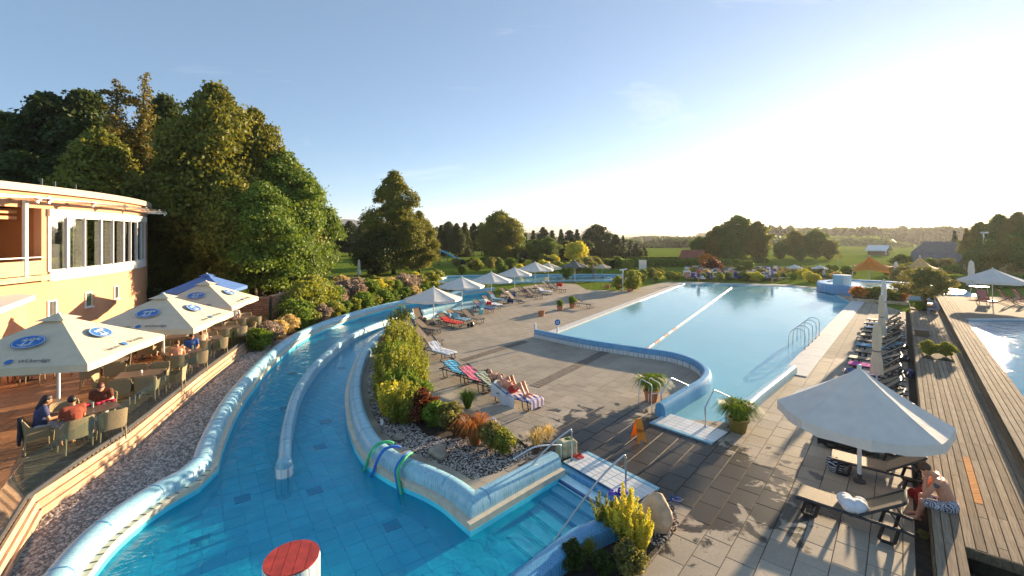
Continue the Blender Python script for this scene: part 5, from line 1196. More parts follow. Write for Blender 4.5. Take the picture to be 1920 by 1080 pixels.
# pool noodles over the coping
def noodle(label, px, py, mats, drop=.55, lean=.2, far=.25):
    p = G(px, py, CZ).xy; i = min(range(len(c_in1)), key=lambda k: (c_in1[k] - p).length); p = c_in1[i]; d = (c_in1[min(i + 1, len(c_in1) - 1)] - c_in1[i - 1]).normalized(); n = Vector((d.y, -d.x)); n = n if n.y < 0 else -n
    o = thing('pool_noodle', label, 'pool noodle', (p.x, p.y, 0)); pts = [(-n * far + d * lean * .5, .40), (-n * .1 + d * lean * .3, .47), (n * .16, .46), (n * .36, .28), (n * .42 - d * lean * .4, 0), (n * .44 - d * lean, .30 - drop)]
    for k, m_ in enumerate(mats): MB().tube([Vector((v.x, v.y, z)) + Vector((d.x, d.y, 0)) * .075 * k for v, z in smooth_pairs(pts)], .036, 8).build('foam_tube', m_, o, True)
def smooth_pairs(pts): return [(v.xy, v.z) for v in smooth([Vector((a.x, a.y, z)) for a, z in pts], 4)]
n_g = mat('foam_green', (.05, .50, .20), .6, .05); n_b = mat('foam_royal', (.02, .16, .60), .6, .05)
noodle('green pool noodle hooked over the coping', 697, 842, [n_g]); noodle('blue pool noodle hooked over the coping', 716, 855, [n_b], .5); noodle('green and blue pool noodles side by side over the coping', 748, 868, [n_b, n_g], .75, -.3)
# red column in the water
q = G(547, 1046, .5); cl = thing('water_column', 'white tiled column with red slatted round top standing in the pool', 'column', (q.x, q.y, 0)); MB().lathe((0, 0, 0), [(.45, -1.34), (.45, .46), (.43, .49)], 36).build('shaft', m_whitetile, cl, 40)
m_redtop = mat('red_top', (.45, .045, .025), .35, .2, 6, jit=.12)
for k in range(5):
    x0, x1 = -.44 + .176 * k, -.44 + .176 * (k + 1) - .008; xs_ = [x0 + (x1 - x0) * i / 6 for i in range(7)]; hh = lambda x: math.sqrt(max(.44 ** 2 - x * x, 0))
    ring = [(x, hh(x)) for x in xs_[::-1]] + [(x, -hh(x)) for x in xs_]; mb = MB(); mb.poly(ring, .515); mb.wall(ring + [ring[0]], .485, .515); o = mb.build('slat', m_redtop, cl, fix=False)
cl.rotation_euler = (0, 0, .25)
# small things on the landings
def flipflops(label, px, py, matl, rz):
    q = G(px, py, .05); o = thing('flip_flops', label, 'sandals', (q.x, q.y, .04), rz)
    for x in (-.07, .07):
        mb = MB(); ring = [(x + .045 * math.cos(a) * (1 + .12 * math.sin(a)), .13 * math.sin(a)) for a in [k * math.tau / 14 for k in range(14)]]; mb.prism(ring, 0, .025); s_ = mb.build('sole', matl, o, fix=False)
        MB().tube([(x - .04, 0, .02), (x - .01, .05, .06), (x, .09, .025), (x + .01, .05, .06), (x + .04, 0, .02)], .008, 5).build('strap', matl, s_)
flipflops('pair of red flip-flops on the white tiled landing', 1085, 856, T_RED, .6); flipflops('pair of blue flip-flops on the wet paving by the boulder', 1266, 936, mat('blue_rubber', (.02, .06, .22), .5), 1.1)
cloth_heap('swim_bag', 'small violet blue bag on the white landing behind the heath plant', 'bag', G(1168, 928, .04), .13, mat('violet_cloth', (.04, .02, .45), .7), 21, .9); cloth_heap('swim_bag', 'small violet and white cloth at the handrail foot', 'bag', G(1146, 928, .04), .09, mat('violet_cloth_pale', (.14, .10, .5), .7, .5), 22, .9)
def rock(label, loc, sc_, matl, seed, name='boulder'):
    from mathutils import noise as nz_
    bm = bmesh.new(); bmesh.ops.create_icosphere(bm, subdivisions=4, radius=1)
    for v in bm.verts:
        p = v.co.copy(); v.co *= 1 + .22 * nz_.noise(p * 1.2 + V3(seed, 0, 0)) + .09 * nz_.noise(p * 3.1 + V3(0, seed, 0)) + .03 * nz_.noise(p * 8 + V3(seed, seed, 0)); v.co = V3(v.co.x * sc_[0], v.co.y * sc_[1], v.co.z * sc_[2])
    me = bpy.data.meshes.new(name); bm.to_mesh(me); bm.free(); me.materials.append(matl); me.polygons.foreach_set('use_smooth', [True] * len(me.polygons)); o = link(name, me, None, loc, seed); return tag(o, label, 'rock')
m_rock = mat('pale_rock', (.60, .43, .28), .85, .25, 3, .7, 12); m_rock2 = mat('grey_rock', (.36, .29, .22), .9, .25, 4, .7, 14)
q = G(1232, 985); rock('pale pinkish boulder standing beside the yellow heath plant', (q.x, q.y, .25), (.31, .30, .40), m_rock, 1)
q = G(822, 852); rock('flat grey brown stone lying on the gravel near the noodles', (q.x, q.y, .06), (.36, .24, .15), m_rock2, 2); q = G(800, 838); rock('small brown stone on the gravel beside the red grass', (q.x - .9, q.y + .5, .05), (.2, .16, .1), m_rock2, 3)
q = G(1062, 852); bx = thing('stone_block', 'pale mossy stone block beside the rounded coping end', 'rock', (q.x, q.y, 0), .5); mb = MB().box((0, 0, .2), (.5, .34, .42), 0, .05); link('block', remesh(mb, .025, mat('mossy_stone', (.50, .46, .28), .9, .3, 5, .7, 20), 'block', 3), bx); mb = MB().ball((.1, .02, .4), .1, 8, (1.4, 1, .3)); link('moss', mb.mesh('moss', mat('moss', (.10, .14, .02), .95, .3, 30), True), bx)
def bollard_light(label, px, py, h, r):
    q = G(px, py); o = thing('bollard_light', label, 'lamp', (q.x, q.y, 0)); MB().lathe((0, 0, 0), [(r, 0), (r, h * .55)], 14).build('post', m_metal, o, 40)
    for k in range(5): MB().lathe((0, 0, h * (.58 + .075 * k)), [(r * .7, 0), (r * 1.05, .01), (r * 1.05, .022), (r * .7, .03)], 14).build('louvre', m_white, o)
    MB().lathe((0, 0, h * .95), [(r * 1.05, 0), (r, h * .05)], 14).build('cap', m_metal, o)
bollard_light('silver louvred bollard light beside the red tipped grass', 926, 824, .62, .065); bollard_light('small white garden light on the gravel by the shrubs', 716, 812, .42, .04)
# crouching kettle: white tubular frame by the terracotta pot
q = G(1219, 764); wf = thing('walking_frame', 'white tubular walking frame standing around the terracotta pot', 'frame', (q.x, q.y, 0), .4)
for s_ in (-1, 1): MB().tube(smooth([V3(-.22 * s_ - .05, -.42, 0), V3(-.2 * s_ - .05, -.36, .5), V3(-.18 * s_, -.30, .86), V3(-.18 * s_, 0, .92), V3(-.2 * s_, .28, .86), V3(-.22 * s_, .35, 0)], 4), .016, 7).build('side_tube', m_white, wf, True)
MB().tube([(-.2, -.33, .6), (.2, -.33, .6)], .014, 6).build('cross_tube', m_white, wf); MB().tube([(-.2, -.36, .2), (.2, -.36, .2)], .014, 6).build('cross_tube', m_white, wf)
# ------------------------------------------------------------------ foliage
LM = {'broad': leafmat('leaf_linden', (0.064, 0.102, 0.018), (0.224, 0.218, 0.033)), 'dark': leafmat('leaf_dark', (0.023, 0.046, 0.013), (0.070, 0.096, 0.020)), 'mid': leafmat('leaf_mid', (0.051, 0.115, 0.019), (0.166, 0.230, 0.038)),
      'larch': leafmat('leaf_larch', (0.096, 0.096, 0.023), (0.205, 0.166, 0.038)), 'conifer': leafmat('leaf_conifer', (0.018, 0.044, 0.018), (0.058, 0.087, 0.026), .15), 'yellow': leafmat('leaf_yellow', (0.410, 0.384, 0.051), (0.794, 0.666, 0.090)), 'lime': leafmat('leaf_lime', (.095, .14, .02), (.33, .34, .055)),
      'fern': leafmat('leaf_fern', (0.064, 0.154, 0.015), (0.205, 0.282, 0.038)), 'purple': leafmat('leaf_purple', (0.128, 0.109, 0.096), (0.435, 0.333, 0.307)), 'redleaf': leafmat('leaf_red', (0.077, 0.023, 0.015), (0.192, 0.058, 0.026)), 'orange': leafmat('leaf_orange', (0.384, 0.154, 0.026), (0.704, 0.282, 0.038)),
      'olive': leafmat('leaf_olive', (0.115, 0.128, 0.038), (0.282, 0.256, 0.077)), 'straw': leafmat('leaf_straw', (0.358, 0.256, 0.102), (0.704, 0.538, 0.256)), 'grass': leafmat('leaf_grass', (0.090, 0.128, 0.019), (0.333, 0.346, 0.064)), 'redgrass': leafmat('leaf_redgrass', (0.128, 0.128, 0.026), (0.538, 0.192, 0.064))}
def leaves(P, size, stretch=1.6, up=0.0, out=None, rng=RNG):
    """one rhombus per point; up tilts leaves upright, out gives outward normals"""
    n = len(P); d = rng.normal(size=(n, 3)); d[:, 2] = d[:, 2] * (1 - up) + up * 2.2 * np.abs(rng.normal(size=n)); d /= np.linalg.norm(d, axis=1)[:, None]
    w = rng.normal(size=(n, 3))
    if out is not None: w = np.cross(d, out + .7 * w)
    else: w = np.cross(d, w)
    w /= np.linalg.norm(w, axis=1)[:, None] + 1e-9; s = size * rng.uniform(.6, 1.35, n)[:, None]
    a = d * s * stretch * .5; b = w * s * .5
    return np.stack([P - a, P + b - a * .15, P + a, P - b - a * .15], 1)
def clumps(C, rad, per, size, rng, squash=.75, stretch=1.5):
    out = []
    for c, r in zip(C, rad):
        m = max(8, int(per * (r / np.mean(rad)) ** 2)); u = rng.normal(size=(m, 3)); u /= np.linalg.norm(u, axis=1)[:, None]; u[:, 2] = np.where(u[:, 2] < -.3, -u[:, 2], u[:, 2])
        rr = r * (1 - .45 * rng.random(m) ** 2)[:, None] * (1 + .22 * rng.normal(size=(m, 1))); p = c + u * rr * [1, 1, squash]; out.append(leaves(p, size, stretch, 0, u, rng))
    return np.concatenate(out)
def crown_profile(kind, s):
    if kind == 'oval': return math.sin(math.pi * min(1, .12 + .88 * s) ** .8) ** .7
    if kind == 'round': return math.sqrt(max(0, 1 - (2 * s - 1) ** 2)) * .95 + .05
    if kind == 'cone': return (1 - s) ** .85 + .03
    if kind == 'tall': return min(1, .55 + 1.2 * s) * (1 - max(0, s - .35) / .65) ** .6 + .02
    return 1 - s
def crown(h, base, w, kind, n, per, leaf, seed, cl=.2):
    rng = np.random.default_rng(seed); C = []; rad = []
    for i in range(n):
        s = (i + rng.random()) / n; r = crown_profile(kind, s) * w / 2; a = rng.uniform(0, math.tau); q = r * (1 - .42 * rng.random() ** 1.4) * (1 + .10 * math.sin(3 * a + seed) + .08 * math.sin(5 * a + 9 * s))
        cr = w * cl * rng.uniform(.5, 1.35) * (.45 + .55 * crown_profile(kind, s)); q = max(0, q - cr * .6); C.append((q * math.cos(a), q * math.sin(a), base + (h - base) * s)); rad.append(cr)
        if rng.random() < .3: C.append((q * 1.25 * math.cos(a), q * 1.25 * math.sin(a), base + (h - base) * s + cr * .5)); rad.append(cr * .45)
    return clumps(np.array(C), np.array(rad), per, leaf, rng)
def conifer_crown(h, base, w, seed, drop=.25, tiers=26, per=9, leaf=.3, dens=26, droop=.35):
    rng = np.random.default_rng(seed); out = []
    for i in range(tiers):
        s = i / tiers; z = base + (h - base) * s; r = w / 2 * ((1 - s) ** .8) + .1
        for k in range(per):
            if rng.random() < drop: continue
            a = rng.uniform(0, math.tau); L_ = r * rng.uniform(.65, 1.12); m = max(4, int(dens * L_ / (w / 2) + 3)); f = rng.random(m) ** .7
            p = np.stack([np.cos(a) * f * L_ + rng.normal(size=m) * .13 * w * .25, np.sin(a) * f * L_ + rng.normal(size=m) * .13 * w * .25, z - droop * f * L_ + rng.normal(size=m) * .12 - rng.random(m) * droop * .9], 1); out.append(leaves(p, leaf, 1.7, 0, None, rng))
    return np.concatenate(out)
def trunk(h, r, seed, limbs=5, base=.3, w=4):
    rr = random.Random(seed); mb = MB(); pts = [(rr.uniform(-.02, .02) * h * i / 6, rr.uniform(-.02, .02) * h * i / 6, h * i / 6) for i in range(7)]; mb.tube(pts, r, 8, r * .25)
    for k in range(limbs):
        z = h * (base + (.9 - base) * k / limbs); a = rr.uniform(0, 6.28); l_ = w * .38 * (1.1 - z / h * .7); p = Vector((pts[3][0] * z / h, pts[3][1] * z / h, z)); mb.tube([p, p + V3(math.cos(a) * l_ * .5, math.sin(a) * l_ * .5, l_ * .3), p + V3(math.cos(a) * l_, math.sin(a) * l_, l_ * .75)], r * .35, 5, r * .08)
    return mb
TP = {}
def tree_meshes(key):
    if key in TP: return TP[key]
    kind, seed = key; S = 1
    if kind == 'linden': V = crown(18, 1.2, 12.5, 'oval', 150, 330, .225, seed, .135); L_ = 'broad'; T = trunk(16, .45, seed, 8, .2, 11)
    elif kind == 'broad': V = crown(14, 1.6, 9, 'oval', 100, 260, .225, seed, .17); L_ = 'mid'; T = trunk(12, .3, seed, 7, .2, 8)
    elif kind == 'darkbroad': V = crown(15, 2, 8.5, 'tall', 90, 230, .235, seed, .17); L_ = 'dark'; T = trunk(13, .3, seed, 7, .25, 8)
    elif kind == 'round': V = crown(9, .4, 9, 'round', 80, 230, .22, seed, .18); L_ = 'mid'; T = trunk(7, .25, seed, 6, .2, 7)
    elif kind == 'conifer': V = conifer_crown(16, .8, 6, seed, .1, 34, 14, .36, 26); L_ = 'conifer'; T = trunk(15.5, .22, seed, 0)
    elif kind == 'larch': V = conifer_crown(22, 7, 5.0, seed, .42, 36, 11, .16, 44, .5); L_ = 'larch'; T = trunk(21.5, .22, seed, 10, .3, 3)
    elif kind == 'droop': V = np.concatenate([conifer_crown(20, 4, 7.5, seed, .3, 30, 14, .17, 60, 1.0), crown(20, 9, 6, 'oval', 26, 110, .18, seed, .12)]); L_ = 'larch'; T = trunk(19, .28, seed, 12, .3, 5)
    elif kind == 'bright': V = crown(4.3, .2, 4.6, 'round', 60, 110, .2, seed, .16); L_ = 'yellow'; T = trunk(3.5, .12, seed, 6, .1, 3)
    TP[key] = (quads('crown', V, LM[L_], False), T.mesh('trunk', m_bark, True), {'linden': 18, 'broad': 14, 'darkbroad': 15, 'round': 9, 'conifer': 16, 'larch': 22, 'droop': 20, 'bright': 4.3}[kind]); return TP[key]
def tree(px, topy, z, kind, label, seed=1, group=None, wide=1.0, name=None, leaf=None, ground=0.0):
    cm, tm, h0 = tree_meshes((kind, seed)); h = H - (topy - HY) * z / F - ground; s = h / h0
    o = thing(name or {'conifer': 'spruce_tree', 'larch': 'larch_tree', 'droop': 'birch_tree'}.get(kind, 'broadleaf_tree'), label, 'tree', ((px - CX) * z / F, z, ground - .1), (px * 1.7 + z) % 6.28, group); o.scale = (s * wide, s * wide, s)
    c = link('crown', cm, o); link('trunk', tm, o)
    if leaf: c.material_slots[0].link = 'OBJECT'; c.material_slots[0].material = LM[leaf]
    return o
FG = 'dark wood behind the round building'
for px, ty, z, k, sd, wd, lf, lb_ in ((12, 222, 50, 'darkbroad', 1, 1.2, None, 'dark leafy tree above the roof poles of the round building'), (92, 183, 50, 'darkbroad', 2, 1.1, None, 'tall dark leafy tree with open crown behind the round building'), (160, 178, 52, 'darkbroad', 3, 1.05, None, 'dark oak-like tree beside the drooping birch'),
                                  (222, 148, 47, 'droop', 1, 1.0, None, 'tall drooping olive green birch in the wood'), (273, 126, 48, 'larch', 1, .9, None, 'tallest slender larch with bare lower trunk'), (308, 190, 52, 'darkbroad', 1, .9, None, 'dark tree between the larch and the great linden'),
                                  (185, 252, 42, 'broad', 1, .95, 'broad', 'fresh green tree in front of the drooping birch'), (40, 290, 40, 'darkbroad', 2, 1.2, None, 'low dark tree right behind the flat roof'), (110, 300, 41, 'broad', 2, 1.1, 'dark', 'low leafy tree behind the window band'),
                                  (402, 170, 44, 'linden', 1, .92, None, 'great linden with golden green crown, tallest of the round crowns'), (475, 212, 47, 'linden', 2, .82, None, 'golden green linden just behind the great one'), (535, 292, 47, 'broad', 1, 1.0, None, 'rounded green tree at the edge of the wood'), (572, 330, 52, 'broad', 2, .85, None, 'outermost green tree of the wood beside the meadow'),
                                  (490, 345, 40, 'broad', 2, 1.05, 'mid', 'bright green maple in front of the golden linden'), (340, 300, 42, 'linden', 2, .7, None, 'shaded linden beside the end of the round building'), (430, 330, 40, 'broad', 1, .9, 'broad', 'low branched tree under the great linden'), (300, 350, 44, 'darkbroad', 3, 1.1, None, 'dark undergrowth tree behind the louvre end'),
                                  (600, 410, 58, 'broad', 2, .8, 'mid', 'small rounded tree on the meadow edge'), (545, 420, 44, 'round', 1, .8, 'mid', 'low bushy tree above the garden wall')):
    tree(px, ty, z, k, lb_, sd, FG, wd, leaf=lf)
tree(738, 326, 70, 'linden', 'tall free-standing linden beyond the stone wall', 1, None, .88); tree(786, 398, 72, 'linden', 'lower companion tree leaning on the free-standing linden', 2, None, .95); tree(705, 440, 66, 'round', 'dark bush tree at the foot of the free-standing linden', 2, None, 1.2, leaf='dark')
rr = random.Random(5)
def treerow(spec, group, label, z0, z1, kinds, leaf=None):
    for i, (px, ty) in enumerate(spec):
        k = kinds[i % len(kinds)]; tree(px, ty, rr.uniform(z0, z1), k, label, 1 + (i % 2), group, rr.uniform(.85, 1.25) * (1.3 if k == 'conifer' else 1), leaf=leaf)
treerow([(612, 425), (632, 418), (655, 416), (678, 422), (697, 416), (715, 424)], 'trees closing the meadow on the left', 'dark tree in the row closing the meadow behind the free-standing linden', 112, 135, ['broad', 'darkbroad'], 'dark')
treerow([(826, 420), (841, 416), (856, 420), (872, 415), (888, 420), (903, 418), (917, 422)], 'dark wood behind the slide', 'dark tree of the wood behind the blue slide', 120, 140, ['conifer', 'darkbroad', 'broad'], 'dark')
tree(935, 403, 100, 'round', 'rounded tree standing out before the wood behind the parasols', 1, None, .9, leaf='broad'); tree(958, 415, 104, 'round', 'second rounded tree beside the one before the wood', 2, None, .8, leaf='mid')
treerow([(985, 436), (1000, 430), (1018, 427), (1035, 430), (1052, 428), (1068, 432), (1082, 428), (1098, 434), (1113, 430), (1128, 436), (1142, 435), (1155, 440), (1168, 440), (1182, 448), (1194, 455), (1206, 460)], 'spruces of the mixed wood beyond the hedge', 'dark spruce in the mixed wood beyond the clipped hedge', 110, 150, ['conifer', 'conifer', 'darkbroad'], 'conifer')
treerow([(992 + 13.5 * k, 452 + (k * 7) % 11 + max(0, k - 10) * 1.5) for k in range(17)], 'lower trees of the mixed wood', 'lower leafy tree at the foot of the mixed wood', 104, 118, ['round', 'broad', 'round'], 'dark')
for px, ty, z, lb_ in ((1005, 452, 98, 'low round tree before the mixed wood behind the parasols'), (1030, 448, 100, 'round tree before the mixed wood, next to the yellow one'), (1120, 425, 128, 'domed leafy tree rising out of the mixed wood')): tree(px, ty, z, 'round', lb_, 1, None, 1, leaf='mid' if z < 110 else 'dark')
tree(1084, 455, 86, 'bright', 'bright yellow green tree by the dark grey parasol', 1, None, 1.0, 'golden_tree')
for px, ty, z, w_, sd, lb_ in ((1312, 446, 108, .8, 1, 'low tree at the end of the meadow clump next to the barn'), (1345, 428, 106, .9, 2, 'rounded tree in the meadow clump behind the barn'), (1385, 410, 104, .85, 1, 'largest domed tree of the meadow clump'), (1420, 420, 100, .7, 2, 'sunlit yellowish tree of the meadow clump'), (1370, 440, 98, .7, 1, 'low tree in front of the domed meadow tree'),
                               (1462, 455, 112, .9, 1, 'rounded tree of the second meadow clump'), (1490, 436, 116, .8, 2, 'tall tree of the second meadow clump'), (1530, 434, 114, .9, 1, 'broad tree of the second meadow clump'), (1555, 452, 108, .9, 2, 'lower tree at the far end of the second meadow clump'), (1500, 462, 104, .8, 1, 'sunlit low tree in front of the second meadow clump')): tree(px, ty, z, 'round', lb_, sd, None, w_, leaf='broad' if sd == 2 else 'mid')
for px, ty, z, k, lb_, lf in ((1812, 425, 80, 'conifer', 'reddish conifer beside the hall roof', 'larch'), (1838, 418, 78, 'broad', 'hazy leafy tree behind the lamp post', 'broad'), (1872, 404, 74, 'broad', 'tall leafy tree behind the white parasol of the deckchairs', 'mid'), (1910, 400, 70, 'linden', 'large leafy tree above the pink deckchairs', 'broad'), (1945, 398, 66, 'broad', 'leafy tree at the end of the raised pool', 'mid'), (1855, 455, 62, 'round', 'dense low tree behind the lamp post foot', 'mid'), (1895, 450, 58, 'round', 'dense rounded tree right behind the deckchairs', 'broad'), (1935, 455, 55, 'round', 'dark dense tree behind the farther deckchair', 'mid'), (1790, 430, 95, 'conifer', 'dark conifer behind the timber house', 'conifer')):
    tree(px, ty, z, k, lb_, 1, None, .95, leaf=lf)
# far woods that read as one mass
def far_wood(name, label, x0, x1, z, ty, depth, leaf, n=900, seed=3):
    rng = np.random.default_rng(seed); xs_ = rng.uniform((x0 - CX) * z / F, (x1 - CX) * z / F, n); ys_ = z + rng.uniform(0, depth, n); hs = (H - (ty - HY) * z / F) * rng.uniform(.55, 1.0, n) + 4 * np.sin(xs_ / (z * .03)) * (z / 400); C = np.stack([xs_, ys_, hs * .5], 1); out = []
    for (x, y, _), h in zip(C, hs): 
        g0 = terr(x, y); m = 26; u = rng.normal(size=(m, 3)); u /= np.linalg.norm(u, axis=1)[:, None]; w = z * .012; p = np.array([x, y, g0 + (h - g0) * .6]) + u * [w, w, (h - g0) * .42] * rng.uniform(.8, 1.05, (m, 1)); out.append(leaves(p, z * .0075, 1.4, 0, u, rng))
    return tag(quads(name, np.concatenate(out), LM[leaf]), label, 'wood', kind='stuff')
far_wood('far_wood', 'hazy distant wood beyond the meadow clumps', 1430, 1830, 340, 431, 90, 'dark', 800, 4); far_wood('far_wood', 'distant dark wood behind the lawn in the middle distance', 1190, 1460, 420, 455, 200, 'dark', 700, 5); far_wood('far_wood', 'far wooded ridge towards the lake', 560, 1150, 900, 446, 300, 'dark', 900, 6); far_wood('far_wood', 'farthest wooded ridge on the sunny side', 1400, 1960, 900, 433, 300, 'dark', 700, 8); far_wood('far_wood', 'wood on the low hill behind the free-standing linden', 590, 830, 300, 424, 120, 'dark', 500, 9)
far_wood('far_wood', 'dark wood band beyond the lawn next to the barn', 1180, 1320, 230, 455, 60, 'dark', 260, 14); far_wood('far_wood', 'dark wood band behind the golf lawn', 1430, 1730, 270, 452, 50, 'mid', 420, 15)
# lake and mountains
q0 = -5.2
lk = [(xp, yp) for xp, yp in ((1175, 443.2), (1240, 446.3), (1330, 446.5), (1400, 444), (1380, 441.9), (1250, 441.7))]
tag(MB().poly([G(x, y, q0).xy for x, y in lk], q0 + 1.0).build('lake', watermat('lake_water', (.5, .6, .7), .05, .02, .1), fix=False), kind='structure')
def ridge(name, pts, z, thick, col, sub=6):
    base = smooth([V3(x, y, 0) for x, y in pts], sub); rr_ = random.Random(len(pts)); vs = []; n = len(base)
    for i, p in enumerate(base):
        top = H - (p.y + rr_.uniform(-.5, .5) - HY) * z / F; X = (p.x - CX) * z / F; vs += [(X, z - thick, -12), (X, z - thick * .4, max(top * .55, -11)), (X, z, top), (X, z + thick, -12)]
    return tag(MB().add(vs, [(i * 4 + j, i * 4 + j + 1, i * 4 + 5 + j, i * 4 + 4 + j) for i in range(n - 1) for j in range(3)]).build(name, mat(name + '_rock', col, .95, .2, .002, obj=False)), kind='structure')
ridge('mountains', [(940, 436), (975, 430), (1010, 424), (1035, 421), (1050, 424), (1070, 419), (1085, 425), (1110, 421), (1130, 424), (1150, 423), (1180, 427), (1215, 427), (1250, 431), (1300, 433), (1360, 437), (1420, 440)], 5200, 700, (.10, .14, .18)); ridge('hills', [(560, 424), (600, 416), (625, 413), (648, 411), (670, 413), (695, 418), (760, 424), (830, 430), (900, 436), (960, 439)], 2600, 300, (.06, .10, .12)); ridge('far_shore', [(1130, 442), (1180, 438), (1240, 436.5), (1320, 436), (1400, 437), (1500, 433), (1620, 431), (1760, 427), (1960, 424)], 3300, 300, (.05, .08, .08))

# ------------------------------------------------------------------ shrubs and plants
SP = {}
def shrub_mesh(kind, seed):
    k = (kind, seed)
    if k in SP: return SP[k]
    rng = np.random.default_rng(seed + 50)
    if kind == 'bush': V = crown(1.2, .08, 1.5, 'round', 34, 75, .085, seed, .2)
    elif kind == 'tall': V = crown(1.9, .1, 1.2, 'tall', 40, 70, .085, seed, .22)
    elif kind == 'ball': V = crown(1.1, .05, 1.25, 'round', 60, 70, .05, seed, .14)
    elif kind == 'spiky':                              # upright leafy stems
        out = []
        for _ in range(90):
            a = rng.uniform(0, 6.28); r0 = .5 * math.sqrt(rng.random()); h = rng.uniform(.45, 1.7) * (1.1 - .5 * r0); m = int(46 * h); f = rng.random(m) ** .8; lx, ly = rng.normal(size=2) * .12
            p = np.stack([np.cos(a) * r0 * (1 + .4 * f) + lx * f + rng.normal(size=m) * .035, np.sin(a) * r0 * (1 + .4 * f) + ly * f + rng.normal(size=m) * .035, h * (.04 + .96 * f)], 1); out.append(leaves(p, .055, 2.6, .55, None, rng))
        V = np.concatenate(out)
    elif kind in ('tuft', 'plume', 'potplant'):                       # arching blades
        nb = {'tuft': 420, 'plume': 620, 'potplant': 1500}[kind]; out = []
        for _ in range(nb):
            a = rng.uniform(0, 6.28); h = rng.uniform(.5, 1.0); sp = rng.uniform(.1, .75) * (1.25 if kind == 'potplant' else 1); w = .016 if kind != 'potplant' else .017; h = rng.uniform(.38, .68) if kind == 'potplant' else h; sp = rng.uniform(.1, 1.15) if kind == 'potplant' else sp; d = np.array([math.cos(a), math.sin(a), 0]); s = np.array([-d[1], d[0], 0]) * w; b0 = d * rng.uniform(0, .12)
            p = [b0, b0 + d * sp * .35 * h + [0, 0, .55 * h], b0 + d * sp * .8 * h + [0, 0, .85 * h], b0 + d * sp * 1.2 * h + [0, 0, (.95 - sp * .55) * h]]
            for i in range(3): k0, k1 = 1 - i * .3, 1 - (i + 1) * .3; out.append([p[i] - s * k0, p[i] + s * k0, p[i + 1] + s * k1, p[i + 1] - s * k1])
        V = np.array(out)
    elif kind == 'heath':                              # upright feathery plumes
        out = []
        for _ in range(24):
            a = rng.uniform(0, 6.28); r0 = .36 * math.sqrt(rng.random()); h = rng.uniform(.55, 1.05); tilt = rng.normal(size=2) * .10; m = 300; f = rng.random(m) ** .8; wd = .075 * np.sin(np.clip(f, 0, 1) * 2.6 + .35); th = rng.uniform(0, 6.28, m); rr2 = wd * np.sqrt(rng.random(m))
            p = np.stack([math.cos(a) * r0 * (.5 + .7 * f) + tilt[0] * f + rr2 * np.cos(th), math.sin(a) * r0 * (.5 + .7 * f) + tilt[1] * f + rr2 * np.sin(th), h * (.06 + .94 * f)], 1); out.append(leaves(p, .024, 2.6, .5, None, rng))
        V = np.concatenate(out)
    elif kind == 'flowers': V = np.concatenate([crown(.5, .05, 1.0, 'round', 24, 60, .07, seed, .2)])
    SP[k] = quads('foliage', V, LM['mid'], False); return SP[k]
def plant(kind, label, loc, sc_, leaf, name='shrub', seed=1, group=None, stem=True):
    o = thing(name, label, 'plant', loc, random.uniform(0, 6.28), group); o.scale = sc_ if hasattr(sc_, '__len__') else (sc_,) * 3
    c = link('foliage', shrub_mesh(kind, seed), o); c.material_slots[0].link = 'OBJECT'; c.material_slots[0].material = LM[leaf]
    if stem: link('stems', STEM, o)
    return o
STEM = MB(); 
for k in range(7): STEM.tube([(.03 * math.cos(k), .03 * math.sin(k), -.03), (.16 * math.cos(k * .9), .16 * math.sin(k * .9), .35), (.24 * math.cos(k * .9), .24 * math.sin(k * .9), .7)], .014, 5, .006)
STEM = STEM.mesh('stems', m_bark)
def pl(kind, px, py, size, leaf, label, name='shrub', seed=1, group=None, h=0):
    q = G(px, py, h); return plant(kind, label, (q.x, q.y, h - .02), size, leaf, name, seed, group)
# bed between river and plaza
SG = 'yellow green shrubs of the planter bed'
for i, (px, py, s, lf, kd) in enumerate(((752, 625, 1.2, 'lime', 'spiky'), (740, 640, 1.0, 'lime', 'spiky'), (760, 648, 1.0, 'grass', 'spiky'), (735, 665, 1.0, 'purple', 'bush'), (748, 672, 1.25, 'lime', 'spiky'), (765, 680, 1.1, 'lime', 'spiky'), (728, 690, 1.0, 'lime', 'spiky'), (750, 700, 1.1, 'fern', 'spiky'), (768, 712, 1.15, 'lime', 'spiky'), (725, 718, .95, 'lime', 'spiky'), (745, 728, 1.2, 'lime', 'spiky'), (772, 738, 1.1, 'lime', 'spiky'), (728, 748, .9, 'lime', 'spiky'), (752, 756, 1.0, 'fern', 'spiky'), (778, 762, .9, 'fern', 'bush'), (735, 775, .85, 'yellow', 'spiky'), (757, 788, .95, 'lime', 'spiky'))):
    pl(kd, px, py, s * .84, lf, {'lime': 'upright yellow green shrub in the bed between river and plaza', 'yellow': 'bright yellow upright shrub in the bed between river and plaza', 'purple': 'greyish flowering shrub in the bed beside the river coping', 'fern': 'dark green leafy shrub in the planter bed', 'grass': 'upright grassy green shrub in the planter bed'}[lf], 'shrub', 1 + i % 2, SG)
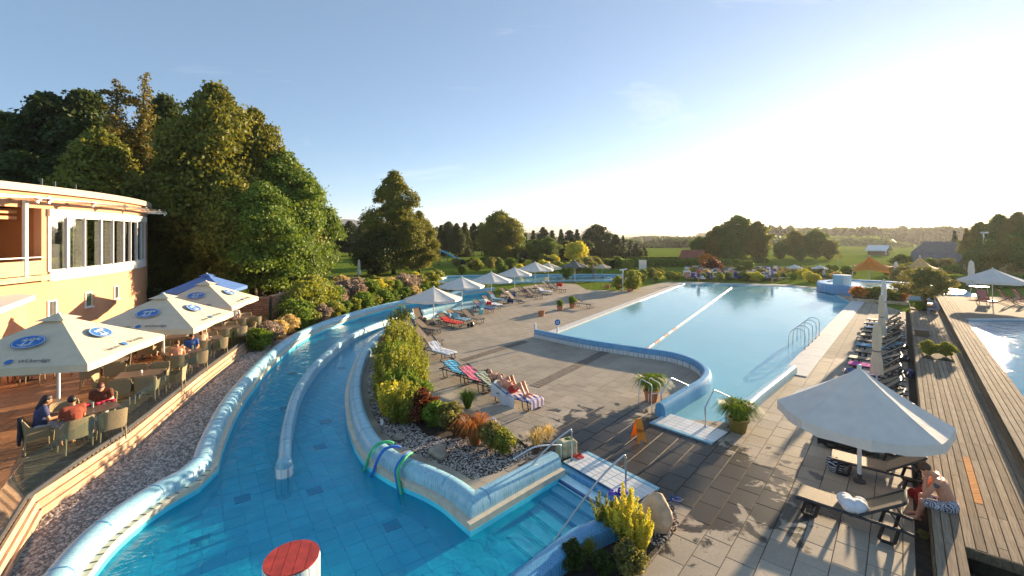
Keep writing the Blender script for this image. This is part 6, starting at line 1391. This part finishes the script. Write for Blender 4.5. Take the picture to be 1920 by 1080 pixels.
pl('tuft', 722, 770, .9, 'grass', 'arching green grass tuft at the river side of the bed', 'grass_tuft'); pl('tuft', 728, 748, .8, 'grass', 'second arching grass tuft beside the yellow shrubs', 'grass_tuft', 2); pl('bush', 792, 790, .75, 'redleaf', 'dark red leaved shrub behind the grass tufts', 'shrub'); pl('bush', 815, 800, .6, 'fern', 'low dark green plant beside the red leaved shrub', 'shrub', 2); pl('bush', 840, 802, .6, 'olive', 'low olive plant in the middle of the bed', 'shrub', 1); pl('plume', 890, 832, .95, 'redgrass', 'red tipped fountain grass beside the bollard light', 'grass_tuft'); pl('tuft', 877, 765, .75, 'fern', 'fresh green fern like plant near the white towel', 'grass_tuft', 3); pl('bush', 920, 838, .55, 'olive', 'low brownish ground plant under the bollard light', 'shrub', 2); pl('bush', 945, 848, .5, 'grass', 'low green ground plant at the bed corner', 'shrub', 1); pl('bush', 868, 820, .5, 'redleaf', 'small dark plant beside the fountain grass', 'shrub', 2)
pl('tuft', 1005, 838, .55, 'straw', 'dry straw coloured grass by the rounded coping', 'grass_tuft', 1); pl('tuft', 1025, 825, .5, 'straw', 'thin dry grass stalks beside the stone block', 'grass_tuft', 2); pl('tuft', 850, 790, .5, 'straw', 'wispy dry grass between the fern and the shrubs', 'grass_tuft', 2)
# bed beside the steps
q = G(1165, 1005); plant('heath', 'feathery yellow heath plant beside the pool steps', (q.x, q.y, -.03), 1.02, 'yellow', 'heath_plant', 1); q = G(1195, 1030); plant('heath', 'second feathery yellow heath plant before the boulder', (q.x, q.y, -.03), .8, 'yellow', 'heath_plant', 2); q = G(1135, 1000); plant('heath', 'third feathery heath plant next to the blue coping', (q.x, q.y, -.03), .75, 'lime', 'heath_plant', 3)
pl('bush', 1075, 1065, .35, 'dark', 'dark low plant at the foot of the blue coping', 'shrub', 1); pl('bush', 1130, 1075, .3, 'dark', 'dark creeping plant below the heath', 'shrub', 2); pl('bush', 1180, 1075, .4, 'olive', 'olive creeping plant below the boulder', 'shrub', 1); pl('tuft', 1100, 1045, .4, 'grass', 'small green grass tuft below the heath', 'grass_tuft', 2)
for i, (t_, s_) in enumerate(((-2.4, .7), (-2.9, 1.2), (-3.4, .6), (-2.3, 1.5), (-1.0, -.12), (.6, -.12))):
    c = AB(t_, s_); plant('bush', ['small dark plant in the soil pit below the deck end', 'yellowish weed in the soil pit below the deck end', 'dark weed beside the bench boards', 'low weed at the corner of the deck end', 'tiny weed in the gap beside the deck', 'tiny weed in the gap behind the shaded lounger'][i], (c.x, c.y, -.03), .28 if i < 4 else .12, ['dark', 'olive', 'dark', 'fern', 'olive', 'dark'][i], 'weed', 1)
# pots
def pot(label, px, py, r, h, matl, leaf=None, size=0, kind='potplant'):
    q = G(px, py); o = thing('flower_pot', label, 'flower pot', (q.x, q.y, 0)); MB().lathe((0, 0, 0), [(r * .72, 0), (r * .95, h * .82), (r * 1.06, h * .83), (r * 1.08, h), (r * .92, h), (r * .9, h * .9)], 20, False).build('pot', matl, o, 40); MB().lathe((0, 0, h * .88), [(r * .9, 0), (0.01, .01)], 20, False).build('soil', m_soil, o)
    if leaf: plant(kind, {'fern': 'bushy green plant growing in the ' + label.split(' with')[0]}.get(leaf, 'small plant growing in the ' + label.split(' with')[0]), (q.x, q.y, h * .85), size, leaf, 'pot_plant', 1, None, False)
pot('terracotta pot on the plaza beside the steel handrail', 1221, 752, .27, .42, m_terracotta, 'fern', .95); pot('olive glazed pot at the corner of the pool landing', 1384, 808, .30, .40, mat('olive_glaze', (.20, .15, .03), .35, .1), 'fern', .95)
pot('small empty terracotta pot on the open plaza', 1015, 592, .28, .35, m_terracotta); pot('small terracotta pot in the middle of the three', 1050, 582, .26, .35, m_terracotta, 'fern', .4, 'bush'); pot('small terracotta pot beside the low dark lounger', 1073, 577, .26, .36, m_terracotta, 'fern', .5, 'bush'); pot('terracotta pot beside the slim white post', 1139, 541, .28, .4, m_terracotta); pot('terracotta pot at the round clipped bush', 1180, 546, .3, .4, m_terracotta)
# planter on the deck, olive tree, orange bed
c = AB(15.3, .78); box_ = thing('deck_planter', 'sunken soil planter with two lime green plants in the deck', 'planter', (c.x, c.y, DZ), ANG_A); MB().box((0, 0, .012), (1.5, .95, .02)).build('soil', m_soil, box_); [MB().box((0, s_ * .49, .03), (1.56, .04, .06)).build('edge', m_deck2, box_) for s_ in (-1, 1)]
for k, s_ in enumerate((-.3, .28)): c = AB(15.3 + .1 * k, .78 + s_); plant('bush', ['lime green plant in the deck planter next to the lounger row', 'lime green plant in the deck planter next to the step'][k], (c.x, c.y, DZ + .02), .5, 'lime', 'shrub', 1 + k)
c = AB(32.6, .8); ot = thing('olive_tree', 'small gnarled olive tree at the far end of the wooden deck', 'tree', (c.x, c.y, DZ)); MB().tube(smooth([V3(0, 0, 0), V3(.06, 0, .5), V3(-.05, .05, .9), V3(.05, 0, 1.4)], 3), .2, 9, .12).build('trunk', m_bark, ot, True); o = quads('crown', crown(2.9, .85, 3.4, 'round', 50, 80, .12, 7, .14), LM['olive'], ot); MB().prism([(1.0 * math.cos(k * .7), .7 * math.sin(k * .7)) for k in range(9)], .003, .06).build('soil', m_soil, ot)
c = AB(31.6, .5); plant('ball', 'small clipped green bush at the foot of the olive tree', (c.x, c.y, DZ), .6, 'fern')
q = G(1648, 566); for_bed = thing('flower_bed', 'long raised bed of orange flowers before the round whirlpool', 'flower bed', (q.x, q.y, 0), ANG_B); MB().box((0, 0, .12), (4.0, 1.6, .26), 0, .02).build('kerb', m_stone, for_bed); MB().box((0, 0, .265), (3.8, 1.4, .03)).build('soil', m_soil, for_bed)
for k in range(8):
    c = Vector((q.x, q.y)) + B * (-1.6 + .46 * k) + A * random.uniform(-.3, .3); plant('bush', 'orange flowering plant in the raised bed before the whirlpool' if k in (0, 1, 7) else 'green plant in the raised bed before the whirlpool', (c.x, c.y, .26), random.uniform(.6, .85), 'orange' if k in (0, 1, 7) else 'grass', 'shrub', 1 + k % 2, 'orange plants of the raised bed' if k in (0, 1, 7) else 'green plants of the raised bed')
# bank between river and garden wall
BG = 'shrubs on the bank above the river pool'
rb = random.Random(11)
bank = [(548, 606, 1.3, 'fern'), (562, 596, 1.6, 'grass'), (578, 590, 1.8, 'lime'), (595, 582, 1.9, 'lime'), (612, 578, 1.7, 'fern'), (585, 572, 1.9, 'lime'), (630, 574, 1.5, 'purple'), (648, 568, 1.6, 'purple'), (668, 566, 1.5, 'purple'), (688, 562, 1.4, 'fern'), (705, 558, 1.5, 'yellow'), (722, 556, 1.4, 'lime'), (740, 552, 1.3, 'fern'), (755, 548, 1.4, 'purple'), (772, 546, 1.3, 'purple'), (790, 543, 1.4, 'lime'), (808, 540, 1.3, 'grass'), (640, 556, 1.4, 'straw'), (665, 552, 1.3, 'purple'), (700, 548, 1.3, 'lime'), (730, 545, 1.2, 'straw'), (760, 540, 1.3, 'lime'), (780, 535, 1.2, 'yellow'), (805, 532, 1.2, 'lime'), (600, 565, 1.3, 'fern'), (620, 560, 1.4, 'lime'), (655, 545, 1.2, 'fern'), (820, 528, 1.2, 'grass'), (540, 612, 1.0, 'dark'), (565, 605, 1.1, 'fern')]
for i, (px, py, s, lf) in enumerate(bank): pl('bush', px, py, s * rb.uniform(.85, 1.1), lf, {'fern': 'dark green bush on the bank above the river coping', 'grass': 'grassy bush on the bank above the river coping', 'lime': 'yellow green bush on the bank above the river coping', 'purple': 'pinkish grey flowering bush on the bank above the river coping', 'yellow': 'yellow flowering bush on the bank above the river coping', 'straw': 'dry straw coloured bush on the bank above the river coping', 'dark': 'dark bush at the start of the bank by the terrace end'}[lf], 'shrub', 1 + i % 2, BG)
for i, p in enumerate(offset2(resample([q for q in c_out if 23 < q.y], 1.25), 1.15)):
    if p.y > 56: break
    lf = rb.choice(['fern', 'lime', 'purple', 'grass', 'fern', 'straw', 'lime']); plant('bush', {'fern': 'dark green bush on the bank above the river coping', 'grass': 'grassy bush on the bank above the river coping', 'lime': 'yellow green bush on the bank above the river coping', 'purple': 'pinkish grey flowering bush on the bank above the river coping', 'straw': 'dry straw coloured bush on the bank above the river coping'}[lf], (p.x, p.y, -.05), rb.uniform(.8, 1.15), lf, 'shrub', 1 + i % 2, BG)
for i, (px, py, s, lf) in enumerate(((298, 560, 2.0, 'fern'), (320, 548, 2.4, 'mid'), (345, 535, 2.3, 'lime'), (310, 520, 2.6, 'fern'), (375, 540, 2.2, 'mid'), (420, 540, 2.2, 'fern'), (452, 536, 2.0, 'lime'), (480, 540, 2.0, 'mid'), (505, 536, 1.8, 'lime'), (330, 508, 2.4, 'fern'), (360, 510, 2.2, 'mid'), (288, 580, 1.4, 'dark'), (400, 522, 2.2, 'dark'), (440, 518, 2.2, 'mid'))): pl('tall' if i % 3 == 0 else 'bush', px, py, s, lf, {'fern': 'tall green shrub behind the blue parasol', 'mid': 'leafy green shrub on the slope behind the parasols', 'lime': 'sunlit yellow green shrub behind the terrace', 'dark': 'dark shrub in the shade behind the terrace'}[lf], 'shrub', 1 + i % 2, 'shrubs behind the terrace parasols')
# garden shrubs round the far side of the pool
GG = 'garden shrubs around the far pool edge'
for i in range(84):
    u = rb.random(); px = 1180 + 390 * u; py = rb.uniform(508, 531) + 3 * math.sin(u * 6); 
    if 1280 < px < 1560 and py > 528.5 - 0: py = rb.uniform(512, 528)
    lf = rb.choice(['lime', 'fern', 'mid', 'grass', 'yellow', 'olive', 'fern', 'straw']); pl('bush', px, py, rb.uniform(.5, 1.0), lf, f'{ {"lime": "yellow green", "fern": "fresh green", "mid": "dark green", "grass": "grassy green", "yellow": "yellow flowering", "olive": "olive green", "straw": "straw coloured"}[lf]} shrub in the garden along the far pool edge', 'shrub', 1 + i % 2, GG)
for i in range(46):
    px = rb.uniform(850, 1180); py = rb.uniform(496, 514); lf = rb.choice(['lime', 'fern', 'mid', 'dark', 'yellow', 'olive']); pl('bush', px, py, rb.uniform(1.0, 1.7), lf, f'{ {"lime": "yellow green", "fern": "fresh green", "mid": "dark green", "dark": "deep green", "yellow": "yellow flowering", "olive": "olive green"}[lf]} bush between the far pool and the lawn', 'shrub', 1 + i % 2, 'bushes between the far pool and the lawn')
pl('ball', 1185, 545, 1.9, 'lime', 'large clipped round bush beside the slim white post', 'shrub'); pl('ball', 1160, 543, 1.3, 'lime', 'smaller clipped bush beside the large round one', 'shrub', 2); pl('ball', 1402, 515, 1.9, 'mid', 'clipped round bush alone on the lawn', 'shrub', 1); pl('ball', 1062, 522, 1.8, 'fern', 'cone of clipped green behind the largest parasol', 'shrub', 1); pl('bush', 1325, 503, 2.0, 'orange', 'orange tinted bush before the lawn hedge', 'shrub', 1); pl('bush', 1335, 512, 1.8, 'redleaf', 'dark red bush beside the orange one', 'shrub', 2)
for i, (px, py, s, lf) in enumerate(((1690, 532, 1.6, 'olive'), (1705, 528, 1.8, 'grass'), (1770, 520, 2.0, 'olive'), (1790, 525, 1.6, 'fern'), (1590, 522, 1.3, 'mid'), (1670, 520, 1.4, 'mid'), (1745, 518, 2.0, 'fern'), (1900, 532, 1.8, 'straw'), (1880, 528, 1.8, 'grass'), (1690, 512, 2.2, 'mid'), (1720, 508, 2.0, 'olive'))): pl('bush', px, py, s, lf, ['olive shrub beside the whirlpool steps', 'grassy shrub beside the olive tree', 'shrub before the dark hall', 'green shrub beside the deckchair lawn', 'dark bush behind the whirlpool column', 'dark bush under the orange sail', 'green shrub beside the sand coloured sail', 'dry pampas like shrub behind the white parasol', 'grass shrub behind the white parasol', 'dark bush below the timber house', 'olive bush between the two sails'][i], 'shrub', 1 + i % 2)
# hedges
def hedge(label, x0, x1, y, hpx, depth, leaf, n=9000, seed=2):
    a, b = G(x0, y).xy, G(x1, y).xy; h = hpx * a.y / F; rng = np.random.default_rng(seed); o = thing('hedge', label, 'hedge', (a.x, a.y, -.05)); d = b - a; u = rng.random(n); face = rng.random(n); p = np.zeros((n, 3)); top = face < .4
    p[:, 0] = d.x * u + 0; p[:, 1] = d.y * u + np.where(top, rng.random(n) * depth, rng.normal(size=n) * .06); p[:, 2] = np.where(top, h + rng.normal(size=n) * .05, rng.random(n) * h); out = np.zeros((n, 3)); out[:, 2] = top; out[:, 1] = top.astype(float) - 1
    quads('foliage', leaves(p, .22, 1.5, 0, out, rng), LM[leaf], o); MB().box((d.x / 2, d.y / 2 + depth / 2, h * .47), (d.length - .2, depth - .15, h * .9), math.atan2(d.y, d.x)).build('inner_growth', m_soil, o)
hedge('long clipped hedge across the lawn behind the pool garden', 1105, 1390, 500, 13, 1.5, 'fern'); hedge('second clipped hedge farther back on the lawn', 1108, 1300, 488, 6, 1.5, 'fern', 6000, 3); hedge('dark hedge along the lawn by the meadow clump', 1290, 1440, 493, 8, 1.8, 'mid', 6000, 4); hedge('hedge before the dark wood behind the parasols', 900, 1000, 497, 8, 2, 'mid', 6000, 5); hedge('hedge behind the deckchair lawn', 1780, 1960, 540, 22, 1.5, 'mid', 8000, 6)
# ------------------------------------------------------------------ stone garden wall
m_wstone = mat('wall_stone', (.36, .20, .11), .9, .3, 6, .5, 20, jit=.3)
def stone_wall(label, pts, h, course=.16, ln=.42, limit=300):
    o = thing('stone_wall', label, 'wall', (*pts[0], 0)); rs = random.Random(4); n = 0; rest = MB(); org = pts[0]
    ms = [MB().box((0, 0, 0), (1, .3, 1), 0, .12).mesh('stone', m_wstone, fix=False)]
    for p, q in zip(pts, pts[1:]):
        d = (q - p); L_ = d.length; d.normalize(); nn = Vector((-d.y, d.x)); ang = math.atan2(d.y, d.x)
        c = (p + q) / 2 - org; MB().box((c.x, c.y, h * .48), (L_, .3, h * .95), ang).build('core', m_joint, o)
        z = 0
        while z < h - .02:
            hh = course * rs.uniform(.75, 1.15); x = -rs.uniform(0, ln)
            while x < L_:
                w = ln * rs.uniform(.6, 1.4); a0, a1 = max(x, 0), min(x + w, L_)
                if a1 - a0 > .06:
                    c = p + d * ((a0 + a1) / 2) - org
                    if n < limit: s = link('stone', ms[0], o, (c.x, c.y, z + hh / 2), ang); s.scale = (a1 - a0 - .02, 1.2 + rs.uniform(0, .25), hh - .02); n += 1
                    else: rest.box((c.x, c.y, z + hh / 2), (a1 - a0 - .02, .36 + rs.uniform(0, .08), hh - .02), ang)
                x += w
            z += hh
    if rest.v: tag(rest.build('stone_field', m_wstone, o, fix=False), kind='stuff')
stone_wall('rough brown dry-stone wall at the far end of the terrace', [G(440, 606).xy, G(506, 604).xy, G(582, 580).xy], 1.75); stone_wall('low overgrown dry-stone wall above the bank shrubs', [G(640, 556).xy, G(720, 545).xy, G(805, 535).xy], 1.3, .2, .6, 120); stone_wall('sunlit stone wall on the slope behind the blue parasol', [G(345, 522).xy, G(395, 521).xy], 1.6, .2, .6, 100)
# pond and sun lawn behind the wall
tag(MB().poly(smooth(G2([(470, 572), (520, 560), (600, 548), (640, 540), (560, 538), (480, 545)]), 3, True), -.03).build('pond', watermat('pond_water', (.1, .12, .1), .05, 1, .03), fix=False), kind='structure')
m_navy_sling = mat('navy_sling', (.03, .03, .09), .8); 
for i, (px, py) in enumerate(((528, 531), (542, 530), (556, 529), (569, 528), (583, 526), (620, 526), (632, 525), (650, 524), (664, 523))): c = lc(px, py); lounger(c.x, c.y, RZ + .9 + .1 * (i % 3), 'dark blue lounger on the lawn above the stone wall' if i % 4 != 3 else 'white lounger on the lawn above the stone wall', 'dark loungers on the upper lawn' if i % 4 != 3 else 'white loungers on the upper lawn', .7, m_navy_sling if i % 4 != 3 else m_canvas, m_frame if i % 4 != 3 else m_white)
q = G(583, 528); closed_parasol('closed white parasol beside the white lounger on the upper lawn', q.x, q.y, 0, 2.5, m_canvas, .25, False); q = G(673, 522); closed_parasol('closed white parasol before the free-standing linden', q.x, q.y, 0, 2.6, m_canvas, .25, False)
# slide
q = G(846, 497); sl = thing('water_slide', 'pale blue water slide with tower beyond the shrubs', 'slide', (q.x, q.y, 0)); m_sl = mat('slide_blue', (.12, .45, .62), .4); pts = smooth([V3(-2.0, 0, 2.7), V3(-1.0, 0, 2.3), V3(.6, 0, 1.4), V3(2, -.5, .9), V3(2.8, -2, .4), V3(2.9, -4, .2)], 4); mb = MB()
for s_ in (-1, 1): mb.tube([p + V3(0, .45 * s_, .2) for p in pts], .12, 6)
mb.build('side_wall', m_sl, sl); MB().add([p + V3(0, s_ * .45, 0) for p in pts for s_ in (-1, 1)], [(2 * i, 2 * i + 1, 2 * i + 3, 2 * i + 2) for i in range(len(pts) - 1)]).build('chute', m_sl, sl); MB().box((-2.4, 0, 1.5), (.5, .9, 3.0), 0, .05).build('tower', m_metal, sl); [MB().tube([(x, 0, 0), (x, 0, z)], .08, 6).build('support', m_metal, sl) for x, z in ((-.8, 2.1), (.9, 1.2))]
# whirlpool
q = G(1640, 549); R0 = 5.0; wp = thing('whirlpool', 'round raised whirlpool with blue tiled sides and white column', 'pool', (q.x, q.y, 0)); MB().lathe((0, 0, 0), [(R0, 0), (R0, .75), (R0 - .1, .9), (R0 - .5, .95), (R0 - .9, .9), (R0 - .95, .5)], 48, False).build('tiled_rim', m_bluetile2, wp, 40); MB().poly([((R0 - .92) * math.cos(k * .131), (R0 - .92) * math.sin(k * .131)) for k in range(48)], .82).build('water', m_wpool, wp, fix=False); MB().poly([((R0 - .92) * math.cos(k * .131), (R0 - .92) * math.sin(k * .131)) for k in range(48)], .3).build('basin_floor', m_pfloor, wp, fix=False)
for k, (r_, z_) in enumerate(((R0 + .5, .6), (R0 + 1.0, .4), (R0 + 1.5, .2))): MB().lathe((2.2, -1.0, 0), [(r_ - .9, 0), (r_ - .9, z_ - .01), (r_ - 2, z_)], 40).build('step', m_bluetile, wp, 40)
MB().tube([(-4.0, -.6, 0), (-4.0, -.6, 1.9)], .62, 20).build('column', m_bluetile, wp, 40); MB().tube([(-3.7, -.85, .9), (-3.7, -.85, 1.92)], .55, 20).build('white_column_side', m_white, wp, 40)
# sails and far parasols
def sail(label, corners, mast, matl):
    o = thing('shade_sail', label, 'sail', (*mast, 0)); top = corners[0][2]; n = 8; vs = []; ap = V3(0, 0, top); C_ = [V3(*c) - V3(*mast, 0) for c in corners[1:]]
    mb = MB()
    for a, b in zip(C_, C_[1:] + C_[:1]):
        g_ = [[ap.lerp(a, i / n).lerp(ap.lerp(b, i / n), j / n) - V3(0, 0, .35 * math.sin(math.pi * i / n) + .5 * math.sin(math.pi * j / n) * (i / n) * .0) - (ap.lerp(a, i / n).lerp(ap.lerp(b, i / n), j / n) - ap) * .12 * math.sin(math.pi * j / n) for j in range(n + 1)] for i in range(n + 1)]
        mb.add([p for r_ in g_ for p in r_], [(i * (n + 1) + j, i * (n + 1) + j + 1, (i + 1) * (n + 1) + j + 1, (i + 1) * (n + 1) + j) for i in range(n) for j in range(n)])
    mb.build('membrane', matl, o, True); MB().tube([(0, 0, 0), (0, 0, top + .1)], .07, 8).build('mast', m_white, o)
    for c in C_: MB().tube([(c.x * 1.02, c.y * 1.02, 0), (c.x, c.y, c.z + .15)], .05, 6).build('corner_post', m_metal, o)
c = G(1630, 527).xy; sail('orange shade sail on a white mast behind the whirlpool', [(0, 0, 3.25), (c.x - 2.9, c.y - 1, 1.3), (c.x + .5, c.y - 2.6, 1.2), (c.x + 3.3, c.y, 1.9), (c.x, c.y + 2.8, 1.9)], (c.x, c.y), mat('orange_sail', (.80, .27, .03), .8, trans=.35)); c = G(1725, 530).xy; sail('sand coloured shade sail before the dark hall', [(0, 0, 3.3), (c.x - 2.9, c.y - .5, 1.5), (c.x + .6, c.y - 2.4, 1.5), (c.x + 2.4, c.y, 1.8), (c.x, c.y + 2.6, 1.9)], (c.x, c.y), mat('sand_sail', (.72, .50, .22), .8, trans=.35))
for px, py, ay, l_ in ((1490, 515, 496, 'small pale grey parasol on the lawn, first of two'), (1537, 516, 497, 'small pale grey parasol on the lawn next to the orange sail')): pz(px, py, ay, 14, l_)
q = G(1680, 530); closed_parasol('closed white parasol between the two shade sails', q.x, q.y, 0, 2.6, m_canvas, .3, False); q = G(1821, 545); closed_parasol('closed white parasol on the lawn before the lamp post', q.x, q.y, 0, 3.2, m_canvas, .35, False)
# crowd on the far lawn: loungers and people read as one mass
rng = np.random.default_rng(12); out = []
mbs = {k: MB() for k in range(4)}
for i in range(110):
    px = rng.uniform(1288, 1352) if i % 5 < 2 else rng.uniform(1362, 1470); py = rng.uniform(510, 526); q = G(px, py); k = i % 4; mb = mbs[k]; mb.box((q.x, q.y, .32), (.6, 1.8, .06), rng.uniform(-.5, .5)); mb.box((q.x + .1, q.y + .9, .6), (.6, .1, .7), rng.uniform(-.4, .4)); mb.ball((q.x, q.y + .2, .48), .2, 6, (1, 2.6, .6)); mb.ball((q.x, q.y + .75, .8), .12, 6)
for k, m_ in enumerate((m_white, T_NAVY, SK['fair'], mat('grey_sling', (.25, .25, .28), .8))): tag(mbs[k].build('lawn_crowd', m_), ['white loungers of the dense crowd on the far lawn', 'blue loungers and swimmers of the crowd on the far lawn', 'sunbathers of the crowd on the far lawn', 'grey loungers of the crowd on the far lawn'][k], 'crowd', kind='stuff')
# right-hand lawn furniture
q = G(1861, 566, UP); c = Vector((q.x, q.y)); parasol('white octagonal parasol above the pink deckchairs', (c.x, c.y, UP), 8, 2.0, 2.6, 1.7, .2, val=.2)
m_pink = stripes('pink_deckchair', [(.55, .16, .16), (.62, .30, .28)], 5, 0)
def deckchair(label, px, py, rz):
    q = G(px, py, UP); o = thing('deckchair', label, 'deckchair', (q.x, q.y, UP), rz)
    for x in (-.28, .28): MB().bar((x, -.5, .02), (x, .45, .95), .04, .05).build('frame_rail', m_deck2, o); MB().bar((x * .93, .45, .02), (x * .93, -.35, .5), .04, .05).build('frame_rail', m_deck2, o)
    pts = smooth([V3(0, -.62, .42), V3(0, -.2, .25), V3(0, .15, .45), V3(0, .47, .98)], 4); MB().add([p + V3(s_ * .26, 0, 0) for p in pts for s_ in (-1, 1)], [(2 * i, 2 * i + 1, 2 * i + 3, 2 * i + 2) for i in range(len(pts) - 1)]).build('sling', m_pink, o, True); MB().box((0, -.75, .2), (.56, .5, .05), 0, .01).build('footrest', m_pink, o)
deckchair('pink striped deckchair under the white parasol', 1888, 568, .5); deckchair('pink striped deckchair farther along the pool end', 1916, 568, .35); deckchair('wooden deckchair in the glare beside the parasol pole', 1843, 568, -.6)
q = G(1836, 553, UP); tb_ = thing('garden_table', 'white folding garden table in the glare by the pool end', 'table', (q.x, q.y, UP)); MB().box((0, 0, .72), (1.2, .7, .04), 0, .01).build('tabletop', m_white, tb_); [MB().tube([(x, y, 0), (x * .9, y, .7)], .02, 6).build('leg', m_white, tb_) for x in (-.5, .5) for y in (-.25, .25)]
# lamp post, houses
q = V3((1844 - CX) * 62 / F, 62, 0); lp = thing('lamp_post', 'tall grey lamp post before the trees by the raised pool', 'lamp', q); MB().tube([(0, 0, 0), (0, 0, 6.2)], .11, 10, .07).build('pole', m_metal, lp); MB().box((0, -.1, 6.3), (.5, .7, .18), 0, .05).build('lamp_head', m_metal, lp); MB().box((0, -.1, 6.19), (.36, .5, .04)).build('lens', m_white, lp)
def house(label, px, z, w, d, eave, ridge_, rz, wallm, roofm, name='house', wins=3, storeys=2):
    o = thing(name, label, 'house', ((px - CX) * z / F, z, -.1), rz); MB().box((0, 0, eave / 2), (w, d, eave)).build('wall', wallm, o); ov = .6
    vs = [(-w / 2 - ov, -d / 2 - ov, eave - .2), (w / 2 + ov, -d / 2 - ov, eave - .2), (w / 2 + ov, d / 2 + ov, eave - .2), (-w / 2 - ov, d / 2 + ov, eave - .2), (0, -d / 2 - ov, ridge_), (0, d / 2 + ov, ridge_)]
    MB().add(vs, [(0, 4, 5, 3), (1, 2, 5, 4)]).add([(x, y, z_ - .18) for x, y, z_ in vs], [(0, 3, 5, 4), (1, 4, 5, 2)]).build('roof', roofm, o)
    MB().add([(-w / 2, -d / 2, eave - .2), (w / 2, -d / 2, eave - .2), (0, -d / 2, ridge_ - .45), (-w / 2, d / 2, eave - .2), (w / 2, d / 2, eave - .2), (0, d / 2, ridge_ - .45)], [(0, 1, 2), (3, 5, 4)]).build('gable', wallm, o)
    for s_ in range(storeys):
        for k in range(wins):
            x = -w / 2 + w * (k + .5) / wins; zz = eave * (s_ + .55) / storeys; f_ = MB().box((x, -d / 2 - .03, zz), (.95, .08, 1.15)).build('window', m_white, o); MB().box((x, -d / 2 - .075, zz), (.78, .02, .98)).build('pane', m_glass, f_)
    return o
m_timber = mat('dark_timber', (.10, .065, .04), .8, .2, 3); m_roofgrey = mat('grey_roof', (.14, .13, .125), .7, .2, 3); m_redroof = mat('red_roof', (.30, .085, .05), .8, .2, 3)
hs = house('timber house with pale gable above the dark hall', 1778, 92, 8, 7, 2.6, 4.7, .35, m_timber, m_roofgrey); MB().box((0, -4.2, 1.5), (8.4, .9, .9)).build('balcony', m_timber, hs); house('low dark hall with broad grey roof behind the sand sail', 1760, 70, 6, 5, 1.9, 3.3, .5, m_timber, m_roofgrey, 'hall', 2, 1); house('red roofed barn on the lawn before the meadow clump', 1300, 104, 3.2, 4, 1.0, 2.6, .9, m_stone, m_redroof, 'barn', 1, 1); house('tiny white roofed cabin between the far trees', 1648, 135, 4.5, 4, 1.6, 3.0, .6, m_timber, m_white, 'cabin', 2, 1)
c = G(1590, 512); fl = thing('golf_flag', 'small yellow flag on the lawn by the second meadow clump', 'flag', ((1572 - CX) * 90 / F, 90, 0)); MB().tube([(0, 0, 0), (0, 0, 2.0)], .04, 6).build('pole', m_white, fl); MB().box((.4, 0, 1.6), (.7, .03, .7)).build('cloth', mat('yellow_cloth', (.8, .45, .03), .8), fl)
q = G(1205, 517); bd_ = thing('notice_board', 'small white notice board in the garden shrubs', 'sign', (q.x, q.y, 0)); MB().box((0, 0, 1.6), (1.1, .08, 1.4), 0, .02).build('panel', m_canvas, bd_); [MB().tube([(x, 0, 0), (x, 0, 1.0)], .05, 6).build('post', m_metal, bd_) for x in (-.4, .4)]
# standing people
for px, py, l_, sk, tp in ((1310, 528, 'bather walking by the far pool edge', 'tan', (.5, .1, .1)), (1448, 530, 'bather standing by the far pool edge shrubs', 'fair', (.1, .15, .4)), (1112, 520, 'bather standing by the distant pool rim', 'tan', None), (1545, 530, 'bather standing beside the whirlpool column', 'fair', (.6, .6, .6))):
    q = G(px, py); person(l_, (q.x, q.y, 0), random.uniform(0, 6), 'stand', sk, 'brown', tp, (.08, .1, .25), vox=.03, lean=.03)

# ------------------------------------------------------------------ haze: the evening air round the whole place
hz = MB(); hz.box((0, 8043, 68), (18300, 16116, 168)); ho = hz.build('haze', None); tag(ho, 'thin warm evening haze over the whole valley', 'haze', kind='stuff')
hm = bpy.data.materials.new('haze_air'); hm.use_nodes = True; ht = hm.node_tree; ht.nodes.remove(ht.nodes['Principled BSDF'])
pv = ht.nodes.new('ShaderNodeVolumePrincipled'); pv.inputs['Color'].default_value = (.93, .95, 1, 1); pv.inputs['Density'].default_value = .00014; pv.inputs['Anisotropy'].default_value = .5
ht.links.new(pv.outputs[0], ht.nodes['Material Output'].inputs['Volume']); ho.data.materials.append(hm)
